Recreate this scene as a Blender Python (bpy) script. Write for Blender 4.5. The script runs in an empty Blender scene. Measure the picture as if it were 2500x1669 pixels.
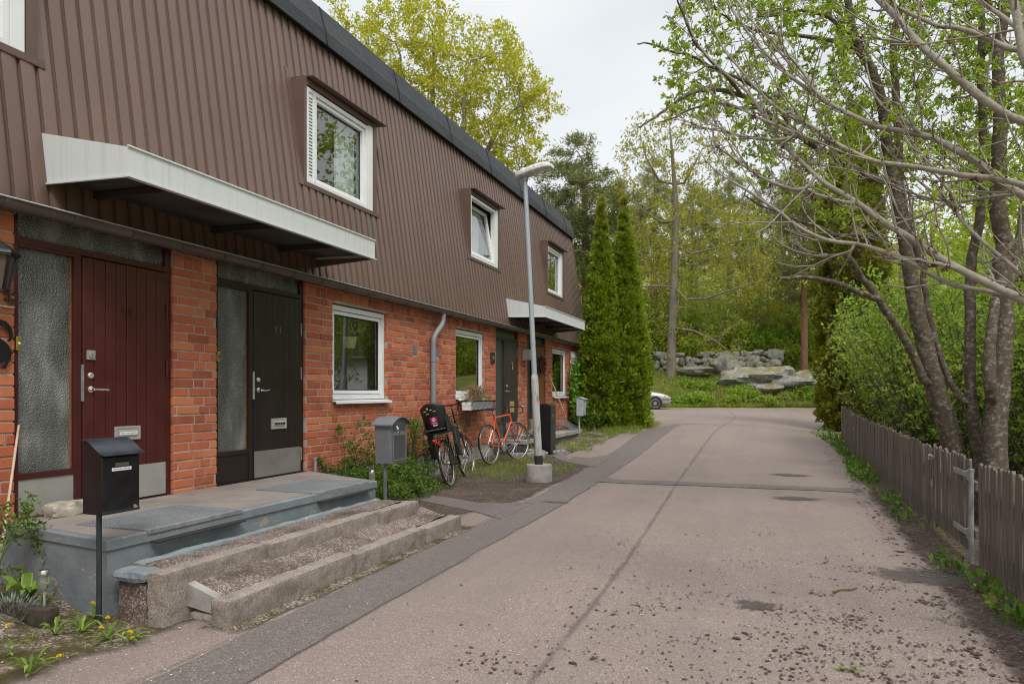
import bpy, math, random
import numpy as np
from math import sin, cos, pi, radians, sqrt, atan2
from mathutils import Vector, Matrix, noise as mnoise

random.seed(7)
rng = np.random.default_rng(7)
scene = bpy.context.scene
COL = scene.collection

# ------------------------------------------------------------------ helpers
def lerp(a, b, t): return a + (b - a) * t
def sstep(a, b, x):
    t = min(1, max(0, (x - a) / (b - a))); return t * t * (3 - 2 * t)
def interp(tab, x):
    if x <= tab[0][0]: return tab[0][1]
    for (x0, y0), (x1, y1) in zip(tab, tab[1:]):
        if x <= x1:
            return lerp(y0, y1, (x - x0) / (x1 - x0))
    return tab[-1][1]
OFF = {}

class MB:
    """collects faces of one mesh"""
    def __init__(s): s.v = []; s.f = []; s.m = []
    def add(s, vs, fs, m=0):
        b = len(s.v); s.v.extend([tuple(v) for v in vs])
        for f in fs: s.f.append(tuple(i + b for i in f)); s.m.append(m)
        return s
    def box(s, x0, x1, y0, y1, z0, z1, m=0):
        vs = [(x, y, z) for z in (z0, z1) for y in (y0, y1) for x in (x0, x1)]
        return s.add(vs, [(0, 2, 3, 1), (4, 5, 7, 6), (0, 1, 5, 4), (2, 6, 7, 3), (0, 4, 6, 2), (1, 3, 7, 5)], m)
    def obox(s, c, ax, ay, az, m=0):
        c = Vector(c); ax = Vector(ax); ay = Vector(ay); az = Vector(az)
        vs = [c + ax * i + ay * j + az * k for k in (-1, 1) for j in (-1, 1) for i in (-1, 1)]
        return s.add(vs, [(0, 2, 3, 1), (4, 5, 7, 6), (0, 1, 5, 4), (2, 6, 7, 3), (0, 4, 6, 2), (1, 3, 7, 5)], m)
    def bar(s, a, b, w, h=None, up=(0, 0, 1), m=0):
        a = Vector(a); b = Vector(b); h = h or w; d = (b - a)
        L = d.length
        if L < 1e-6: return s
        d.normalize(); u = Vector(up)
        if abs(d.dot(u)) > .98: u = Vector((1, 0, 0))
        r = d.cross(u).normalized(); u2 = r.cross(d)
        return s.obox((a + b) / 2, d * L / 2, r * w / 2, u2 * h / 2, m)
    def tube(s, pts, r, n=8, cap=True, m=0, closed=False):
        P = [Vector(p) for p in pts]; k = len(P)
        R = list(r) if hasattr(r, '__len__') else [r] * k
        b = len(s.v); prev = None
        for i in range(k):
            if closed: t = P[(i + 1) % k] - P[i - 1]
            else: t = P[min(i + 1, k - 1)] - P[max(i - 1, 0)]
            if t.length < 1e-9: t = Vector((0, 0, 1))
            t.normalize()
            if prev is None:
                a = Vector((0, 0, 1)) if abs(t.z) < .9 else Vector((1, 0, 0))
                u = t.cross(a).normalized()
            else:
                u = prev - t * prev.dot(t)
                u = u.normalized() if u.length > 1e-6 else t.orthogonal().normalized()
            prev = u; w = t.cross(u)
            for j in range(n):
                a = 2 * pi * j / n
                s.v.append(tuple(P[i] + (u * cos(a) + w * sin(a)) * R[i]))
        rings = k if closed else k - 1
        for i in range(rings):
            i2 = (i + 1) % k
            for j in range(n):
                j2 = (j + 1) % n
                s.f.append((b + i * n + j, b + i * n + j2, b + i2 * n + j2, b + i2 * n + j)); s.m.append(m)
        if cap and not closed:
            s.f.append(tuple(b + j for j in range(n))[::-1]); s.m.append(m)
            s.f.append(tuple(b + (k - 1) * n + j for j in range(n))); s.m.append(m)
        return s
    def ring(s, c, axis, R, r, n=40, k=8, m=0):
        ax = Vector(axis).normalized(); u = ax.orthogonal().normalized(); w = ax.cross(u); c = Vector(c)
        return s.tube([c + (u * cos(2 * pi * i / n) + w * sin(2 * pi * i / n)) * R for i in range(n)], r, k, False, m, True)
    def lathe(s, prof, c=(0, 0, 0), n=20, axis=(0, 0, 1), m=0, sx=1, sy=1):
        ax = Vector(axis).normalized()
        u = Vector((1, 0, 0)) if abs(ax.z) > .9 else ax.orthogonal().normalized()
        w = ax.cross(u); c = Vector(c); b = len(s.v); k = len(prof)
        for (r, z) in prof:
            for j in range(n):
                a = 2 * pi * j / n
                s.v.append(tuple(c + ax * z + u * (r * cos(a) * sx) + w * (r * sin(a) * sy)))
        for i in range(k - 1):
            for j in range(n):
                j2 = (j + 1) % n
                s.f.append((b + i * n + j, b + i * n + j2, b + (i + 1) * n + j2, b + (i + 1) * n + j)); s.m.append(m)
        if prof[0][0] > 1e-6: s.f.append(tuple(b + j for j in range(n))[::-1]); s.m.append(m)
        if prof[-1][0] > 1e-6: s.f.append(tuple(b + (k - 1) * n + j for j in range(n))); s.m.append(m)
        return s
    def prism(s, poly, fn, d0, d1, m=0):
        """poly: 2d points; fn(a,b,d)->xyz ; extruded between depths d0,d1"""
        n = len(poly)
        vs = [fn(a, b, d0) for a, b in poly] + [fn(a, b, d1) for a, b in poly]
        fs = [tuple(range(n))[::-1], tuple(range(n, 2 * n))] + [(i, (i + 1) % n, n + (i + 1) % n, n + i) for i in range(n)]
        return s.add(vs, fs, m)

def link(o, parent=None):
    COL.objects.link(o)
    if parent is not None:
        o.parent = parent
        off = OFF.get(parent.name, Vector((0, 0, 0)))
        o.location = -off
        OFF[o.name] = Vector((0, 0, 0))
    else:
        OFF[o.name] = Vector(o.location)
    return o

def build(name, mb, mats, parent=None, smooth=False, bevel=0, autosmooth=None, seg=2):
    me = bpy.data.meshes.new(name)
    me.from_pydata(mb.v, [], mb.f)
    if not isinstance(mats, (list, tuple)): mats = [mats]
    for m in mats: me.materials.append(m)
    if len(mats) > 1: me.polygons.foreach_set('material_index', mb.m)
    if smooth: me.polygons.foreach_set('use_smooth', [True] * len(me.polygons))
    me.update()
    if autosmooth:
        me.set_sharp_from_angle(angle=radians(autosmooth))
    o = bpy.data.objects.new(name, me)
    link(o, parent)
    if bevel:
        b = o.modifiers.new('bevel', 'BEVEL'); b.width = bevel; b.segments = seg; b.limit_method = 'ANGLE'; b.angle_limit = radians(40)
    return o

def npbuild(name, V, F, mats, parent=None, smooth=False, mi=None, edge=None):
    """V (n,3) array, F (m,k) int array of same-size faces"""
    me = bpy.data.meshes.new(name)
    V = np.asarray(V, dtype=np.float32); F = np.asarray(F, dtype=np.int32)
    me.vertices.add(len(V)); me.vertices.foreach_set('co', V.ravel())
    k = F.shape[1]
    me.loops.add(F.size); me.loops.foreach_set('vertex_index', F.ravel())
    me.polygons.add(len(F))
    me.polygons.foreach_set('loop_start', np.arange(0, F.size, k, dtype=np.int32))
    me.polygons.foreach_set('loop_total', np.full(len(F), k, dtype=np.int32))
    if not isinstance(mats, (list, tuple)): mats = [mats]
    for m in mats: me.materials.append(m)
    if mi is not None: me.polygons.foreach_set('material_index', np.asarray(mi, dtype=np.int32))
    if smooth: me.polygons.foreach_set('use_smooth', np.ones(len(F), dtype=bool))
    if edge is not None:
        at = me.attributes.new('edge', 'FLOAT', 'POINT'); at.data.foreach_set('value', np.asarray(edge, dtype=np.float32))
    me.update(calc_edges=True); me.validate()
    o = bpy.data.objects.new(name, me)
    return link(o, parent)

def tag(o, label=None, cat=None, group=None, kind=None):
    if label: o['label'] = label
    if cat: o['category'] = cat
    if group: o['group'] = group
    if kind: o['kind'] = kind
    return o

def thing(name, label, cat, loc=(0, 0, 0), group=None):
    o = bpy.data.objects.new(name, None); o.empty_display_size = .1
    o.location = loc
    COL.objects.link(o); OFF[o.name] = Vector(loc)
    return tag(o, label, cat, group)

def kids(o): return [c for c in o.children]
def copy_tree(o, parent=None):
    c = o.copy(); COL.objects.link(c)
    if parent is not None: c.parent = parent
    for ch in kids(o): copy_tree(ch, c)
    return c

def text(name, body, mat, size, loc, rot, parent, extrude=.002, align='CENTER', bold=0):
    cu = bpy.data.curves.new(name, 'FONT'); cu.body = body; cu.size = size; cu.extrude = extrude
    cu.align_x = align; cu.align_y = 'CENTER'; cu.offset = bold
    tmp = bpy.data.objects.new('tmp', cu); COL.objects.link(tmp)
    bpy.context.view_layer.update()
    me = bpy.data.meshes.new_from_object(tmp.evaluated_get(bpy.context.evaluated_depsgraph_get()))
    bpy.data.objects.remove(tmp); bpy.data.curves.remove(cu)
    me.name = name; me.materials.clear(); me.materials.append(mat)
    o = bpy.data.objects.new(name, me)
    link(o, parent); o.location = Vector(o.location) + Vector(loc); o.rotation_euler = rot
    return o
FACE_X = (radians(90), 0, radians(90))     # reads from the road side (+X)

# ------------------------------------------------------------------ camera frame (measured from the photograph: street vanishing point and eye level)
F_, CX, HY, EYE = 1740.0, 1250.0, 958.0, 1.40
TH = math.atan(630 / F_); CT, ST = cos(TH), sin(TH)
def ray(px, py):
    u = px - CX
    return Vector((CT * u - ST * F_, CT * F_ + ST * u, HY - py))
def onX(px, py, X):
    d = ray(px, py); t = X / d.x
    return Vector((X, d.y * t, EYE + d.z * t))
def onZ(px, py, z):
    d = ray(px, py); t = (z - EYE) / d.z
    return Vector((d.x * t, d.y * t, z))
def onQ(px, py, q):
    d = ray(px, py); t = q / F_
    return Vector((d.x * t, d.y * t, EYE + d.z * t))

# ------------------------------------------------------------------ terrain height
PROF = [(-40, 0), (8, 0), (10.5, .03), (13, .10), (15, .20), (17, .33), (19, .44), (22, .5), (38, .53), (400, .53)]
BANK = [(39.6, 0), (41, .22), (43, 1.0), (46, 1.85), (49, 2.35), (55, 4), (70, 9), (95, 17), (140, 27), (320, 36)]
def qof(x, y): return -ST * x + CT * y
def gz(x, y):
    z = interp(PROF, y)
    z *= 1 - .45 * sstep(-1, 2, x) * sstep(11, 14, y) * (1 - sstep(21, 27, y))
    z += .09 * sstep(-3.6, -4.3, x) * sstep(9.9, 11.2, y) * (1 - sstep(13, 17, y))
    z += interp(BANK, qof(x, y))
    if x < -4.2 and y < 4.2: z += .06 * sstep(-4.0, -4.5, x)
    return z

# ------------------------------------------------------------------ materials
class NT:
    def __init__(s, name):
        s.mat = bpy.data.materials.new(name); s.mat.use_nodes = True
        s.t = s.mat.node_tree; s.t.nodes.clear()
        s.out = s.n('ShaderNodeOutputMaterial')
    def n(s, ty, **kw):
        nd = s.t.nodes.new(ty)
        for k, v in kw.items():
            if k.startswith('i_'):
                key = k[2:]; key = int(key) if key.isdigit() else key.replace('_', ' ')
                nd.inputs[key].default_value = v
            else: setattr(nd, k, v)
        return nd
    def l(s, a, b): s.t.links.new(a, b)
    def coord(s, scale=None, which='Object'):
        tc = s.n('ShaderNodeTexCoord')
        if scale is None: return tc.outputs[which]
        mp = s.n('ShaderNodeMapping'); mp.inputs['Scale'].default_value = scale if hasattr(scale, '__len__') else (scale,) * 3
        s.l(tc.outputs[which], mp.inputs['Vector']); return mp.outputs['Vector']
    def noise(s, vec, scale, detail=4, rough=.55, dist=0):
        nd = s.n('ShaderNodeTexNoise', i_Scale=scale, i_Detail=detail, i_Roughness=rough, i_Distortion=dist)
        s.l(vec, nd.inputs['Vector']); return nd.outputs['Fac']
    def ramp(s, fac, stops, interp='LINEAR'):
        r = s.n('ShaderNodeValToRGB'); cr = r.color_ramp; cr.interpolation = interp
        while len(cr.elements) > 1: cr.elements.remove(cr.elements[-1])
        for i, (p, c) in enumerate(stops):
            e = cr.elements[0] if i == 0 else cr.elements.new(p)
            e.position = p; e.color = (*c, 1) if len(c) == 3 else c
        s.l(fac, r.inputs['Fac']); return r.outputs['Color']
    def mix(s, fac, a, b, blend='MIX'):
        m = s.n('ShaderNodeMix', data_type='RGBA', blend_type=blend)
        for sock, v in ((m.inputs[0], fac), (m.inputs[6], a), (m.inputs[7], b)):
            if hasattr(v, 'links'): s.l(v, sock)
            elif hasattr(v, '__len__'): sock.default_value = (*v, 1) if len(v) == 3 else v
            else: sock.default_value = v
        return m.outputs[2]
    def math(s, op, a, b=0, clamp=False):
        m = s.n('ShaderNodeMath', operation=op, use_clamp=clamp)
        for sock, v in ((m.inputs[0], a), (m.inputs[1], b)):
            if hasattr(v, 'links'): s.l(v, sock)
            else: sock.default_value = v
        return m.outputs[0]
    def bump(s, h, strength=.3, dist=.01, normal=None):
        b = s.n('ShaderNodeBump', i_Strength=strength, i_Distance=dist); s.l(h, b.inputs['Height'])
        if normal is not None: s.l(normal, b.inputs['Normal'])
        return b.outputs['Normal']
    def feather(s, p, lo=.12, hi=.62, amp=.75, scale=9.0, top=1.0):
        """ragged, thinning rim for thin layers (soil, tar, damp) lying on another surface"""
        a = s.n('ShaderNodeAttribute', attribute_name='edge'); f = s.noise(s.coord(), scale, 6, .7)
        v = s.math('ADD', a.outputs['Fac'], s.math('MULTIPLY', s.math('SUBTRACT', f, .5), amp))
        k = s.ramp(v, [(lo, (0,) * 3), (hi, (top,) * 3)])
        tr = s.n('ShaderNodeBsdfTransparent'); mx = s.n('ShaderNodeMixShader'); s.l(k, mx.inputs[0]); s.l(tr.outputs[0], mx.inputs[1]); s.l(p.outputs[0], mx.inputs[2]); s.l(mx.outputs[0], s.out.inputs['Surface'])
    def princ(s, color, rough=.6, metal=0, normal=None, spec=.5, coat=0, link=True, **kw):
        p = s.n('ShaderNodeBsdfPrincipled')
        for sock, v in ((p.inputs['Base Color'], color), (p.inputs['Roughness'], rough), (p.inputs['Metallic'], metal)):
            if hasattr(v, 'links'): s.l(v, sock)
            elif hasattr(v, '__len__'): sock.default_value = (*v, 1) if len(v) == 3 else v
            else: sock.default_value = v
        p.inputs['Specular IOR Level'].default_value = spec
        p.inputs['Coat Weight'].default_value = coat
        if normal is not None: s.l(normal, p.inputs['Normal'])
        if link: s.l(p.outputs[0], s.out.inputs['Surface'])
        return p

def pmat(name, c, rough=.6, var=.12, vs=6, bump=0, bs=60, metal=0, spec=.5, dirt=None, dirt_amt=.3, dirt_scale=2.5, coat=0, bdist=.004, streak=False):
    t = NT(name); co = t.coord()
    f = t.noise(co, vs, 5)
    lo = tuple(max(0, x * (1 - var * 1.6)) for x in c); hi = tuple(min(1, x * (1 + var * 1.6)) for x in c)
    col = t.ramp(f, [(.25, lo), (.75, hi)])
    if dirt is not None:
        v2 = t.coord((dirt_scale * 4, dirt_scale * 4, dirt_scale * .5)) if streak else t.coord(dirt_scale)
        g = t.noise(v2, 1.0, 7, .65)
        k = t.ramp(g, [(.48, (0, 0, 0)), (.75, (dirt_amt,) * 3)])
        col = t.mix(k, col, dirt)
    nrm = None
    if bump: nrm = t.bump(t.noise(co, bs, 4, .6), bump, bdist)
    rr = t.math('ADD', t.math('MULTIPLY', f, .25), rough - .12, True)
    t.princ(col, rr, metal, nrm, spec, coat)
    return t.mat

M = {}
def mk():
    # --- building
    t = NT('red_brick'); co = t.coord(); g = t.n('ShaderNodeNewGeometry')
    rnd = g.outputs['Random Per Island']
    col = t.ramp(rnd, [(0, (.27, .068, .036)), (.2, (.39, .098, .046)), (.5, (.46, .122, .054)), (.75, (.51, .150, .066)), (.92, (.57, .20, .088)), (1, (.24, .062, .04))])
    n1 = t.noise(co, 14, 6, .65)
    col = t.mix(t.ramp(n1, [(.32, (.0,) * 3), (.8, (.55,) * 3)]), col, (.48, .18, .10))
    n2 = t.noise(co, 5, 5, .7)
    col = t.mix(t.ramp(n2, [(.55, (0,) * 3), (.8, (.45,) * 3)]), col, (.20, .05, .032))
    sp = t.n('ShaderNodeTexVoronoi', i_Scale=85.0, feature='DISTANCE_TO_EDGE'); t.l(co, sp.inputs['Vector'])
    n3 = t.noise(co, 140, 3, .6)
    col = t.mix(t.ramp(n3, [(.70, (0,) * 3), (.78, (.6,) * 3)]), col, (.62, .38, .28))
    col = t.mix(t.ramp(n3, [(.22, (.6,) * 3), (.30, (0,) * 3)]), col, (.10, .03, .02))
    nb = t.bump(t.noise(co, 60, 6, .7), .55, .006)
    t.princ(col, .85, 0, nb, .25); M['brick'] = t.mat
    M['mortar'] = pmat('mortar', (.36, .295, .25), .9, .18, 9, .5, 90)
    t = NT('brown_cladding_paint'); co = t.coord()
    f = t.noise(co, .9, 5); cl = t.ramp(f, [(.3, (.140, .085, .064)), (.7, (.164, .101, .076))])
    st = t.coord((6, 6, .5)); f2 = t.noise(st, 1.6, 5, .65)
    cl = t.mix(t.ramp(f2, [(.56, (0,) * 3), (.85, (.3,) * 3)]), cl, (.215, .15, .125))
    vv = t.noise(co, 37, 2); cl = t.mix(t.ramp(vv, [(.80, (0,) * 3), (.83, (.7,) * 3)]), cl, (.35, .3, .27))
    g = t.n('ShaderNodeNewGeometry'); cl = t.mix(t.ramp(g.outputs['Random Per Island'], [(0, (0,) * 3), (1, (.35,) * 3)]), cl, (.105, .066, .051))
    t.princ(cl, .42, 0, t.bump(t.noise(co, 7, 3), .12, .01), .45); M['clad'] = t.mat
    M['clad_trim'] = pmat('brown_sheet_metal', (.118, .072, .058), .42, .1, 3, .12, 8)
    M['clad_dark'] = pmat('dark_brown_sheet', (.045, .03, .024), .5, .1, 3)
    M['gutter'] = pmat('brown_gutter_metal', (.085, .064, .055), .32, .15, 3, dirt=(.16, .13, .11), dirt_amt=.35)
    M['roofmetal'] = pmat('black_roof_metal', (.014, .015, .017), .5, .2, 1.1, .5, 2.2, bdist=.05, spec=.28, dirt=(.022, .028, .018), dirt_amt=.45, dirt_scale=.35)
    t = NT('white_canopy_metal'); co = t.coord()
    st = t.coord((26, 26, 1.1)); f2 = t.noise(st, 1.0, 6, .7); f3 = t.noise(co, 2.2, 5, .6)
    cl = t.mix(t.ramp(f2, [(.5, (0,) * 3), (.8, (.55,) * 3)]), (.60, .625, .62), (.36, .37, .345))
    cl = t.mix(t.ramp(f3, [(.6, (0,) * 3), (.8, (.35,) * 3)]), cl, (.35, .36, .33))
    t.princ(cl, .5, 0, None, .4); M['canopy'] = t.mat
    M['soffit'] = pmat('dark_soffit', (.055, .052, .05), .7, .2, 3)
    M['white'] = pmat('white_window_paint', (.72, .725, .72), .35, .04, 4, dirt=(.45, .44, .4), dirt_amt=.18)
    M['white2'] = pmat('white_plastic', (.80, .81, .81), .35, .03, 4)
    M['rubber'] = pmat('black_rubber', (.018, .018, .019), .7, .2, 20)
    M['reddoor'] = pmat('oxblood_door_paint', (.070, .0115, .0105), .38, .10, 4, .15, 30, dirt=(.11, .028, .022), dirt_amt=.4)
    M['redframe'] = pmat('oxblood_frame_paint', (.062, .012, .012), .35, .1, 4)
    M['browndoor'] = pmat('dark_brown_door_paint', (.017, .011, .009), .4, .14, 4, .15, 30, dirt=(.035, .022, .017), dirt_amt=.4)
    M['greydoor'] = pmat('grey_brown_door_paint', (.035, .028, .025), .42, .1, 4, .15, 30)
    t = NT('oiled_teak'); v = t.coord((30, 30, 1.6)); f = t.noise(v, 1, 6, .6, .6)
    t.princ(t.ramp(f, [(.3, (.10, .036, .014)), (.6, (.22, .09, .035)), (.8, (.30, .14, .06))]), .5, 0, t.bump(f, .2, .004), .4); M['teak'] = t.mat
    M['plywood'] = pmat('raw_plywood', (.42, .25, .09), .7, .2, 12)
    M['orangewood'] = pmat('pine_casing', (.22, .10, .035), .6, .2, 12)
    t = NT('steel'); v = t.coord((1, 3, 60)); f = t.noise(v, 1, 4); f2 = t.noise(t.coord(), 3, 5)
    t.princ(t.ramp(f2, [(.3, (.50, .49, .47)), (.7, (.66, .65, .62))]), t.math('ADD', t.math('MULTIPLY', f, .2), .3), .55, None, .5); M['steel'] = t.mat
    M['kick'] = pmat('dull_kick_plate', (.26, .245, .225), .45, .14, 5, metal=.35, dirt=(.12, .11, .10), dirt_amt=.5)
    M['kick2'] = pmat('grey_kick_plate', (.34, .325, .30), .5, .10, 3, metal=.15, dirt=(.24, .23, .21), dirt_amt=.4)
    M['chrome'] = pmat('chrome', (.7, .7, .7), .18, .03, 5, metal=1)
    M['brass'] = pmat('brass', (.62, .42, .14), .3, .1, 8, metal=.9)
    M['galv'] = pmat('galvanised_steel', (.30, .315, .325), .5, .2, 14, metal=.5, dirt=(.28, .27, .26), dirt_amt=.4)
    M['greypipe'] = pmat('grey_pipe_paint', (.22, .23, .25), .45, .08, 4, dirt=(.12, .12, .12), dirt_amt=.3)
    M['conc'] = pmat('concrete', (.30, .275, .25), .9, .2, 7, .5, 70, dirt=(.13, .12, .105), dirt_amt=.6)
    t = NT('blue_grey_painted_concrete'); co = t.coord()
    f = t.noise(co, 3, 7, .65); cl = t.ramp(f, [(.3, (.135, .16, .175)), (.7, (.225, .248, .258))])
    f2 = t.noise(t.coord((2.2, 2.2, 4.5)), 2.2, 9, .72, .4)
    pk = t.ramp(f2, [(.60, (0,) * 3), (.625, (.9,) * 3)])
    cl = t.mix(pk, cl, (.36, .295, .225))
    f3 = t.noise(co, 1.6, 6, .7); cl = t.mix(t.ramp(f3, [(.55, (0,) * 3), (.8, (.6,) * 3)]), cl, (.10, .115, .12))
    h = t.math('SUBTRACT', t.noise(co, 25, 6, .7), t.math('MULTIPLY', pk, .8))
    t.princ(cl, .75, 0, t.bump(h, .6, .008), .35); M['bluconc'] = t.mat
    t = NT('worn_landing_concrete'); co = t.coord()
    f = t.noise(co, 2.2, 7, .65); cl = t.ramp(f, [(.3, (.19, .16, .14)), (.7, (.30, .26, .225))])
    f3 = t.noise(co, 180, 2); cl = t.mix(t.ramp(f3, [(.35, (.4,) * 3), (.5, (0,) * 3)]), cl, (.13, .11, .10))
    t.princ(cl, .9, 0, t.bump(f3, .4, .003), .2); M['landing'] = t.mat
    t = NT('rough_granite'); co = t.coord()
    f = t.noise(co, 90, 3, .7); cl = t.ramp(f, [(.3, (.13, .107, .090)), (.5, (.275, .23, .195)), (.72, (.41, .355, .31))])
    g = t.n('ShaderNodeNewGeometry'); sx = t.n('ShaderNodeSeparateXYZ'); t.l(g.outputs['Normal'], sx.inputs[0]); top = t.ramp(sx.outputs[2], [(.45, (.25,) * 3), (.8, (1,) * 3)])
    f2 = t.noise(co, 9, 8, .75); cl = t.mix(t.math('MULTIPLY', top, t.ramp(f2, [(.58, (0,) * 3), (.66, (.6,) * 3)])), cl, (.12, .125, .11))
    f3 = t.noise(co, 4.1, 7, .75); cl = t.mix(t.ramp(f3, [(.44, (0,) * 3), (.66, (.65,) * 3)]), cl, (.15, .12, .095))
    h = t.math('ADD', t.noise(co, 22, 6, .7), t.math('MULTIPLY', f, .25))
    t.princ(cl, .9, 0, t.bump(h, .5, .012), .2); M['granite'] = t.mat
    t = NT('exposed_aggregate'); co = t.coord()
    v = t.n('ShaderNodeTexVoronoi', i_Scale=105.0); t.l(co, v.inputs['Vector'])
    r = t.n('ShaderNodeSeparateColor'); t.l(v.outputs['Color'], r.inputs[0])
    cl = t.ramp(r.outputs[0], [(0, (.10, .078, .066)), (.25, (.165, .118, .098)), (.5, (.225, .168, .142)), (.75, (.285, .215, .186)), (.93, (.36, .31, .28)), (1, (.45, .41, .37))])
    cl = t.mix(t.ramp(v.outputs['Distance'], [(.42, (0,) * 3), (.72, (.75,) * 3)]), cl, (.055, .045, .038))
    f2 = t.noise(co, 3.5, 7, .7); cl = t.mix(t.ramp(f2, [(.46, (0,) * 3), (.64, (.85,) * 3)]), cl, (.06, .04, .022))
    f4 = t.noise(co, 2.1, 6, .7); cl = t.mix(t.ramp(f4, [(.64, (0,) * 3), (.76, (.6,) * 3)]), cl, (.07, .075, .02))
    t.princ(cl, .9, 0, t.bump(v.outputs['Distance'], -.7, .006), .2); M['aggr'] = t.mat
    # --- ground
    def asphalt(name, stops, dark, scale, blot, soft=None):
        t = NT(name); co = t.coord()
        v = t.n('ShaderNodeTexVoronoi', i_Scale=scale); t.l(co, v.inputs['Vector'])
        r = t.n('ShaderNodeSeparateColor'); t.l(v.outputs['Color'], r.inputs[0])
        cl = t.ramp(r.outputs[1], stops)
        cl = t.mix(t.ramp(v.outputs['Distance'], [(.40, (0,) * 3), (.8, (.55,) * 3)]), cl, dark)
        f = t.noise(co, .45, 6, .6); cl = t.mix(t.ramp(f, [(.42, (0,) * 3), (.72, (blot,) * 3)]), cl, dark)
        f5 = t.noise(t.coord((1.5, .10, 1)), 1.3, 5, .6); cl = t.mix(t.ramp(f5, [(.40, (0,) * 3), (.72, (.42,) * 3)]), cl, tuple(x * 1.02 for x in dark))
        f3 = t.noise(co, 2.6, 7, .7); cl = t.mix(t.ramp(f3, [(.60, (0,) * 3), (.78, (blot,) * 3)]), cl, tuple(x * .8 for x in dark))
        f2 = t.noise(co, 1.5, 6, .7); cl = t.mix(t.ramp(f2, [(.55, (0,) * 3), (.85, (.45,) * 3)]), cl, tuple(min(1, x * 1.12) for x in stops[-2][1]))
        nb = t.bump(v.outputs['Distance'], -.35, .004)
        p = t.princ(cl, .85, 0, t.bump(t.noise(co, 14, 4), .15, .012, nb), .25)
        if soft: t.feather(p, *soft)
        return t.mat
    M['road'] = asphalt('pink_grey_road_asphalt', [(0, (.155, .118, .101)), (.3, (.215, .164, .141)), (.6, (.25, .193, .167)), (.85, (.285, .222, .193)), (1, (.40, .335, .30))], (.155, .122, .106), 140, .5)
    M['patch'] = asphalt('dark_asphalt_patch', [(0, (.10, .082, .074)), (.4, (.145, .119, .107)), (.8, (.185, .154, .139)), (1, (.25, .22, .20))], (.102, .085, .076), 110, .45, (.10, .55, .5, 10.0))
    t = NT('road_crack_filler'); p = t.princ((.085, .068, .06), .9, link=False); t.feather(p, .10, .95, .7, 22.0, .42); M['crack'] = t.mat
    t = NT('damp_stain'); p = t.princ((.070, .054, .045), .7, link=False); t.feather(p, .35, .80, 1.7, 13.0, .72); M['stain'] = t.mat
    t = NT('bare_soil'); co = t.coord()
    f = t.noise(co, 1.6, 8, .7); cl = t.ramp(f, [(.3, (.045, .032, .024)), (.55, (.085, .063, .049)), (.8, (.15, .115, .092))])
    v = t.n('ShaderNodeTexVoronoi', i_Scale=60.0); t.l(co, v.inputs['Vector'])
    r = t.n('ShaderNodeSeparateColor'); t.l(v.outputs['Color'], r.inputs[0])
    cl = t.mix(t.ramp(r.outputs[0], [(.72, (0,) * 3), (.78, (.55,) * 3)]), cl, (.17, .13, .11))
    cl = t.mix(t.ramp(r.outputs[1], [(.12, (.6,) * 3), (.2, (0,) * 3)]), cl, (.03, .02, .015))
    f4 = t.noise(co, 1.1, 6, .7); cl = t.mix(t.ramp(f4, [(.58, (0,) * 3), (.72, (.45,) * 3)]), cl, (.075, .062, .018))
    p = t.princ(cl, .95, 0, t.bump(t.noise(co, 30, 6, .7), .8, .02), .15); M['soil'] = t.mat; t.feather(p, .15, .6, .8, 6.0)
    t = NT('gravelly_mossy_verge'); co = t.coord()
    v = t.n('ShaderNodeTexVoronoi', i_Scale=75.0); t.l(co, v.inputs['Vector'])
    r = t.n('ShaderNodeSeparateColor'); t.l(v.outputs['Color'], r.inputs[0])
    cl = t.ramp(r.outputs[0], [(0, (.06, .045, .032)), (.35, (.13, .10, .075)), (.7, (.22, .175, .135)), (.92, (.33, .27, .21)), (1, (.5, .46, .4))])
    f = t.noise(co, 2.4, 8, .7); cl = t.mix(t.ramp(f, [(.44, (0,) * 3), (.58, (.92,) * 3)]), cl, (.055, .047, .014))
    f2 = t.noise(co, 5.5, 6, .7); cl = t.mix(t.ramp(f2, [(.58, (0,) * 3), (.7, (.8,) * 3)]), cl, (.045, .03, .02))
    p = t.princ(cl, .95, 0, t.bump(v.outputs['Distance'], -.8, .008), .15); M['verge'] = t.mat; t.feather(p, .15, .6, .8, 6.0)
    t = NT('grassy_earth'); co = t.coord()
    f = t.noise(co, .6, 8, .7); cl = t.ramp(f, [(.3, (.11, .13, .025)), (.5, (.16, .17, .035)), (.64, (.27, .21, .09)), (.8, (.34, .26, .14))])
    t.princ(cl, .95, 0, t.bump(t.noise(co, 9, 6, .7), .8, .05), .1); M['earth'] = t.mat
    M['potsoil'] = pmat('potting_soil', (.05, .035, .026), .95, .4, 20, .8, 60)
    M['litter'] = pmat('brown_catkin_litter', (.060, .030, .018), .95, .45, 8)
    M['petal'] = pmat('white_petal', (.70, .66, .62), .8, .1, 9)
    M['twig'] = pmat('dry_twig', (.20, .14, .085), .85, .3, 30)
    # --- street furniture
    M['blackpaint'] = pmat('black_powder_coat', (.0055, .0055, .007), .36, .3, 18, .12, 160, dirt=(.03, .035, .045), dirt_amt=.5, dirt_scale=1.5)
    M['blacklid'] = pmat('blue_black_lid_paint', (.022, .027, .033), .38, .2, 14, .1, 120)
    M['greypaint'] = pmat('grey_mailbox_paint', (.145, .15, .16), .42, .12, 6, dirt=(.15, .15, .15), dirt_amt=.4)
    M['greydark'] = pmat('dark_grey_panel', (.065, .067, .073), .45, .15, 6)
    M['palegrey'] = pmat('pale_grey_mailbox_paint', (.38, .40, .43), .4, .08, 5)
    t = NT('lamp_pole_paint'); co = t.coord()
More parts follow.
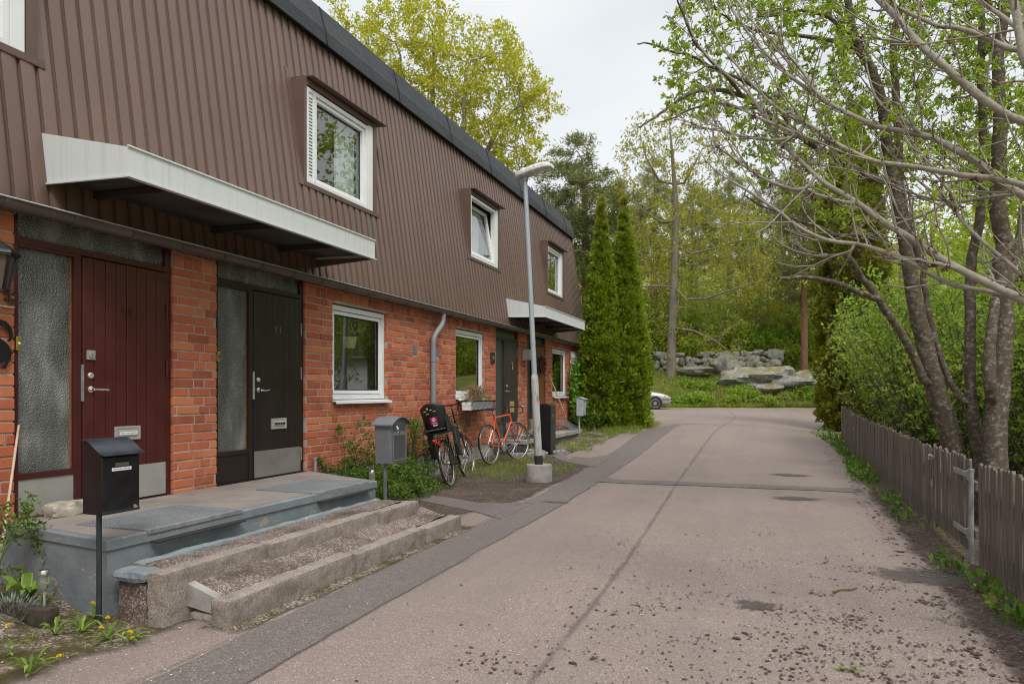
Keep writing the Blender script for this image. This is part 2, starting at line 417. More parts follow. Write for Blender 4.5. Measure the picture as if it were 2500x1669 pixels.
    f = t.noise(t.coord((9, 9, 2.2)), 1, 7, .7); cl = t.mix(t.ramp(f, [(.62, (0,) * 3), (.7, (.9,) * 3)]), (.37, .41, .44), (.30, .13, .055))
    t.princ(cl, .5, .2, None, .4); M['pole'] = t.mat
    t = NT('rusty_sleeve_paint'); co = t.coord()
    f = t.noise(t.coord((11, 11, 3.2)), 1, 9, .75, .3); cl = t.mix(t.ramp(f, [(.50, (0,) * 3), (.56, (.5,) * 3), (.66, (1,) * 3)]), (.47, .47, .46), (.22, .085, .035))
    f2 = t.noise(co, 14, 6, .7); cl = t.mix(t.ramp(f2, [(.55, (0,) * 3), (.8, (.5,) * 3)]), cl, (.33, .30, .27))
    t.princ(cl, .7, 0, t.bump(f, .5, .01), .3); M['sleeve'] = t.mat
    M['lamphead'] = pmat('weathered_lamp_cover', (.62, .62, .61), .75, .3, 45, .4, 90, dirt=(.2, .2, .19), dirt_amt=.8, dirt_scale=14)
    t = NT('clear_plastic'); p = t.princ((.9, .9, .88), .12, 0, None, .5); p.inputs['Transmission Weight'].default_value = .92; p.inputs['IOR'].default_value = 1.2; M['clear'] = t.mat
    # glass panes: fresnel mirror over a clear, slightly tinted pane
    t = NT('window_glass'); fr = t.n('ShaderNodeLayerWeight', i_Blend=.5)
    fac = t.math('ADD', t.math('MULTIPLY', t.math('POWER', fr.outputs['Facing'], 3.0), .84), .15, True)
    gl = t.n('ShaderNodeBsdfGlossy', i_Roughness=.0); gl.inputs['Color'].default_value = (.95, .97, .96, 1)
    tr = t.n('ShaderNodeBsdfTransparent'); tr.inputs['Color'].default_value = (.84, .89, .86, 1)
    t.l(t.bump(t.noise(t.coord(), .9, 2), .02, .05), gl.inputs['Normal'])
    mx = t.n('ShaderNodeMixShader'); t.l(fac, mx.inputs[0]); t.l(tr.outputs[0], mx.inputs[1]); t.l(gl.outputs[0], mx.inputs[2]); t.l(mx.outputs[0], t.out.inputs['Surface']); M['glass'] = t.mat
    # hammered privacy glass
    t = NT('hammered_glass'); co = t.coord()
    v = t.n('ShaderNodeTexVoronoi', i_Scale=110.0, feature='SMOOTH_F1'); v.inputs['Smoothness'].default_value = .6
    mp = t.coord((1, 1, .75)); dn = t.n('ShaderNodeTexNoise', i_Scale=9.0, i_Detail=3.0); t.l(mp, dn.inputs['Vector'])
    vm = t.n('ShaderNodeVectorMath', operation='MULTIPLY_ADD'); vm.inputs[1].default_value = (.03, .03, .03); t.l(dn.outputs['Color'], vm.inputs[0]); t.l(mp, vm.inputs[2])
    t.l(vm.outputs[0], v.inputs['Vector'])
    nb = t.bump(v.outputs['Distance'], .8, .009)
    big = t.noise(t.coord((1, 2.5, 1)), 1.6, 3, .5)  # broad light variation seen through the pane, painted into its base colour
    p = t.princ(t.ramp(big, [(.36, (.060, .064, .058)), (.52, (.12, .124, .115)), (.66, (.24, .24, .225))]), .12, 0, nb, 1.0)
    M['frost'] = t.mat
    t = NT('dark_frosted_glass'); p = t.princ((.045, .055, .05), .3, 0, t.bump(t.noise(t.coord(), 70, 3), .3, .006), .7); M['frost2'] = t.mat
    M['room'] = pmat('dim_room_wall', (.45, .41, .36), .9, .1, 1)
    t = NT('sheer_curtain'); d = t.n('ShaderNodeBsdfDiffuse'); d.inputs[0].default_value = (.82, .88, .85, 1); tl = t.n('ShaderNodeBsdfTranslucent'); tl.inputs[0].default_value = (.5, .56, .54, 1)
    mx = t.n('ShaderNodeMixShader', i_0=.35); t.l(d.outputs[0], mx.inputs[1]); t.l(tl.outputs[0], mx.inputs[2]); t.l(mx.outputs[0], t.out.inputs['Surface']); M['curtain'] = t.mat
    M['wicker'] = pmat('pale_wicker', (.42, .34, .2), .8, .2, 40)
    M['blackiron'] = pmat('black_iron', (.011, .011, .012), .5, .3, 10)
    M['rustiron'] = pmat('rusty_iron', (.07, .038, .026), .8, .4, 25)
    M['cable'] = pmat('cream_cable', (.55, .50, .42), .5, .1, 8)
    M['amber'] = pmat('smoked_lantern_glass', (.10, .07, .06), .2, .2, 3)
    M['paper'] = pmat('paper_label', (.78, .78, .78), .6, .03, 9)
    M['ink'] = pmat('black_ink', (.02, .02, .02), .6, .1, 9)
    M['bronze'] = pmat('bronze_plate', (.16, .125, .105), .5, .2, 20, metal=.3)
    M['gold'] = pmat('gilt_numeral', (.40, .27, .09), .4, .1, 20, metal=.6)
    M['wreath'] = pmat('brown_cone_wreath', (.075, .036, .022), .8, .5, 30)
    M['rustmat'] = pmat('grey_rubber_mat', (.045, .045, .048), .85, .25, 30, .6, 160)
    t = NT('galvanised_grating'); co = t.coord()
    b = t.n('ShaderNodeTexVoronoi', i_Scale=33.0, distance='CHEBYCHEV', feature='DISTANCE_TO_EDGE'); t.l(co, b.inputs['Vector'])
    f = t.noise(co, 4, 5); c1 = t.ramp(f, [(.3, (.21, .235, .25)), (.7, (.31, .33, .34))])
    wv = t.n('ShaderNodeTexWave', wave_type='BANDS', i_Scale=24.0); wv.bands_direction = 'DIAGONAL'; t.l(t.coord((1, 1.35, 1)), wv.inputs['Vector'])
    wv2 = t.n('ShaderNodeTexWave', wave_type='BANDS', i_Scale=24.0); wv2.bands_direction = 'DIAGONAL'; t.l(t.coord((1, -1.35, 1)), wv2.inputs['Vector'])
    mxx = t.math('MAXIMUM', wv.outputs['Fac'], wv2.outputs['Fac'])
    cl = t.mix(t.ramp(mxx, [(.45, (0,) * 3), (.72, (1,) * 3)]), (.13, .14, .145), c1)
    t.princ(cl, .5, .4, t.bump(mxx, .9, .01), .5); M['grating'] = t.mat
    # --- wood fence
    t = NT('weathered_picket_wood'); g = t.n('ShaderNodeNewGeometry'); v = t.coord((24, 24, 1.4))
    f = t.noise(v, 1, 7, .65, .5)
    cl = t.ramp(f, [(.28, (.085, .067, .053)), (.5, (.155, .128, .105)), (.75, (.25, .215, .182))])
    cl = t.mix(t.ramp(g.outputs['Random Per Island'], [(0, (.0,) * 3), (1, (.5,) * 3)]), cl, (.105, .085, .068))
    f2 = t.noise(t.coord(3), 1, 6, .7); cl = t.mix(t.ramp(f2, [(.58, (0,) * 3), (.75, (.5,) * 3)]), cl, (.062, .06, .035))
    t.princ(cl, .9, 0, t.bump(f, .5, .008), .15); M['fence'] = t.mat
    # --- bikes
    M['tyre'] = pmat('bike_tyre', (.022, .021, .02), .8, .3, 20)
    M['gumwall'] = pmat('tan_tyre_wall', (.28, .19, .12), .8, .2, 20)
    M['alu'] = pmat('aluminium_rim', (.55, .54, .52), .3, .1, 20, metal=.9)
    M['bikeblack'] = pmat('gloss_black_frame', (.008, .008, .009), .22, .2, 10, coat=.3)
    M['bikeorange'] = pmat('orange_frame_enamel', (.62, .085, .018), .32, .1, 14, coat=.3)
    M['seatplastic'] = pmat('black_seat_plastic', (.014, .015, .017), .42, .2, 12, .1, 150)
    M['magenta'] = pmat('magenta_sticker', (.42, .012, .085), .45, .05, 9)
    M['redlens'] = pmat('red_reflector', (.55, .012, .012), .2, .1, 9)
    M['orangelens'] = pmat('orange_reflector', (.75, .25, .02), .25, .1, 9)
    M['saddle'] = pmat('blue_grey_saddle', (.06, .075, .14), .5, .4, 22)
    M['rustchain'] = pmat('rusty_chain', (.16, .075, .04), .7, .4, 40)
    # --- car
    t = NT('silver_beige_car_paint'); p = t.princ((.46, .455, .42), .28, .35, None, .5, .6); M['car'] = t.mat
    t = NT('car_glass'); t.princ((.012, .014, .016), .04, 0, None, .8); M['carglass'] = t.mat
    t = NT('headlight_lens'); t.princ((.62, .62, .60), .08, .25, None, .7, .8); M['headlight'] = t.mat
    # --- rock
    t = NT('lichen_rock'); co = t.coord(); g = t.n('ShaderNodeNewGeometry')
    f = t.noise(co, 3.4, 9, .75); cl = t.ramp(f, [(.3, (.12, .116, .108)), (.5, (.27, .262, .245)), (.7, (.46, .45, .42))])
    f2 = t.noise(co, 6.5, 8, .75); cl = t.mix(t.ramp(f2, [(.54, (0,) * 3), (.60, (.8,) * 3)]), cl, (.55, .56, .51))
    sx = t.n('ShaderNodeSeparateXYZ'); t.l(g.outputs['Normal'], sx.inputs[0])
    f3 = t.noise(co, 1.4, 6, .7); up = t.math('MULTIPLY', t.ramp(sx.outputs[2], [(.35, (0,) * 3), (.85, (1,) * 3)]), t.ramp(f3, [(.42, (0,) * 3), (.56, (1,) * 3)]))
    cl = t.mix(up, cl, (.20, .15, .018))
    oi = t.n('ShaderNodeObjectInfo'); cl = t.mix(t.ramp(oi.outputs['Random'], [(0, (.0,) * 3), (1, (.5,) * 3)]), cl, (.20, .19, .175))
    t.princ(cl, .9, 0, t.bump(f, .8, .06), .15); M['rock'] = t.mat
    M['stone'] = pmat('pale_field_stone', (.34, .30, .23), .85, .3, 14, .6, 30, dirt=(.5, .48, .42), dirt_amt=.6, dirt_scale=9)
    M['crushed'] = pmat('grey_crushed_stone', (.24, .24, .235), .85, .25, 16, .5, 40, dirt=(.36, .36, .35), dirt_amt=.5, dirt_scale=7)

def leafmat(name, stops, trans=.4, rough=.55, patch=None, spec=.3):
    t = NT(name); g = t.n('ShaderNodeNewGeometry')
    cl = t.ramp(g.outputs['Random Per Island'], stops)
    if patch:
        f = t.noise(t.coord(), patch[1], 4, .6); cl = t.mix(t.ramp(f, [(.42, (0,) * 3), (.66, (patch[2],) * 3)]), cl, patch[0])
    p = t.princ(cl, rough, 0, None, spec, link=False)
    tl = t.n('ShaderNodeBsdfTranslucent'); t.l(cl, tl.inputs[0])
    mx = t.n('ShaderNodeMixShader', i_0=trans); t.l(p.outputs[0], mx.inputs[1]); t.l(tl.outputs[0], mx.inputs[2]); t.l(mx.outputs[0], t.out.inputs['Surface'])
    return t.mat
def barkmat(name, dark, mid, light, lo=.45, hi=.62, scale=(9, 9, 5), bump=.6):
    t = NT(name); f = t.noise(t.coord(scale), 1, 8, .72, .4); f2 = t.noise(t.coord(1.5), 1, 5)
    cl = t.ramp(f, [(.25, dark), (lo, mid), (hi, light)])
    cl = t.mix(t.ramp(f2, [(.4, (0,) * 3), (.8, (.4,) * 3)]), cl, mid)
    t.princ(cl, .92, 0, t.bump(f, bump, .03), .1); return t.mat
def mkveg():
    M['l_cherry'] = leafmat('fresh_green_leaf', [(0, (.20, .29, .022)), (.5, (.30, .41, .035)), (1, (.42, .51, .07))], .5)
    M['l_lilac'] = leafmat('shrub_green_leaf', [(0, (.13, .23, .018)), (.5, (.23, .36, .03)), (1, (.35, .47, .06))], .5, patch=((.33, .40, .05), .9, .7))
    M['l_bright'] = leafmat('lime_green_leaf', [(0, (.24, .34, .02)), (.5, (.36, .45, .035)), (1, (.46, .53, .06))], .5)
    M['l_oak'] = leafmat('yellow_spring_oak_leaf', [(0, (.36, .37, .022)), (.5, (.50, .49, .03)), (1, (.62, .59, .055))], .5)
    M['l_oakdull'] = leafmat('olive_spring_leaf', [(0, (.24, .24, .02)), (.5, (.37, .35, .028)), (1, (.50, .46, .045))], .5, patch=((.25, .31, .035), .25, .8))
    M['l_rust'] = leafmat('bronze_spring_leaf', [(0, (.32, .24, .015)), (.5, (.44, .35, .022)), (1, (.50, .44, .03))], .48)
    M['l_wood'] = leafmat('woodland_green_leaf', [(0, (.13, .22, .018)), (.5, (.23, .35, .026)), (1, (.35, .45, .045))], .48, patch=((.33, .34, .03), .3, .75))
    M['l_pine'] = leafmat('pine_needles', [(0, (.11, .14, .05)), (.5, (.175, .21, .075)), (1, (.26, .29, .11))], .3, .7, patch=((.26, .26, .07), .35, .6))
    M['l_thuja'] = leafmat('thuja_spray', [(0, (.12, .20, .012)), (.5, (.20, .29, .018)), (1, (.30, .38, .026))], .4, .6, patch=((.28, .345, .02), 1.1, .6))
    M['l_thuja2'] = leafmat('dark_olive_thuja_spray', [(0, (.10, .14, .012)), (.5, (.18, .205, .018)), (1, (.29, .29, .026))], .38, .6, patch=((.26, .22, .014), 1.0, .6))  # darker, browner sprays of the tall thuja by the fence
    M['l_thujatip'] = leafmat('yellow_thuja_tip', [(0, (.18, .19, .015)), (1, (.36, .33, .04))], .35, .6)
    M['l_coton'] = leafmat('small_dark_shrub_leaf', [(0, (.055, .105, .014)), (.5, (.085, .15, .018)), (1, (.15, .235, .028))], .35, patch=((.16, .26, .03), 1.9, .6))
    M['l_rose'] = leafmat('rose_leaf', [(0, (.07, .15, .02)), (.6, (.14, .25, .03)), (.9, (.23, .33, .05)), (1, (.20, .08, .03))], .4)
    M['l_ivy'] = leafmat('climber_leaf', [(0, (.10, .25, .02)), (.5, (.17, .37, .03)), (1, (.26, .46, .05))], .4)
    M['l_weed'] = leafmat('weed_leaf', [(0, (.095, .18, .018)), (.5, (.17, .28, .03)), (1, (.26, .36, .05))], .4)
    M['l_grass'] = leafmat('grass_blade', [(0, (.13, .22, .018)), (.5, (.20, .31, .028)), (.8, (.30, .38, .05)), (1, (.46, .38, .16))], .45, patch=((.36, .31, .11), .5, .6))
    M['l_dry'] = leafmat('dry_stalk', [(0, (.22, .14, .07)), (1, (.40, .29, .16))], .2)
    M['yellow'] = leafmat('dandelion_yellow', [(0, (.80, .52, .01)), (1, (.86, .62, .02))], .2)
    M['lavender'] = leafmat('silver_leaf', [(0, (.20, .26, .20)), (1, (.36, .42, .35))], .2)
    M['b_cherry'] = barkmat('flaking_dark_bark', (.05, .038, .027), (.125, .099, .073), (.43, .415, .38), .52, .74, (17, 17, 24))
    M['b_dark'] = barkmat('dark_twig_bark', (.045, .034, .028), (.10, .08, .066), (.22, .20, .18), .5, .8)
    M['b_smooth'] = barkmat('smooth_grey_bark', (.15, .13, .098), (.27, .242, .19), (.42, .395, .33), .45, .75, (24, 24, 24), .4)
    M['b_oak'] = barkmat('grey_oak_bark', (.085, .073, .06), (.19, .165, .14), (.30, .27, .235), .5, .75, (7, 7, 1.5))
    M['b_pine'] = barkmat('red_pine_bark', (.12, .06, .038), (.25, .13, .085), (.34, .22, .16), .5, .75, (7, 7, 2.5))
    M['b_core'] = pmat('light_blocking_core', (.06, .065, .02), .95, .3, 6)  # dark colour for the light-blocking core inside the thujas
    M['cane'] = pmat('bamboo_cane', (.52, .38, .27), .6, .15, 9)
    M['budred'] = pmat('reddish_bud', (.12, .05, .035), .7, .3, 30)
    M['stem'] = pmat('green_stem', (.13, .18, .05), .7, .2, 20)
mk(); mkveg()
# ================================================================== GROUND, ROAD
def frange(a, b, n): return [a + (b - a) * i / n for i in range(n + 1)]
def ground():
    xs = [-320, -200, -130, -90] + frange(-65, -8, 38) + frange(-7.5, 6, 45) + frange(7.5, 66, 39) + [90, 130, 200, 320]
    ys = [-60, -30, -15] + frange(-8, 26, 85) + frange(27, 80, 53) + frange(83, 140, 19) + [160, 190, 230, 300, 400]
    V = []
    for y in ys:
        for x in xs:
            z = gz(x, y)
            q = qof(x, y)
            if q > 40.3: z += (mnoise.noise(Vector((x * .22, y * .22, 3))) * .22 + mnoise.noise(Vector((x * .6, y * .6, 9))) * .07) * min(1, (q - 40.3) / 2)
            V.append((x, y, z - .022))
    nx = len(xs)
    Fc = [(j * nx + i, j * nx + i + 1, (j + 1) * nx + i + 1, (j + 1) * nx + i) for j in range(len(ys) - 1) for i in range(nx - 1)]
    o = npbuild('ground', V, Fc, M['earth'], smooth=True); tag(o, kind='structure')
ground()

def jit(a, s=1.0, k=1.7): return mnoise.noise(Vector((a * k, s * 13.7, 1.3))) + .5 * mnoise.noise(Vector((a * k * 3.1, s * 5.1, 7.7)))
def strip(ys, xl, xr, dz, nx=6, ragged=.05, seed=1.0, fade=.10, ends=(0, 0), soft=(1, 1)):
    """sheet lying on the terrain between two edges given as functions of y; edge = 0 on soft rims, 1 inside"""
    V = []; Fc = []; E = []; n_ = len(ys)
    for k, y in enumerate(ys):
        a = xl(y) + ragged * jit(y, seed); b = xr(y) + ragged * jit(y, seed + 3)
        w = max(.02, b - a); f = min(.3, fade / w)
        ts = [0, f * .5, f] + [lerp(f, 1 - f, i / nx) for i in range(1, nx)] + [1 - f, 1 - f * .5, 1]
        for i, t in enumerate(ts):
            x = lerp(a, b, t); V.append((x, y, gz(x, y) + dz)); e = 1.0
            if soft[0]: e = min(e, i / 2)
            if soft[1]: e = min(e, (len(ts) - 1 - i) / 2)
            if ends[0]: e = min(e, (y - ys[0]) / ends[0])
            if ends[1]: e = min(e, (ys[-1] - y) / ends[1])
            E.append(max(0, e))
    n = nx + 5
    for j in range(n_ - 1):
        for i in range(n - 1): Fc.append((j * n + i, j * n + i + 1, (j + 1) * n + i + 1, (j + 1) * n + i))
    return V, Fc, E
def road():
    V, Fc, E = strip(frange(-10, 21.2, 156), lambda y: interp([(3.3, -3.95), (3.6, -3.46), (6.6, -3.46), (7.2, -3.6), (12.6, -3.7), (13.6, -4.0), (21, -4.0)], y), lambda y: 1.75, 0, 16, .0)
    b = len(V); nx = 60; ny = 26
    for j in range(ny + 1):
        for i in range(nx + 1):
            x = lerp(-26, 16, i / nx); ye = (39.8 + ST * x) / CT + .10 * jit(x, 2.2)
            y = lerp(21.2, ye, j / ny); V.append((x, y, gz(x, min(y, (39.6 + ST * x) / CT)) + .004))
    n = nx + 1
    for j in range(ny):
        for i in range(nx): Fc.append((b + j * n + i, b + j * n + i + 1, b + (j + 1) * n + i + 1, b + (j + 1) * n + i))
    tag(npbuild('road', V, Fc, M['road'], smooth=True), kind='structure')
    def lay(name, mat, *a, **k):
        V, Fc, E = strip(*a, **k); return tag(npbuild(name, V, Fc, mat, smooth=True, edge=E), kind='structure')
    lay('bare_soil', M['soil'], frange(6.5, 13.4, 70), lambda y: -5.2, lambda y: interp([(6.5, -3.1), (7.6, -3.25), (8.6, -2.95), (12.6, -2.92), (13.4, -3.6)], y), .005, 10, .06, 4, .28, (.5, .5), (0, 1))
    V, Fc, E = strip(frange(-2, 3.75, 50), lambda y: -6.5, lambda y: interp([(-2, -3.40), (2.4, -3.32), (3.75, -3.18)], y), .005, 14, .06, 6, .30, (0, .3), (0, 1))
    for i in range(len(V)):
        x, y, z = V[i]; V[i] = (x, y, z + .02 * max(0, mnoise.noise(Vector((x * 3, y * 3, 2)))) * sstep(-3.3, -3.7, x))
    tag(npbuild('gravel_verge', V, Fc, M['verge'], smooth=True, edge=E), kind='structure')
    lay('soil_strip', M['soil'], frange(2, 19.8, 150), lambda y: interp([(2, 1.0), (7, 1.12), (12, 1.24), (18, 1.28)], y), lambda y: 2.6, .004, 6, .09, 8, .30, (0, .3), (1, 0))
    lay('paving', M['verge'], frange(13.7, 18.8, 30), lambda y: -5.0, lambda y: interp([(13.7, -3.75), (18.8, -3.35)], y), .006, 8, .05, 11, .2, (.3, .4), (0, 1))
    # the kerb foot: grit and moss gathered against the granite
    lay('grit', M['verge'], frange(3.3, 7.0, 50), lambda y: -3.2, lambda y: interp([(3.3, -2.86), (7, -2.84)], y), .0045, 4, .03, 17, .16, (.2, .3), (0, 1))
    allV = []; allF = []; allE = []
    def addstrip(*a, **k):
        V, Fc, E = strip(*a, **k); b = len(allV); allV.extend(V); allF.extend([tuple(i + b for i in f) for f in Fc]); allE.extend(E)
    addstrip(frange(-6, 20.9, 135), lambda y: interp([(3, -2.86), (9, -2.95), (12.5, -3.05), (19.2, -3.1), (20.9, -2.6)], y), lambda y: interp([(3, -2.36), (11, -2.44), (21, -2.38)], y), .0055, 3, .03, 21, .06)
    def cross(x0, x1, n, f0, f1, sd, dz, e0, e1):
        b = len(allV); xs = frange(x0, x1, n); m = 6
        for x in xs:
            ya = f0(x) + .05 * jit(x, sd); yb = f1(x) + .05 * jit(x, sd + 2)
            for i, t in enumerate((0, .08, .2, .8, .92, 1)):
                y = lerp(ya, yb, t); allV.append((x, y, gz(x, y) + dz)); e = (0, .5, 1, 1, .5, 0)[i]
                if e0: e = min(e, (x - x0) / e0)
                if e1: e = min(e, (x1 - x) / e1)
                allE.append(max(0, e))
        for j in range(len(xs) - 1):
            for i in range(m - 1): allF.append((b + j * m + i, b + (j + 1) * m + i, b + (j + 1) * m + i + 1, b + j * m + i + 1))
    cross(-2.55, 1.25, 44, lambda x: 10.70 + .02 * x, lambda x: 11.08 + .02 * x + .10 * sstep(-2.1, -2.5, x), 31, .0068, 0, .3)
    cross(-4.5, -2.8, 18, lambda x: interp([(-4.5, 8.35), (-3.2, 7.65), (-2.8, 7.3)], x), lambda x: interp([(-4.5, 8.8), (-3.4, 8.35), (-2.8, 8.6)], x), 41, .0075, .5, 0)
    cross(-4.1, -2.9, 18, lambda x: interp([(-4.1, 13.4), (-2.9, 12.2)], x), lambda x: interp([(-4.1, 13.9), (-3.3, 13.6), (-2.9, 14.4)], x), 47, .0075, .3, 0)
    tag(npbuild('asphalt_repair', allV, allF, M['patch'], smooth=True, edge=allE), kind='structure')
    # crack lines: the middle of the road and both rims of the long repair
    V = []; Fc = []; E = []
    def crack(pts, w0, sd, off=.025):
        fine = []
        for a, c in zip(pts, pts[1:]):
            n = max(2, int((c - a).length / .10))
            for i in range(n): fine.append(a.lerp(c, i / n))
        b = len(V)
        for i, p in enumerate(fine):
            d = (fine[min(i + 1, len(fine) - 1)] - fine[max(i - 1, 0)]).normalized(); nrm = Vector((-d.y, d.x, 0))
            w = w0 * (.6 + 1.1 * abs(jit(i * .3, sd))); o = nrm * off * jit(i * .15, sd + 4)
            for s, e in ((-1, 0), (0, 1), (1, 0)):
                q = p + o + nrm * w * s; V.append((q.x, q.y, gz(q.x, q.y) + .0085)); E.append(e * (.75 + .4 * jit(i * .21, sd + 9)))
        for i in range(len(fine) - 1):
            for k in (0, 1): Fc.append((b + 3 * i + k, b + 3 * i + k + 1, b + 3 * i + k + 4, b + 3 * i + k + 3))
    pts = [onZ(px, py, 0) for px, py in ((1290, 1669), (1372, 1570), (1440, 1490), (1475, 1440), (1530, 1370), (1600, 1262), (1650, 1190))]
    pts += [onZ(px, py, zz) for px, py, zz in ((1680, 1150, .03), (1715, 1105, .12), (1748, 1068, .25), (1785, 1040, .36), (1795, 1022, .42), (1782, 1005, .5))]
    crack(pts, .040, 51, .010)
    crack([Vector((lerp(-2.86, -2.95, t), lerp(1, 9, t), 0)) for t in frange(0, 1, 8)], .018, 61, .03); crack([Vector((lerp(-2.36, -2.44, t), lerp(1, 11, t), 0)) for t in frange(0, 1, 8)], .013, 67, .03)
    tag(npbuild('road_crack', V, Fc, M['crack'], edge=E), kind='structure')
    # damp stains on the asphalt
    V = []; Fc = []; E = []
    for (px, py, zz, rx, ry, sd) in ((2260, 1408, 0, .52, .36, 3), (1945, 1222, .0, .42, .24, 5), (1930, 1168, .02, .46, .22, 8), (1845, 1478, 0, .17, .16, 9), (1355, 1228, 0, .26, .10, 12), (2430, 1530, 0, .5, .35, 19)):
        c = onZ(px, py, zz); b = len(V); n = 40; V.append((c.x, c.y, gz(c.x, c.y) + .0062)); E.append(1.0 if sd < 13 else .6)
        for rr, e in ((.5, .8), (1, 0)):
            for i in range(n):
                a = 2 * pi * i / n; k = 1 + .45 * mnoise.noise(Vector((cos(a) * 2, sin(a) * 2, sd))) + .3 * mnoise.noise(Vector((cos(a) * 6, sin(a) * 6, sd)))
                x = c.x + rx * k * rr * cos(a); y = c.y + ry * k * rr * sin(a); V.append((x, y, gz(x, y) + .0062)); E.append(e * (1 if sd < 13 else .6))
        for i in range(n): Fc.append((b, b + 1 + i, b + 1 + (i + 1) % n, b)); Fc.append((b + 1 + i, b + 1 + n + i, b + 1 + n + (i + 1) % n, b + 1 + (i + 1) % n))
    m = MB(); m.add(V, [tuple(dict.fromkeys(f)) for f in Fc]); o = build('road_stain', m, M['stain'])
    at = o.data.attributes.new('edge', 'FLOAT', 'POINT'); at.data.foreach_set('value', np.array(E, dtype=np.float32)); tag(o, kind='structure')
road()

# ================================================================== TERRACED HOUSE
X0 = -5.05
SILL = .49
def leanX(z): return -5.0 - .147 * (z - 2.7)
Y_A, Y_B = -1.5, 20.15
LOWER_WINDOWS = [(7.48, 8.79), (11.13, 12.41), (16.89, 18.17)]
DOORS = [(3.56, 4.99), (5.53, 6.93), (13.02, 14.38), (14.95, 16.32)]
UPPER_WINDOWS = [(2.35, 3.72), (7.12, 8.62), (12.06, 13.44), (16.88, 18.2)]
HOUSE = thing('terraced_house', 'long two storey terraced house with red brick ground floor and sloping brown metal cladding above', 'house', (-7, 9, 0))

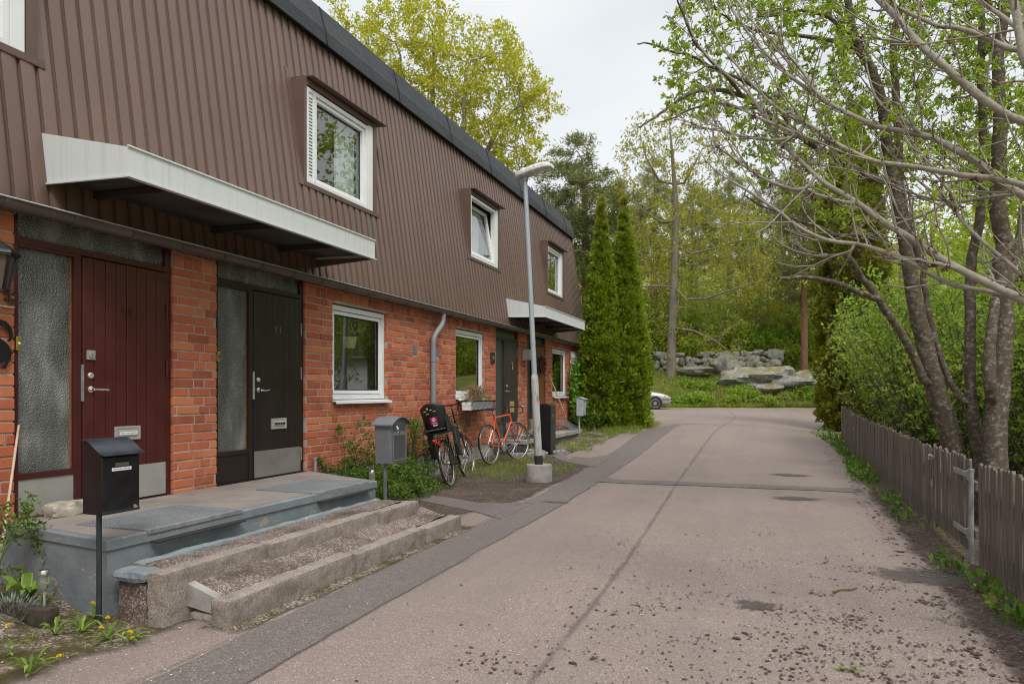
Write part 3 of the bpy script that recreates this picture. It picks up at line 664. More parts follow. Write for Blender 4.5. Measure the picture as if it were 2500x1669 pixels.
def brick_wall():
    mb = MB(); R = random.Random(3)
    ops = [(a, b, .40, 2.80) for a, b in DOORS] + [(a, b, 1.285, 2.5) for a, b in LOWER_WINDOWS]
    vents = [(9.57, 9.71, 1.98, 2.13), (10.33, 10.47, 1.98, 2.13)]
    def brick(y0, y1, z0, z1):
        j = lambda: R.uniform(-.0015, .0015)
        xf = X0 + R.uniform(-.003, .003); e = .0035; D = .115
        ya, yb, za, zb = y0 + j(), y1 + j(), z0 + j(), z1 + j()
        vs = [(X0 - D, ya, za), (X0 - D, yb, za), (X0 - D, yb, zb), (X0 - D, ya, zb),
              (xf - e, ya, za), (xf - e, yb, za), (xf - e, yb, zb), (xf - e, ya, zb),
              (xf, ya + e, za + e), (xf, yb - e, za + e), (xf, yb - e, zb - e), (xf, ya + e, zb - e)]
        vs = [(x + R.uniform(-.001, .001), y + R.uniform(-.0012, .0012), z + R.uniform(-.0012, .0012)) for x, y, z in vs]
        mb.add(vs, [(8, 9, 10, 11), (4, 5, 9, 8), (5, 6, 10, 9), (6, 7, 11, 10), (7, 4, 8, 11), (0, 1, 5, 4), (1, 2, 6, 5), (2, 3, 7, 6), (3, 0, 4, 7)])
    def course(z0, z1, lens, start, vv=True):
        y = start; i = 0; zm = (z0 + z1) / 2
        cuts = [(a, b) for a, b, c, d in ops if c - .01 < zm < d + .01]
        if vv: cuts += [(a, b) for a, b, c, d in vents if c < zm < d]
        while y < Y_B:
            L = lens[i % len(lens)]; i += 1
            segs = [(y, min(y + L, Y_B))]
            for a, b in cuts:
                ns = []
                for p, q in segs:
                    if q <= a or p >= b: ns.append((p, q)); continue
                    if p < a: ns.append((p, a - (.0 if a - p > .03 else 0)))
                    if q > b: ns.append((b, q))
                segs = ns
            for p, q in segs:
                if q - p > .028 and q > Y_A: brick(p, q, z0, z1)
            y += L + .0145
    z = .45; c = 0; h = .0835; JT = .0145
    while z < 2.46:
        off = [0, .131, .393, .262 + .05, .0, .18][c % 6] + R.uniform(-.01, .01)
        course(z, z + h - JT, (.25, .25, .12) if c % 2 else (.25, .12), -2.2 - off); z += h; c += 1
    while z < 2.74:
        course(z, z + .112, (.104,), -2.2 - .03 * (c % 2), False); z += .1245; c += 1
    build('brick_wall', mb, M['brick'], HOUSE)
    # mortar bed with the same openings
    mm = MB(); D0, D1 = X0 - .112, X0 - .006
    ys = sorted(set([Y_A, Y_B] + [v for a, b, _, _ in ops for v in (a, b)]))
    for a, b in zip(ys, ys[1:]):
        ym = (a + b) / 2; o = [q for q in ops if q[0] < ym < q[1]]
        e0 = .008 if any(abs(q[1] - a) < 1e-6 for q in ops) else 0; e1 = .008 if any(abs(q[0] - b) < 1e-6 for q in ops) else 0
        if not o: mm.box(D0, D1, a + e0, b - e1, .44, 2.74)
        else:
            c, d = o[0][2] - .008, o[0][3] + .008
            if c > .46: mm.box(D0, D1, a, b, .44, c)
            mm.box(D0, D1, a, b, d if d < 2.72 else 2.736, 2.74)
    build('mortar_joints', mm, M['mortar'], HOUSE)
    f = MB(); f.box(X0 - .3, X0 - .02, Y_A, Y_B, -.5, .442)
    build('foundation', f, M['conc'], HOUSE)
    for a, b, c, d in vents:
        v = MB(); v.box(X0 - .03, X0 - .022, a, b, c, d)
        for i in range(5): v.box(X0 - .022, X0 + .003, a + .005, b - .005, c + .008 + i * .029, c + .026 + i * .029)
        build('wall_vent', v, M['greypipe'], HOUSE)
    w = MB(); w.prism([(X0 - .115, -.3), (X0 - .115, 2.7), (leanX(2.75) - .1, 2.75), (leanX(6.0) - .1, 6.0), (-12.9, 6.0), (-12.9, -.3)], lambda a, b, d: (a, d, b), Y_B - .25, Y_B); w.box(-12.9, -12.7, Y_A, Y_B - .26, -.3, 6.0); w.box(-12.9, X0 - .12, Y_A - .25, Y_A, -.3, 6.0)
    build('outer_wall', w, pmat('plain_brick_red', (.30, .085, .05), .9, .3, 14), HOUSE)
    r = MB(); r.box(-9.6, -9.5, Y_A, Y_B - .3, .44, 5.9); r.box(-9.5, X0 - .31, Y_A, Y_B - .3, .40, .47)
    r.box(-9.5, -5.24, Y_A, Y_B - .3, 2.76, 3.0); r.box(-9.5, -5.5, Y_A, Y_B - .3, 5.55, 5.75)
    for yy in (5.26, 9.7, 14.66): r.box(-9.5, -5.5, yy - .06, yy + .06, .47, 2.76); r.box(-9.5, -5.6, yy - .06 + .35, yy + .06 + .35, 3.0, 5.55)
    build('interior', r, M['room'], HOUSE)
brick_wall()

def cladding():
    P = .14; prof = [(0, .002), (.006, .004), (.055, .004), (.092, .001), (.112, -.006), (.124, -.012), (.1275, -.040), (.1365, -.040)]
    V = []; Fc = []
    zb, zt = 2.665, 5.99
    n = int((Y_B + .08 - Y_A) / P)
    for i in range(n):
        y0 = Y_A + i * P; ym = y0 + P / 2
        zs = [(zb, zt)]
        for a, b in UPPER_WINDOWS:
            if a - .02 < ym < b + .02: zs = [(zb, 3.88), (5.13, zt)]
        R = random.Random(i); w0 = R.uniform(-.002, .002)
        pr = prof + [(P, 0)]
        for za, zc in zs:
            rows = [za, zc] if zc - za < 1.5 else [za, lerp(za, zc, .5), zc]
            b0 = len(V)
            for z in rows:
                for (dy, dx) in pr: V.append((leanX(z) + dx + (w0 if 0 < dy < .12 else 0), y0 + dy, z))
            k = len(pr)
            for r in range(len(rows) - 1):
                for j in range(k - 1): Fc.append((b0 + r * k + j, b0 + r * k + j + 1, b0 + (r + 1) * k + j + 1, b0 + (r + 1) * k + j))
    npbuild('wall_cladding', V, Fc, M['clad'], HOUSE)
    s = MB()   # closing board under the cladding and end trim
    s.box(-5.3, -5.02, Y_A, Y_B, 2.742, 2.76)
    build('cladding_base', s, M['clad_dark'], HOUSE)
    e = MB(); ye = Y_A + n * P
    e.prism([(leanX(2.66) + .02, 2.66), (leanX(6.0) + .02, 6.0), (-12.9, 6.0), (-12.9, 2.66)], lambda a, b, d: (a, d, b), ye + .001, ye + .03)
    build('cladding_end', e, M['clad'], HOUSE)
cladding()

def roof():
    mb = MB()
    prof = [(-5.52, 5.90), (-5.395, 5.882), (-5.388, 5.892), (-5.418, 6.095), (-5.426, 6.11), (-5.515, 6.415), (-5.60, 6.425), (-13.2, 6.40), (-13.2, 5.90)]
    mb.prism(prof, lambda a, b, d: (a, d, b), Y_A - .3, Y_B + .13)
    y = .15
    while y < Y_B:
        for (p, q) in (((-5.388, 5.892), (-5.42, 6.10)), ((-5.426, 6.11), (-5.515, 6.415))):
            mb.bar((p[0] + .002, y, p[1]), (q[0] + .002, y, q[1]), .014, .012, (1, 0, 0))
        y += 1.93
    build('roof', mb, M['roofmetal'], HOUSE)
roof()

def gutter():
    mb = MB(); r = .062; cx, cz = -4.925, 2.715; ya, yb = Y_A, Y_B + .05
    pr = [(cx + r * cos(a), cz + r * sin(a)) for a in [pi + pi * i / 10 for i in range(11)]]
    pr = [(cx - r, cz + .012)] + pr + [(cx + r, cz + .010), (cx + r + .010, cz + .012), (cx + r + .010, cz + .004)]
    inner = [(cx + (r - .004) * cos(a), cz + (r - .004) * sin(a)) for a in [2 * pi - pi * i / 10 for i in range(11)]]
    poly = pr + inner
    k = len(poly); vs = [(x, y, z) for y in (ya, yb) for x, z in poly]
    mb.add(vs, [(i, (i + 1) % k, k + (i + 1) % k, k + i) for i in range(k)])
    cap = [(cx + r * cos(a), yb, cz + r * sin(a)) for a in [pi + pi * i / 10 for i in range(11)]]; mb.add(cap, [tuple(range(11))])
    g = build('gutter', mb, M['gutter'], HOUSE, autosmooth=35, smooth=True)
    b = MB(); b.tube([(cx + r + .006, ya, cz + .012), (cx + r + .006, yb, cz + .012)], .0075, 8); build('gutter_bead', b, M['galv'], g, smooth=True)
    y = Y_A + .2
    while y < yb:
        b = MB()
        pts = [(cx + (r + .004) * cos(a), y, cz + (r + .004) * sin(a)) for a in [pi + pi * i / 9 for i in range(10)]]
        pts = [(cx - r - .01, y, cz + .03)] + pts + [(cx + r + .006, y, cz + .014)]
        for p, q in zip(pts, pts[1:]): b.bar(p, q, .024, .005, (0, 1, 0)) if False else b.obox((Vector(p) + Vector(q)) / 2, (Vector(q) - Vector(p)) / 2, Vector((0, .012, 0)), (Vector(q) - Vector(p)).cross(Vector((0, 1, 0))).normalized() * .003)
        build('gutter_bracket', b, M['gutter'], g)
        y += .52
gutter()

def drainpipes():
    mb = MB()
    mb.tube([(-4.925, 10.36, 2.66), (-4.925, 10.36, 2.55), (-4.93, 10.33, 2.49), (-4.965, 10.18, 2.33), (-4.975, 10.13, 2.26), (-4.98, 10.12, 2.15), (-4.98, 10.12, .42), (-4.97, 10.13, .30), (-4.90, 10.14, .22)], .041, 16)
    for z in (2.33 - .0, 1.92, .62): mb.tube([(-4.98, 10.12, z - .035), (-4.98, 10.12, z + .035)], .047, 16) if z < 2.2 else None
    build('drainpipe', mb, M['greypipe'], HOUSE, smooth=True, autosmooth=40)
    mb = MB()
    mb.tube([(-4.925, 19.75, 2.66), (-4.925, 19.75, 2.5), (-4.97, 19.75, 2.3), (-4.98, 19.75, 2.2), (-4.98, 19.75, .5)], .04, 12)
    build('drainpipe', mb, M['clad_dark'], HOUSE, smooth=True, autosmooth=40)
    mb = MB(); mb.tube([(-5.0, 7.05, .1), (-5.0, 7.05, .62)], .02, 10); mb.tube([(-5.0, 7.05, .62), (-5.0, 7.05, .645)], .026, 10)
    build('vent_pipe', mb, M['greypipe'], HOUSE, smooth=True, autosmooth=40)
drainpipes()

def pane_box(x, y0, y1, z0, z1):
    m = MB(); m.add([(x, y0, z0), (x, y1, z0), (x, y1, z1), (x, y0, z1)], [(0, 1, 2, 3)]); return m
def frame_mb(mb, x0, x1, y0, y1, z0, z1, w):
    mb.box(x0, x1, y0, y0 + w, z0, z1); mb.box(x0, x1, y1 - w, y1, z0, z1)
    mb.box(x0, x1, y0 + w, y1 - w, z1 - w, z1); mb.box(x0, x1, y0 + w, y1 - w, z0, z0 + w); return mb

def lower_windows():
    for k, (a, b) in enumerate(LOWER_WINDOWS):
        mb = MB(); frame_mb(mb, -5.17, -5.085, a + .004, b - .004, 1.315, 2.492, .062)
        w = build('window', mb, M['white'], HOUSE, bevel=.004)
        s = MB(); frame_mb(s, -5.16, -5.105, a + .070, b - .070, 1.383, 2.424, .045)
        build('sash', s, M['white2'], w, bevel=.004)
        g = MB(); frame_mb(g, -5.150, -5.118, a + .1155, b - .1155, 1.4285, 2.3785, .012)
        build('gasket', g, M['rubber'], w)
        build('pane', pane_box(-5.135, a + .12, b - .12, 1.43, 2.375), M['glass'], w)
        sl = MB(); sl.prism([(-5.15, 1.312), (-4.985, 1.292), (-4.985, 1.262), (-4.992, 1.262), (-4.996, 1.284), (-5.15, 1.30)], lambda p, q, d: (p, d, q), a - .01, b + .035)
        build('window_sill', sl, M['white2'], w)
lower_windows()

def upper_windows():
    for k, (a, b) in enumerate(UPPER_WINDOWS):
        z0, z1 = 3.90, 5.04; xf = -5.175
        mb = MB(); wf = .05
        frame_mb(mb, xf - .09, xf, a + .002, b - .11, z0, z1, wf)
        mb.box(xf - .09, xf + .006, b - .108, b, z0 - .03, z1 + .02)
        mb.box(xf - .14, xf - .10, a, b, z0, z0 + .05)
        y1 = b - .11
        if k == 1:     # ventilation panel beside the big pane
            mb.box(xf - .06, xf - .012, a + .052, a + .15, z0 + .05, z1 - .05)
            mb.box(xf - .08, xf + .002, a + .15, a + .20, z0 + .03, z1 - .03)
        w = build('window', mb, M['white'], HOUSE, bevel=.004)
        ya = a + .20 if k == 1 else a + .05
        if k == 1:
            s = MB()
            for i in range(24):
                z = z0 + .10 + i * .040; s.box(xf - .012, xf - .009, a + .075, a + .135, z, z + .011)
            build('ventilation_slots', s, M['rubber'], w)
        if k == 2:     # tilted sash
            s = MB(); ax = radians(9.5); o = Vector((xf - .03, 0, z0 + .055))
            up = Vector((-sin(ax), 0, cos(ax))); inn = Vector((-cos(ax), 0, -sin(ax))); H = z1 - z0 - .11; ww = .055
            ys, ye = a + .055, y1 - .055
            for (u0, u1, v0, v1) in ((0, H, ys, ys + ww), (0, H, ye - ww, ye), (0, ww, ys + ww, ye - ww), (H - ww, H, ys + ww, ye - ww)):
                c = o + up * (u0 + u1) / 2 + Vector((0, (v0 + v1) / 2, 0)); s.obox(c, inn * .028, Vector((0, (v1 - v0) / 2, 0)), up * (u1 - u0) / 2)
            build('tilted_sash', s, M['white2'], w, bevel=.004)
            p = MB(); q = [o + up * u + Vector((0, v, 0)) for u, v in ((ww, ys + ww), (ww, ye - ww), (H - ww, ye - ww), (H - ww, ys + ww))]
            p.add(q, [(0, 1, 2, 3)]); build('pane', p, M['glass'], w)
            bl = MB()
            for i in range(5): bl.box(-5.42, -5.37, ys + .08, ye - .1, z1 - .16 - i * .022, z1 - .158 - i * .022)
            for i in range(7): bl.box(-5.50 - .01 * (i % 2), -5.49 - .01 * (i % 2), ye - .50 + i * .06, ye - .445 + i * .06, z0 + .05, z1 - .15)
            build('blind', bl, M['curtain'], w)
        else:
            s = MB(); frame_mb(s, xf - .088, xf - .025, ya + .004, y1 - .052, z0 + .054, z1 - .054, .045)
            build('sash', s, M['white2'], w, bevel=.004)
            g = MB(); frame_mb(g, xf - .082, xf - .07, ya + .050, y1 - .098, z0 + .10, z1 - .10, .01); build('gasket', g, M['rubber'], w)
            build('pane', pane_box(xf - .078, ya + .05, y1 - .097, z0 + .10, z1 - .10), M['glass'], w)
        # brown sheet-metal surround: cheek, casing, hood, apron, flanges
        c = MB()
        for (yy, w0, w1) in ((a - .006, .05, 0), (b + .006, 0, .085)):
            yo = yy - w0 if w0 else yy + w1
            lo, hi = min(yy, yo), max(yy, yo)
            c.prism([(xf + .012, z0 - .05), (xf + .012, z1 + .10), (leanX(z1 + .10) - .05, z1 + .10), (leanX(z0) - .05, z0 - .05)], lambda p, q, d: (p, d, q), lo, hi)
        for (ya2, yb2) in ((a - .15, a - .057), (b + .092, b + .15)):
            c.prism([(leanX(z0 - .06) + .012, z0 - .06), (leanX(z1 + .20) + .012, z1 + .20), (leanX(z1 + .20) - .02, z1 + .20), (leanX(z0 - .06) - .02, z0 - .06)], lambda p, q, d: (p, d, q), ya2, yb2)
        c.prism([(xf + .022, z0 - .003), (xf + .022, z0 - .055), (leanX(z0 - .06) + .006, z0 - .06), (leanX(z0 - .06) - .05, z0 - .06), (leanX(z0) - .05, z0 - .003)], lambda p, q, d: (p, d, q), a - .05, b + .145)
        c.box(xf - .12, xf + .004, a - .004, b + .004, z1 + .022, z1 + .092)
        build('casing', c, M['clad_trim'], w)
        h = MB(); h.prism([(-5.42, z1 + .138), (-5.07, z1 + .112), (-5.07, z1 + .100), (-5.42, z1 + .122)], lambda p, q, d: (p, d, q), a + .0, b + .22)
        build('hood', h, M['clad_trim'], w)
upper_windows()

def canopies():
    for (ya, yb) in ((3.80, 7.13), (13.70, 16.95)):
        xw, xf = -5.06, -4.25
        mb = MB()
        mb.prism([(xw, 2.955), (xw - .055, 3.335), (xf, 3.13), (xf, 2.93)], lambda p, q, d: (p, d, q), ya, ya + .012)
        mb.prism([(xw, 2.955), (xw - .055, 3.335), (xf, 3.13), (xf, 2.93)], lambda p, q, d: (p, d, q), yb - .012, yb)
        mb.box(xf - .012, xf, ya + .0125, yb - .0125, 2.93, 3.13)
        mb.add([(xw - .055, ya + .013, 3.333), (xf - .013, ya + .013, 3.128), (xf - .013, yb - .013, 3.128), (xw - .055, yb - .013, 3.333)], [(0, 1, 2, 3)])
        mb.box(xf - .03, xf + .014, ya - .012, yb + .03, 2.918, 2.929)      # drip edge
        mb.box(xf, xf + .012, ya - .01, yb + .01, 3.131, 3.143)
        mb.bar((xw, ya - .008, 2.945), (xf, ya - .008, 2.92), .02, .012)
        c = build('canopy', mb, M['canopy'], HOUSE)
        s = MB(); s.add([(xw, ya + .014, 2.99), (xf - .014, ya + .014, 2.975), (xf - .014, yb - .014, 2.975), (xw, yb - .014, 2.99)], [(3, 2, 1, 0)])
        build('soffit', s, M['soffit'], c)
        for i, f in enumerate((.12, .5, .79)):
            y = lerp(ya, yb, f); b = MB(); b.bar((xw, y, 2.955), (xf - .03, y, 2.945), .05, .05); build('support_beam', b, M['clad_dark'], c)
        b = MB(); b.prism([(xw, 2.87), (xw, 2.96), (xf, 2.935), (xf, 2.918)], lambda p, q, d: (p, d, q), yb - .035, yb - .0135); build('end_beam', b, M['clad_trim'], c)
canopies()

def entrance(idx, a, b, leafmat, framemat, panelmat, kickmat, frost):
    xf = -5.075
    L0 = a + .55 if idx != 2 else a + .60; L1 = b - .065
    if idx == 3: L0 = a + .42
    mb = MB()
    mb.box(-5.16, xf, a + .002, a + .045, .47, 2.74); mb.box(-5.16, xf, b - .06, b - .002, .47, 2.74)
    mb.box(-5.16, xf, a + .045, b - .06, 2.475, 2.525)
    mb.box(-5.16, xf, L0 - .065, L0 - .005, .47, 2.475)
    mb.box(-5.16, xf + .0, a + .045, L0 - .065, .77, .815)
    mb.box(-5.16, xf + .004, a + .045, L0 - .065, 2.45, 2.475)
    mb.box(-5.16, -5.03, a + .002, b - .002, .445, .495)
    d = build('entrance_door', mb, framemat, HOUSE, bevel=.003)
    g = MB(); g.box(-5.13, -5.115, a + .045, b - .06, 2.525, 2.74); build('transom_light', g, frost, d)
    g = MB(); g.box(-5.13, -5.115, a + .045, L0 - .065, .815, 2.45); build('sidelight', g, frost, d)
    if idx < 2:
        s = MB(); s.box(-5.115, -5.108, L0 - .078, L0 - .065, .815, 2.45); build('glazing_bead', s, M['orangewood'], d)
    p = MB(); p.box(-5.12, -5.085, a + .045, L0 - .065, .495, .77); build('lower_panel', p, panelmat, d, bevel=.003)
    # boarded leaf
    m = MB(); n = max(4, round((L1 - L0) / .103)); w = (L1 - L0) / n
    m.box(-5.13, -5.092, L0, L1, .50, 2.468)
    for i in range(n): m.box(-5.093, -5.068, L0 + i * w + .0025, L0 + (i + 1) * w - .0025, .502, 2.466)
    leaf = build('door_leaf', m, leafmat, d, bevel=.005)
    k = MB(); k.box(-5.0678, -5.0645, L0 + .004, L1 - .004, .506, .785)
    for i in range(9): k.lathe([(.004, 0), (.004, .002)], (-5.0645, lerp(L0 + .03, L1 - .03, i / 8), .775), 8, (1, 0, 0))
    if idx != 3: build('kick_plate', k, kickmat, d)
    hy = L0 + .065
    h = MB(); h.lathe([(.026, 0), (.026, .008), (.018, .012), (.010, .014), (.010, .045)], (-5.068, hy, 1.425), 18, (1, 0, 0))
    if idx == 0: pts = [(-5.024, hy, 1.425), (-5.022, hy + .03, 1.425), (-5.024, hy + .13, 1.422)]
    else: pts = [(-5.024, hy, 1.425), (-5.022, hy + .025, 1.424), (-5.022, hy + .06, 1.417), (-5.022, hy + .10, 1.428), (-5.024, hy + .13, 1.428)]
    h.tube(pts, [.010, .0095, .008, .0075, .006][:len(pts)], 10)
    build('door_handle', h, M['chrome'], d, smooth=True, autosmooth=35)
    c = MB(); c.lathe([(.024, 0), (.024, .010), (.019, .016), (.0, .016)], (-5.068, hy, 1.535), 18, (1, 0, 0)); c.box(-5.052, -5.0515, hy - .002, hy + .002, 1.525, 1.545)
    build('lock_cylinder', c, M['steel'], d)
    if idx == 0:
        c = MB(); c.box(-5.068, -5.052, hy - .035, hy + .035, 1.66, 1.735); c.lathe([(.026, 0), (.026, .008), (0, .008)], (-5.052, hy, 1.70), 20, (1, 0, 0))
        build('rim_lock', c, M['kick2'], d, bevel=.002); c = MB(); c.box(-5.044, -5.0435, hy - .003, hy + .003, 1.685, 1.705); build('keyhole', c, M['ink'], d)
    if idx < 2:
        c = MB(); c.box(-5.074, -5.062, L0 - .014, L0 + .008, 1.33, 1.62); build('security_plate', c, M['kick2'] if idx else M['galv'], d, bevel=.002)
        ls = (L0 + L1) / 2 + .0
        f = MB(); frame_mb(f, -5.068, -5.052, ls - .125, ls + .125, 1.005, 1.12, .022); f.box(-5.066, -5.058, ls - .103, ls + .103, 1.027, 1.098)
        f.prism([(1.03, -5.058), (1.095, -5.058), (1.085, -5.045), (1.04, -5.045)], lambda p, q, dd: (q, dd, p), ls - .092, ls + .092)
        build('letter_slot', f, M['steel'], d, bevel=.002)
        f = MB(); f.box(-5.0448, -5.042, ls - .085, ls + .085, 1.05, 1.075); build('name_strip', f, M['paper'] if idx == 0 else M['ink'], d)
        if idx == 0: text('name_lettering', 'MARCIO LIMA & JEANE LIMA', M['ink'], .0125, (-5.0415, ls, 1.0625), FACE_X, d, .0003)
        else:
            f = MB(); [f.lathe([(.011, 0), (.011, .001), (0, .001)], (-5.042, ls - .04 + .04 * i, 1.0625), 12, (1, 0, 0)) for i in range(3)]; build('name_letters', f, M['brass'], d)
        text('house_number', '6 9' if idx == 0 else '7 1', M['reddoor'] if idx == 0 else M['gold'], .085 if idx == 0 else .095, (-5.0675, ls + .0, 2.08), FACE_X, d, .004 if idx == 0 else .001, bold=.004 if idx == 0 else -.001)
        bx = MB(); bx.box(-5.074, -5.048, a + .012, a + .050, 1.70, 1.80); db = build('doorbell', bx, M['brass'], d, bevel=.003)
        bb = MB(); bb.lathe([(.009, 0), (.009, .005), (0, .006)], (-5.048, a + .031, 1.752), 12, (1, 0, 0)); build('bell_button', bb, M['paper'] if idx == 0 else M['ink'], d)
    if idx == 2:
        bx = MB(); bx.box(-5.067, -5.062, L0 + .24, L0 + .50, .99, 1.22); build('plywood_patch', bx, M['plywood'], d)
        bx = MB(); bx.lathe([(.02, 0), (.02, .012), (0, .014)], (-5.068, (L0 + L1) / 2, 2.02), 10, (1, 0, 0)); bx.tube([(-5.05, (L0 + L1) / 2, 2.03), (-5.045, (L0 + L1) / 2 + .012, 1.95), (-5.05, (L0 + L1) / 2, 1.88)], .010, 8)
        build('door_knocker', bx, M['brass'], d)
    if idx == 3:
        bx = MB(); [bx.box(-5.068, -5.060, L0 + .10, L0 + .28, z, z + .06) for z in (1.0, 1.10)]; build('letter_slot', bx, M['ink'], d)
    for z in ((2.12, 1.62, .70) if idx < 2 else (2.2, .8)):
        hg = MB(); hg.tube([(-5.062, L1 + .006, z - .07), (-5.062, L1 + .006, z + .07)], .009, 8); build('hinge', hg, M['redframe'] if idx == 0 else M['kick'], d)
entrance(0, *DOORS[0], M['reddoor'], M['redframe'], M['kick2'], M['kick2'], M['frost'])
entrance(1, *DOORS[1], M['browndoor'], M['browndoor'], M['browndoor'], M['kick'], M['frost'])
entrance(2, *DOORS[2], M['greydoor'], M['greydoor'], M['frost2'], M['kick'], M['frost2'])
entrance(3, *DOORS[3], M['teak'], M['greydoor'], M['frost2'], M['kick'], M['frost2'])
# ================================================================== STEPS, PORCHES AND STREET FURNITURE
def rough_box(x0, x1, y0, y1, z0, z1, res=.035, amp=.008, seed=0, rnd=.012, freq=9):
    """stone block: one closed grid surface, edges eased, faces hewn"""
    n = [max(2, int((b - a) / res)) for a, b in ((x0, x1), (y0, y1), (z0, z1))]
    idx = {}; V = []; Fc = []
    lo = Vector((x0, y0, z0)); sz = Vector((x1 - x0, y1 - y0, z1 - z0)); c = lo + sz / 2
    def vid(i, j, k):
        key = (i, j, k)
        if key not in idx:
            p = lo + Vector((sz.x * i / n[0], sz.y * j / n[1], sz.z * k / n[2]))
            d = Vector([(1 if a == m else -1 if a == 0 else 0) for a, m in zip(key, n)])
            e = sum(1 for q in d if q)
            if e > 1: p -= d * rnd * (.55 if e == 2 else .75)
            q = p * freq + Vector((seed * 7.1, seed * 3.3, 0))
            dn = d.normalized() if d.length else d
            p += dn * amp * (mnoise.noise(q) * 1.2 + mnoise.noise(q * 2.7) * .7)
            p += Vector((mnoise.noise(q * 1.9 + Vector((5, 0, 0))), mnoise.noise(q * 1.9 + Vector((0, 5, 0))), 0)) * amp * .4
            idx[key] = len(V); V.append(tuple(p))
        return idx[key]
    for a in range(3):
        b, d = (a + 1) % 3, (a + 2) % 3
        for side in (0, n[a]):
            for i in range(n[b]):
                for j in range(n[d]):
                    q = []
                    for (u, v) in ((i, j), (i + 1, j), (i + 1, j + 1), (i, j + 1)):
                        k = [0, 0, 0]; k[a] = side; k[b] = u; k[d] = v; q.append(vid(*k))
                    Fc.append(q if side else q[::-1])
    m = MB(); m.add(V, Fc); return m

def boulder(c, r, seed, n=24, flat=.25, rough=.35):
    """irregular stone: displaced ellipsoid"""
    V = []; Fc = []; c = Vector(c); m = n // 2
    for i in range(m + 1):
        th = pi * i / m
        for j in range(n):
            ph = 2 * pi * j / n; d = Vector((sin(th) * cos(ph), sin(th) * sin(ph), cos(th)))
            k = 1 + rough * mnoise.noise(d * 1.5 + Vector((seed * 3.7, seed, 0))) + rough * .4 * mnoise.noise(d * 4 + Vector((seed, 0, seed * 2)))
            f = Vector([max(-1 + flat * .6, min(1 - flat * .6, q)) for q in d * k * 1.08])
            V.append(tuple(c + Vector((f.x * r[0], f.y * r[1], f.z * r[2]))))
    for i in range(m):
        for j in range(n): Fc.append((i * n + j, (i + 1) * n + j, (i + 1) * n + (j + 1) % n, i * n + (j + 1) % n))
    b = MB(); b.add(V, Fc); return b

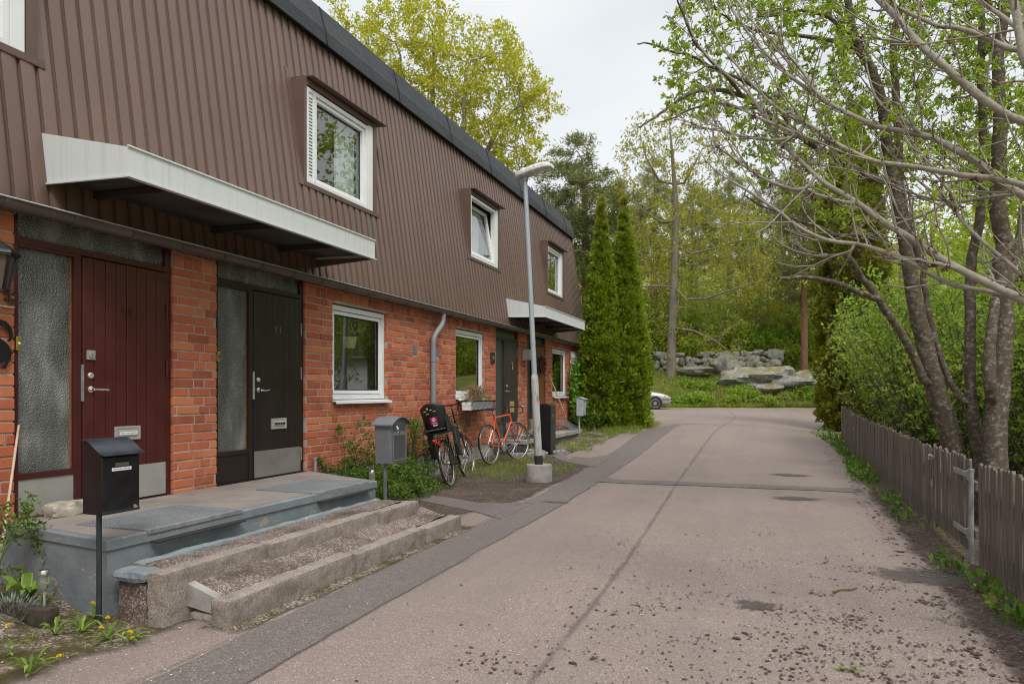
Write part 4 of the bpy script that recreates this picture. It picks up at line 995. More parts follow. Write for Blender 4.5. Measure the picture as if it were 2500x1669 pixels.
def steps():
    T = thing('entrance_steps', 'blue grey concrete landing and granite kerb steps before the red and brown doors', 'steps', (-4.2, 4.9, 0))
    fl = lambda y, s: lerp(-3.85, -3.83, (y - 3.3) / 3.1)
    top = [(-5.055, 3.53), (-3.90, 3.335), (-3.885, 6.405), (-5.055, 6.95)]
    edge = [(-5.055, 3.50), (-3.84, 3.30), (-3.825, 6.44), (-5.055, 6.985)]
    body = MB(); n = 40
    # body with a lip
    def ringpts(off, z):
        return [(-5.055, 3.53 - off, z), (-3.90 + off, 3.335 - off, z), (-3.885 + off, 6.405 + off, z), (-5.055, 6.95 + off, z)]
    R = [ringpts(.050, -.1), ringpts(.046, .418), ringpts(.060, .424), ringpts(.060, .482), ringpts(.052, .4885), ringpts(0, .4892)]
    for a, b in zip(R, R[1:]):
        k = len(body.v); body.add(a + b, [(0, 1, 5, 4), (1, 2, 6, 5), (2, 3, 7, 6)])
    build('base', body, M['bluconc'], T)
    t = MB(); t.add([(x, y, .4905) for x, y in top], [(0, 1, 2, 3)]); build('landing', t, M['landing'], T)
    for (ya, yb, xa) in ((3.58, 4.47, -4.48), (5.42, 6.32, -4.50)):
        g = MB(); g.box(xa, -3.862, ya, yb, .492, .500); gr = build('grating', g, M['grating'], T)
        f = MB(); f.box(-3.861, -3.828, ya, yb, .470, .502); build('grating_edge', f, M['galv'], gr, bevel=.003)
        f = MB(); f.box(-3.836, -3.779, ya + .02, yb - .02, .412, .421); build('shadow_gap', f, M['ink'], gr)
    # gravel treads
    def tread(xa, xb, ya, yb, z, name, dz=0):
        V = []; Fc = []; nx, ny = 10, 60
        for j in range(ny + 1):
            for i in range(nx + 1):
                x = lerp(xa, xb, i / nx); y = lerp(ya, yb, j / ny); zz = z + dz * (1 - i / nx)
                V.append((x, y, zz + .012 * mnoise.noise(Vector((x * 6, y * 3, 1))) + .006 * mnoise.noise(Vector((x * 20, y * 20, 1)))))
        for j in range(ny):
            for i in range(nx): Fc.append((j * (nx + 1) + i, j * (nx + 1) + i + 1, (j + 1) * (nx + 1) + i + 1, (j + 1) * (nx + 1) + i))
        b = len(V); m = MB(); m.add(V, Fc)
        m.box(xa, xb, yb - .02, yb + .015, -.1, z - .012); m.box(xa, xb, ya - .0, ya + .02, -.1, z - .01)
        return build(name, m, M['aggr'], T, smooth=True, autosmooth=40)
    tread(-3.80, -3.49, 3.40, 6.44, .305, 'tread'); tread(-3.39, -3.13, 3.50, 6.62, .145, 'tread', .075)
    # mortar bench between landing and tread, and the broken left end
    m = rough_box(-3.83, -3.735, 3.44, 6.41, .1, .325, .04, .010, 3, .02, 5); build('mortar_fillet', m, M['bluconc'], T)
    m = MB(); m.prism([(-3.80, .33), (-3.50, .30), (-3.51, .235), (-3.80, .25)], lambda p, q, d: (p, d, q), 3.315, 3.46); m = rough_box(-3.80, -3.515, 3.26, 3.43, .245, .318, .03, .012, 8, .018, 8)
    build('mortar_cap', m, M['bluconc'], T)
    m = rough_box(-3.77, -3.535, 3.29, 3.40, -.05, .25, .04, .006, 5, .01, 8); build('pebbled_end_block', m, M['aggr'], T)
    m = MB(); m.prism([(-3.385, .085), (-3.155, .05), (-3.150, .150), (-3.385, .225)], lambda p, q, d: (p, d, q), 3.455, 3.52); build('slate_end_piece', m, M['conc'], T)
    m = rough_box(-3.37, -3.175, 3.455, 3.54, -.05, .05, .03, .010, 11, .015, 8); build('rubble_end_piece', m, M['granite'], T)
    for k, (ya, yb) in enumerate(((3.27, 4.20), (4.212, 5.70), (5.712, 6.43))):
        dx = .02 * (k == 0); build('kerb_stone', rough_box(-3.515 + .03 * k + 0, -3.385 + .03 * k - 0, ya, yb, -.08, .322 - .004 * k, .022, .007, k + 20, .007, 12), M['granite'], T, smooth=True, autosmooth=50)
    for k, (ya, yb) in enumerate(((3.40, 4.77), (4.782, 5.95), (5.962, 6.74))):
        build('kerb_stone', rough_box(-3.155 + .012 * k, -3.015 + .012 * k, ya, yb, -.08, .162 - .012 * k, .022, .007, k + 30, .007, 12), M['granite'], T, smooth=True, autosmooth=50)
steps()

def porch2():
    T = thing('stone_porch', 'low dark stone porch slab in front of the grey and teak doors', 'porch', (-4.7, 15, .1))
    m = rough_box(-5.06, -4.42, 12.95, 17.25, -.1, .40, .12, .006, 4, .01, 3); build('base', m, M['greydark'], T)
    m = MB(); m.box(-5.06, -4.39, 12.93, 17.28, .402, .488); build('landing', m, M['conc'], T, bevel=.008)
    m = MB(); m.box(-4.95, -4.43, 13.15, 14.05, .490, .502)
    o = tag(build('door_mat', m, M['rustmat'], None), 'dark rubber mat lying on the far stone porch in front of the grey brown door', 'door mat')
porch2()

def mailbox_black():
    T = thing('mailbox', 'black mailbox with curved lid and white name label before the red door', 'mailbox', (-3.80, 3.2, 0))
    p = MB(); p.tube([(-3.80, 3.19, -.05), (-3.80, 3.19, .70)], .0155, 12); build('post', p, pmat('dark_green_post', (.018, .028, .03), .5, .3, 9), T, smooth=True, autosmooth=40)
    y0, y1 = 3.14, 3.405; xb, xf = -3.875, -3.715; z0, z1 = .672, 1.02
    b = MB(); b.prism([(xb, z0), (xf + .008, z0), (xf, z0 + .02), (xf, z1 - .01), (xb + .09, 1.085), (xb + .03, 1.105), (xb, 1.108)], lambda p, q, d: (p, d, q), y0, y1)
    build('body', b, M['blackpaint'], T, bevel=.005)
    pts = [(xb - .002, 1.115), (xb + .03, 1.112), (xb + .065, 1.098), (xb + .10, 1.072), (xb + .135, 1.045), (xb + .165, 1.028), (xb + .188, 1.022)]
    l = MB(); poly = pts + [(x, z + .005) for x, z in pts[::-1]]
    l.prism(poly, lambda p, q, d: (p, d, q), y0 - .012, y1 + .028); build('lid', l, M['blacklid'], T, smooth=True, autosmooth=40)
    yc = lerp(y0, y1, .5) + .005
    m = MB(); m.box(xf, xf + .003, yc - .05, yc + .045, .955, .975); build('plaque', m, M['bronze'], T)
    text('plaque_lettering', 'INGEN REKLAM TACK', pmat('dim_engraving', (.09, .07, .06), .6), .0085, (xf + .0035, yc - .002, .965), FACE_X, T, .0002)
    m = MB(); m.box(xf, xf + .0022, yc - .072, yc + .065, .928, .947); build('name_label', m, M['paper'], T)
    text('name_lettering', 'MARCIO LIMA & JEANE LIMA', M['ink'], .0096, (xf + .0025, yc - .003, .9375), FACE_X, T, .0002, bold=.0002)
    m = MB(); m.lathe([(.019, 0), (.019, .002), (0, .002)], (xf, y1 - .03, .692), 20, (1, 0, 0), sx=.62); build('emblem', m, M['galv'], T)
mailbox_black()

def mailbox_grey():
    T = thing('mailbox', 'grey steel mailbox with arched lid and dark front panel beside the cotoneaster', 'mailbox', (-3.9, 6.62, 0))
    xb, xf, y0, y1 = -4.02, -3.83, 6.74, 7.12
    p = MB(); p.box(-3.945, -3.92, 6.80, 6.825, -.05, .66); build('post', p, M['greypaint'], T)
    b = MB(); b.prism([(y0 + .015, .63), (y1 - .015, .63), (y1, 1.06), (y0, 1.06)], lambda p, q, d: (d, p, q), xb, xf); build('body', b, M['greypaint'], T, bevel=.006)
    l = MB(); pts = [(y0 - .03 + (y1 - y0 + .06) * i / 14, 1.055 + .085 * sin(pi * i / 14) ** .8) for i in range(15)]
    l.prism(pts + [(a, z - .012) for a, z in pts[::-1]], lambda p, q, d: (d, p, q), xb - .02, xf + .045); build('lid', l, M['greypaint'], T, smooth=True, autosmooth=40)
    l = MB(); l.prism([(a * .98 + .02 * 6.93, z - .013) for a, z in pts[1:-1]] + [(y1 - .005, 1.05), (y0 + .005, 1.05)], lambda p, q, d: (d, p, q), xb, xf - .002); build('gable', l, M['greypaint'], T)
    l = MB(); l.box(xf, xf + .005, y0 + .06, y1 - .05, .985, 1.05); build('flap', l, M['greydark'], T, bevel=.002)
    l = MB(); l.box(xf, xf + .005, y0 + .055, y1 - .045, .66, .945); dr = build('front_panel', l, M['greydark'], T, bevel=.003)
    l = MB(); frame_mb(l, xf + .005, xf + .010, y0 + .055, y1 - .045, .66, .945, .012); build('panel_frame', l, M['greypaint'], dr)
    l = MB(); l.lathe([(.012, 0), (.012, .012), (0, .014)], (xf, 6.94, .965), 12, (1, 0, 0)); build('lock', l, M['chrome'], T)
    l = MB(); l.lathe([(.03, 0), (.03, .002), (0, .002)], (xf + .005, 6.89, 1.018), 14, (1, 0, 0), sx=.55); build('sticker', l, M['paper'], T)
mailbox_grey()

def mailbox_pale():
    g = gz(-4.36, 17.0)
    T = thing('mailbox', 'pale grey mailbox with sloping lid on a slim post by the climbing plant', 'mailbox', (-4.36, 17.0, g))
    p = MB(); p.tube([(-4.40, 17.0, g - .05), (-4.40, 17.0, g + .6)], .02, 10); build('post', p, M['palegrey'], T)
    x0, x1, y0, y1 = -4.46, -4.26, 16.86, 17.2; z = g + .50
    b = MB(); b.prism([(x0 + .02, z), (x1 - .03, z), (x1, z + .36), (x1, z + .40), (x0 + .08, z + .45), (x0 + .02, z + .45)], lambda p, q, d: (p, d, q), y0, y1); build('body', b, M['palegrey'], T, bevel=.012)
    l = MB(); l.prism([(x0, z + .452), (x0 + .09, z + .462), (x1 + .03, z + .41), (x1 + .03, z + .40), (x0 + .08, z + .45), (x0, z + .442)], lambda p, q, d: (p, d, q), y0 - .015, y1 + .015); build('lid', l, M['palegrey'], T)
mailbox_pale()

def locker():
    x0, x1, y0, y1 = -4.33, -4.08, 13.5, 13.86; g = gz(-4.2, 13.6)
    T = thing('pedestal_mailbox', 'tall black floor standing mailbox with gabled top beside the lamp post', 'mailbox', (-4.2, 13.7, g))
    b = MB(); b.prism([(x0, g - .1), (x1, g - .1), (x1, g + .93), ((x0 + x1) / 2, g + .975), (x0, g + .95)], lambda p, q, d: (p, d, q), y0, y1); build('body', b, M['blackpaint'], T, bevel=.006)
    f = MB(); f.box(x1, x1 + .006, y0 + .012, y1 - .012, g + .40, g + .79); build('door_panel', f, M['blacklid'], T, bevel=.002)
    f = MB(); f.box(x1, x1 + .006, y0 + .012, y1 - .012, g + .81, g + .92); build('flap', f, M['blacklid'], T, bevel=.002)
    f = MB(); f.box(x1, x1 + .006, y0 + .012, y1 - .012, g - .05, g + .385); build('base_panel', f, M['blacklid'], T, bevel=.002)
    f = MB(); f.lathe([(.014, 0), (.014, .02), (0, .02)], (x1 + .006, y0 + .09, g + .61), 12, (1, 0, 0)); build('lock', f, M['rubber'], T)
    text('house_number', '71', M['palegrey'], .075, (x1 + .0065, y0 + .17, g + .715), FACE_X, T, .001)
    f = MB(); f.lathe([(.012, 0), (.012, .001), (0, .001)], (x1 + .0066, y0 + .15, g + .765), 10, (1, 0, 0)); build('sticker', f, M['orangelens'], T)
locker()

def lamp():
    b = Vector((-3.36, 10.5, gz(-3.36, 10.5)))
    T = thing('street_lamp', 'leaning grey street lamp with rust streaked lower sleeve set in a concrete foot', 'street lamp', b)
    foot = MB(); foot.lathe([(.205, -.1), (.205, .24), (.196, .262), (.12, .268), (.06, .262)], b, 36); build('concrete_foot', foot, M['conc'], T, smooth=True, autosmooth=40)
    # axis leans towards the house
    ax = Vector((-.046, -.014, 1)).normalized(); o = b + Vector((0, 0, .22))
    P = lambda h: o + ax * (h - .22)
    m = MB(); m.tube([P(.26), P(.40)], .064, 18); build('base_collar', m, M['ink'], T, smooth=True, autosmooth=40)
    m = MB(); m.tube([P(.38), P(.9), P(1.585)], [.060, .059, .057], 18); m.tube([P(1.585), P(1.62), P(1.66)], [.057, .052, .040], 18, True); build('sleeve', m, M['sleeve'], T, smooth=True, autosmooth=40)
    m = MB(); m.tube([P(1.62), P(3), P(4.66)], [.041, .038, .034], 16); build('pole', m, M['pole'], T, smooth=True, autosmooth=40)
    t = P(4.70); d = Vector((.955, -.10, .16)).normalized(); s = Vector((0, 0, 1)).cross(d).normalized(); u = d.cross(s)
    prof = [(-.14, .055, .035, .02), (-.12, .085, .05, .0), (0, .105, .062, -.01), (.18, .125, .068, -.012), (.34, .125, .062, -.012), (.43, .10, .045, -.01), (.465, .06, .02, -.006)]
    prof = [(a, w * 1.05, hh * 1.35, lo) for a, w, hh, lo in prof]
    h = MB(); n = 20; rings = []
    for (a, w, hh, lo) in prof:
        r = []
        for j in range(n):
            g = 2 * pi * j / n; cy = cos(g); sz = sin(g)
            zz = hh * (abs(sz) ** .7) if sz > 0 else -.03 * abs(sz) ** .5 + lo * 0
            r.append(t + Vector((0, 0, .04)) + d * a + s * (w * (abs(cy) ** .6) * (1 if cy > 0 else -1)) + u * zz)
        rings.append(r)
    b0 = 0; vs = [p for r in rings for p in r]
    fs = [(i * n + j, (i + 1) * n + j, (i + 1) * n + (j + 1) % n, i * n + (j + 1) % n) for i in range(len(rings) - 1) for j in range(n)]
    fs += [tuple(range(n)), tuple(range((len(rings) - 1) * n, len(rings) * n))[::-1]]
    h.add(vs, fs); hd = build('lamp_head', h, M['lamphead'], T, smooth=True, autosmooth=50)
    m = MB(); m.tube([t - ax * .06, t + ax * .025], .045, 14); m.box(t.x - .09, t.x + .05, t.y - .03, t.y + .03, t.z - .02, t.z + .012); build('clamp', m, M['galv'], hd)
    l = MB(); c = t + Vector((0, 0, .04)) + d * .27 - u * .028
    vs = []; k = 8
    for i in range(k + 1):
        th = pi / 2 * i / k
        for j in range(20):
            a = 2 * pi * j / 20; vs.append(c + d * (.155 * cos(th) * cos(a)) + s * (.105 * cos(th) * sin(a)) - u * (.075 * sin(th)))
    l.add(vs, [(i * 20 + j, i * 20 + (j + 1) % 20, (i + 1) * 20 + (j + 1) % 20, (i + 1) * 20 + j) for i in range(k) for j in range(20)])
    build('lamp_bowl', l, M['clear'], hd, smooth=True)
    m = MB(); m.lathe([(.018, -.05), (.028, -.02), (.028, .03), (0, .05)], c - u * .02, 12, d); build('bulb', m, M['paper'], hd)
lamp()

def wall_things():
    # --- left of the red door: lantern, cable, bracket, cat cut-out
    T = thing('wall_lantern', 'black iron lantern with smoked glass on the brick at the left edge', 'lantern', (-5.0, 3.40, 1.95))
    y = 3.36; X = -4.93
    m = MB(); m.lathe([(.135, 2.34), (.125, 2.36), (.02, 2.43), (0, 2.47)], (X, y, 0), 6); build('roof', m, M['blackiron'], T)
    m = MB()
    for i in range(6):
        a = 2 * pi * i / 6; m.bar((X + .115 * cos(a), y + .115 * sin(a), 2.34), (X + .06 * cos(a), y + .06 * sin(a), 2.10), .016)
    m.lathe([(.065, 2.085), (.065, 2.10), (0, 2.10)], (X, y, 0), 6); m.lathe([(.128, 2.325), (.128, 2.345), (.1, 2.345)], (X, y, 0), 6); build('cage', m, M['blackiron'], T)
    m = MB(); m.lathe([(.055, 2.10), (.105, 2.33)], (X, y, 0), 6); build('glass', m, M['amber'], T)
    T2 = thing('scroll_hook', 'small rusty scroll hook on the brick beside the red door frame', 'hook', (-5.04, 3.51, 2.06))
    m = MB(); yc = 3.515; zc = 2.075; x = -5.038
    for sy in (-1, 1):
        for sz in (-1, 1):
            m.tube([(x, yc, zc + sz * .005), (x, yc + sy * .012, zc + sz * .026), (x, yc + sy * .026, zc + sz * .03), (x, yc + sy * .033, zc + sz * .018), (x, yc + sy * .026, zc + sz * .01)], .006, 6)
    m.tube([(x, yc, zc - .05), (x, yc, zc + .055)], .008, 6); m.tube([(x, yc, zc - .045), (x + .02, yc + .05, zc - .05), (x + .015, yc + .07, zc - .03)], .006, 6)
    build('hook_plate', m, M['rustiron'], T2)
    m = MB(); m.tube([(-5.035, 3.2, 2.008), (-5.035, 3.45, 2.004), (-5.035, 3.53, 2.000), (-5.036, 3.55, 2.004)], .006, 8); tag(build('cable', m, M['cable'], None, smooth=True), 'cream cable run across the brick under the scroll hook', 'cable')
    # cat silhouette: outline with real thickness
    px = [(0, 780), (20, 792), (60, 800), (100, 840), (130, 880), (147, 950), (145, 1000), (122, 1040), (95, 1050), (88, 1035), (108, 1000), (112, 960), (95, 910), (60, 880), (20, 858), (0, 850), (-60, 850), (-95, 900), (-80, 960), (0, 1008), (40, 1035), (80, 1070), (110, 1110), (135, 1165), (165, 1172), (150, 1190), (130, 1200), (122, 1235), (130, 1255), (105, 1285), (75, 1335), (70, 1360), (45, 1375), (15, 1368), (25, 1340), (55, 1315), (68, 1270), (0, 1305), (-80, 1320), (-160, 1340), (-160, 1000), (-120, 960), (-140, 880), (-90, 800)]
    pts = [onX(a / 4.9, 620 + b / 4.9, -5.03) for a, b in px]
    m = MB(); m.prism([(p.y, p.z) for p in pts], lambda a, b, d: (d, a, b), -5.032, -5.022)
    tag(build('cat_silhouette', m, M['blackpaint'], None, bevel=.002), 'black metal cat silhouette hung on the brick beside the red door', 'wall ornament')
    m = MB(); a = onX(35, 1180, -4.7); m2 = []
    m.tube([onX(-14, 1440, -4.70), onX(10, 1300, -4.78), onX(46, 1037, -4.99)], [.011, .010, .007], 8); tag(build('bamboo_cane', m, M['cane'], None, smooth=True), 'pale bamboo cane leaning on the brick in the left bed', 'cane')
    # --- second pair of doors
    def bx(name, mats, a, b2, c): pass
    T = thing('house_number_sign', 'small dark number sign on the brick beside the grey brown door', 'sign', (-5.04, 12.8, 2.0))
    m = MB(); m.box(-5.045, -5.02, 12.72, 12.90, 1.97, 2.18); build('plate', m, M['ink'], T, bevel=.004)
    text('number', '73', M['palegrey'], .085, (-5.0195, 12.81, 2.07), FACE_X, T, .0005, bold=.002)
    T = thing('wall_lamp', 'square steel wall lamp with a lattice front on the brick between the far doors', 'wall lamp', (-5.04, 14.66, 2.2))
    m = MB(); m.box(-5.045, -5.02, 14.58, 14.82, 2.10, 2.33); build('back_plate', m, M['steel'], T)
    m = MB()
    for i in range(3): m.box(-4.865, -4.855, 14.56, 14.84, 2.11 + .095 * i, 2.13 + .095 * i)
    for i in range(4): m.box(-4.8685, -4.8655, 14.56 + .086 * i, 14.58 + .086 * i, 2.11, 2.32)
    for yy in (14.56, 14.828): m.box(-5.02, -4.87, yy, yy + .012, 2.11, 2.32)
    m.box(-5.02, -4.87, 14.575, 14.825, 2.322, 2.334); build('lattice', m, M['steel'], T)
    m = MB(); m.box(-5.015, -4.88, 14.59, 14.80, 2.125, 2.30); build('diffuser', m, M['paper'], T)
    # wreath of cones
    c = onX(1321.6, 890.5, -5.02); m = MB(); R = random.Random(5)
    for i in range(150):
        a = R.uniform(0, 2 * pi); b2 = R.uniform(0, 2 * pi); rr = .14 + .05 * cos(b2); p = Vector((c.x + .03 + .045 * sin(b2), c.y + rr * cos(a), c.z + rr * sin(a) * 1.05))
        d = Vector((R.uniform(-1, 1), R.uniform(-1, 1), R.uniform(-1, 1))).normalized(); m.tube([p - d * .02, p, p + d * .022], [.004, .014, .003], 5)
    m.ring((c.x + .02, c.y, c.z), (1, 0, 0), .145, .035, 28, 8)
    tag(build('wreath', m, M['wreath'], None), 'brown cone wreath hanging on the teak door', 'wreath')
    # leaning broom stick
    m = MB(); m.tube([(-4.62, 17.0, .49), (-4.80, 16.78, 1.1), (-5.02, 16.5, 1.83)], .014, 8); tag(build('broom_handle', m, M['cane'], None, smooth=True), 'pale wooden broom stick leaning on the brick right of the teak door', 'stick')
    # planter pot and round stones
    T = thing('plant_pot', 'grey concrete plant pot standing by the teak door', 'pot', (-4.78, 14.72, .49))
    m = MB(); m.lathe([(.125, .49), (.165, .79), (.165, .815), (.15, .815), (.13, .76), (0, .76)], (-4.78, 14.72, 0), 4 * 6); build('pot_body', m, M['conc'], T, smooth=True, autosmooth=40)
    m = MB(); m.lathe([(.148, .77), (0, .785)], (-4.78, 14.72, 0), 20); build('potting_soil', m, M['potsoil'], T)
    T = tag(build('round_stone', boulder((-4.58, 14.06, .575), (.13, .16, .09), 4, 24, .1, .2), M['stone'], None, smooth=True), 'rounded pale stone on the far porch at the foot of the brick pier', 'stone')
    c = onZ(157, 1258, .49); T = tag(build('field_stone', boulder((c.x, c.y + .03, .535), (.085, .20, .07), 14, 26, .3, .5), M['stone'], None, smooth=True, autosmooth=30), 'rough pale field stone lying on the landing in front of the grey door panel', 'stone')
    # bicycle rack
    T = thing('bicycle_rack', 'small galvanised rack with slanting bars on the far end of the stone porch', 'rack', (-4.6, 16.9, .49))
    m = MB()
    for s in (0, 1): m.bar((-4.85, 16.4, .515 + s * .20), (-4.85 + .0, 17.25, .515 + s * .20), .03)
    m.bar((-4.45, 16.4, .51), (-4.45, 17.25, .51), .03); build('rails', m, M['galv'], T)
    m = MB()
    for i in range(6): y = 16.45 + i * .15; m.bar((-4.85, y, .735), (-4.45, y + .10, .51), .055, .012)
    build('bars', m, M['galv'], T)
    # flower box
    ya, yb = 11.12, 12.22; X = -4.86
    T = thing('window_box', 'white plastic flower box with dead plants in a black wire holder under the middle window', 'flower box', (X, 11.67, 1.1))
    m = MB(); m.prism([(X - .09, 1.095), (X + .06, 1.095), (X + .085, 1.25), (X - .11, 1.25)], lambda p, q, d: (p, d, q), ya + .05, yb - .05); build('box', m, M['white2'], T, bevel=.006)
    m = MB()
    for zz, dx in ((1.085, .08), (1.245, .115)): m.tube([(X - .15, ya, zz), (X + dx, ya, zz), (X + dx, yb, zz), (X - .15, yb, zz)], .007, 6)
    n = 19
    for i in range(n):
        y = lerp(ya + .02, yb - .02, i / (n - 1)); m.tube([(X + .08, y, 1.085), (X + .13, y, 1.11), (X + .125, y, 1.15), (X + .085, y, 1.20), (X + .12, y, 1.245), (X + .15, y, 1.262)], .0055, 5)
    for yy in (ya, yb): m.tube([(X - .15, yy, 1.085), (X - .15, yy, 1.25)], .007, 6)
    build('wire_holder', m, M['blackiron'], T)
    m = MB(); m.box(X - .10, X + .075, ya + .06, yb - .06, 1.22, 1.243); build('potting_soil', m, M['potsoil'], T)
wall_things()

def curtain_and_plant():
    # sheer curtain in the big upper window
    V = []; Fc = []; a, b = 7.98, 8.42; n = 60
    for i in range(n + 1):
        y = lerp(a, b, i / n); x = -5.37 + .022 * sin(i * .9) + .012 * sin(i * .37)
        V += [(x, y, 3.72), (x + .01, y, 5.1)]
    for i in range(n): Fc.append((2 * i, 2 * i + 2, 2 * i + 3, 2 * i + 1))
    tag(npbuild('curtain', V, Fc, M['curtain'], smooth=True), 'sheer pale green curtain hanging inside the large upper window', 'curtain')
    T = thing('hanging_basket', 'woven basket with a trailing house plant hanging inside the ground floor window', 'hanging plant', (-5.27, 8.1, 1.95))
    c = onX(850, 850, -5.27); m = MB(); m.lathe([(.085, 0), (.115, .13), (.12, .15), (.10, .15), (0, .12)], c, 24); build('basket', m, M['wicker'], T, smooth=True, autosmooth=40)
    m = MB()
    for k in range(3):
        q = 2 * pi * k / 3; m.tube([c + Vector((.11 * cos(q), .11 * sin(q), .15)), c + Vector((0, 0, .42))], .004, 5)
    m.tube([c + Vector((0, 0, .42)), c + Vector((0, 0, .8))], .003, 5); build('cords', m, M['wicker'], T)
    R = random.Random(2); m = MB()
    for k in range(16):
        q = R.uniform(0, 2 * pi); r = R.uniform(.03, .15); p = c + Vector((r * cos(q), r * sin(q), R.uniform(.12, .30))); s = R.uniform(.03, .055); d = Vector((cos(q), sin(q), R.uniform(-.3, .5))).normalized(); w = d.cross(Vector((0, 0, 1))).normalized()
        m.add([p, p + d * s * .5 + w * s * .6, p + d * s * 1.1 + w * s * .35, p + d * s * 1.4, p + d * s * 1.1 - w * s * .35, p + d * s * .5 - w * s * .6], [(0, 1, 2, 3, 4, 5)])
    build('leaves', m, M['l_ivy'], T)
curtain_and_plant()

def solar(x, y, z, label):
    T = thing('solar_light', label, 'garden light', (x, y, z))
    m = MB(); m.tube([(x, y, z - .05), (x, y, z + .12)], .008, 8); build('stake', m, M['steel'], T)
    m = MB(); m.lathe([(.028, .115), (.030, .12), (.030, .18), (.0, .18)], (x, y, z), 16); build('lens', m, M['clear'], T, smooth=True, autosmooth=40)
    m = MB(); m.lathe([(.032, .178), (.033, .182), (.033, .212), (.030, .216), (0, .216)], (x, y, z), 18); build('cap', m, M['chrome'], T, smooth=True, autosmooth=40)
    m = MB(); m.lathe([(.031, .105), (.031, .125), (0, .125)], (x, y, z), 16); build('collar', m, M['chrome'], T, smooth=True, autosmooth=40)
p = onZ(108, 1452, .16); solar(p.x, p.y, .10, 'steel solar garden light standing in the bed left of the black mailbox')
solar(-3.98, 6.62, .36, 'small steel solar light just past the far end of the concrete landing')
# ================================================================== BICYCLES, CAR, FENCE, STONES
def wheel(parent, name, c, R, tyre_r, tyremat, steer=0, hub=.025, wall=None):
    ax = Vector((sin(-steer), cos(steer), 0)).normalized(); c = Vector(c)
    m = MB(); m.ring(c, ax, R - tyre_r, tyre_r, 48, 8); w = build(name, m, tyremat, parent, smooth=True)
    if wall:
        m = MB()
        for s in (-1, 1): m.ring(c + ax * tyre_r * .72 * s, ax, R - tyre_r * 1.35, tyre_r * .42, 48, 6)
        build('tyre_wall', m, wall, w, smooth=True)
    m = MB(); m.ring(c, ax, R - tyre_r * 2.35, .009, 48, 6); build('rim', m, M['alu'], w, smooth=True)
    m = MB(); u = ax.orthogonal().normalized(); v = ax.cross(u)
    for i in range(28):
        a = 2 * pi * i / 28; b = a + .35 * (1 if i % 4 < 2 else -1)
        m.tube([c + ax * hub * (1 if i % 2 else -1) + (u * cos(b) + v * sin(b)) * .022, c + (u * cos(a) + v * sin(a)) * (R - tyre_r * 2.3)], .0017, 4, False)
    build('spokes', m, M['alu'], w)
    m = MB(); m.tube([c - ax * .05, c - ax * .03, c + ax * .03, c + ax * .05], [.014, .022, .022, .014], 12); build('hub', m, M['alu'], w, smooth=True, autosmooth=40)
    return w
def mudguard(m, c, R, a0, a1, steer=0, w=.024):
    ax = Vector((sin(-steer), cos(steer), 0)).normalized(); f = Vector((cos(steer), sin(steer), 0)); c = Vector(c); n = 20
    for i in range(n):
        p = []
        for a in (lerp(a0, a1, i / n), lerp(a0, a1, (i + 1) / n)):
            d = f * cos(a) + Vector((0, 0, sin(a))); p.append((c + d * (R + .012), c + d * (R + .002), d))
        (o0, i0, d0), (o1, i1, d1) = p
        m.add([i0 - ax * w, o0 - ax * w * .5, o0 + ax * w * .5, i0 + ax * w, i1 - ax * w, o1 - ax * w * .5, o1 + ax * w * .5, i1 + ax * w], [(0, 1, 5, 4), (1, 2, 6, 5), (2, 3, 7, 6)])

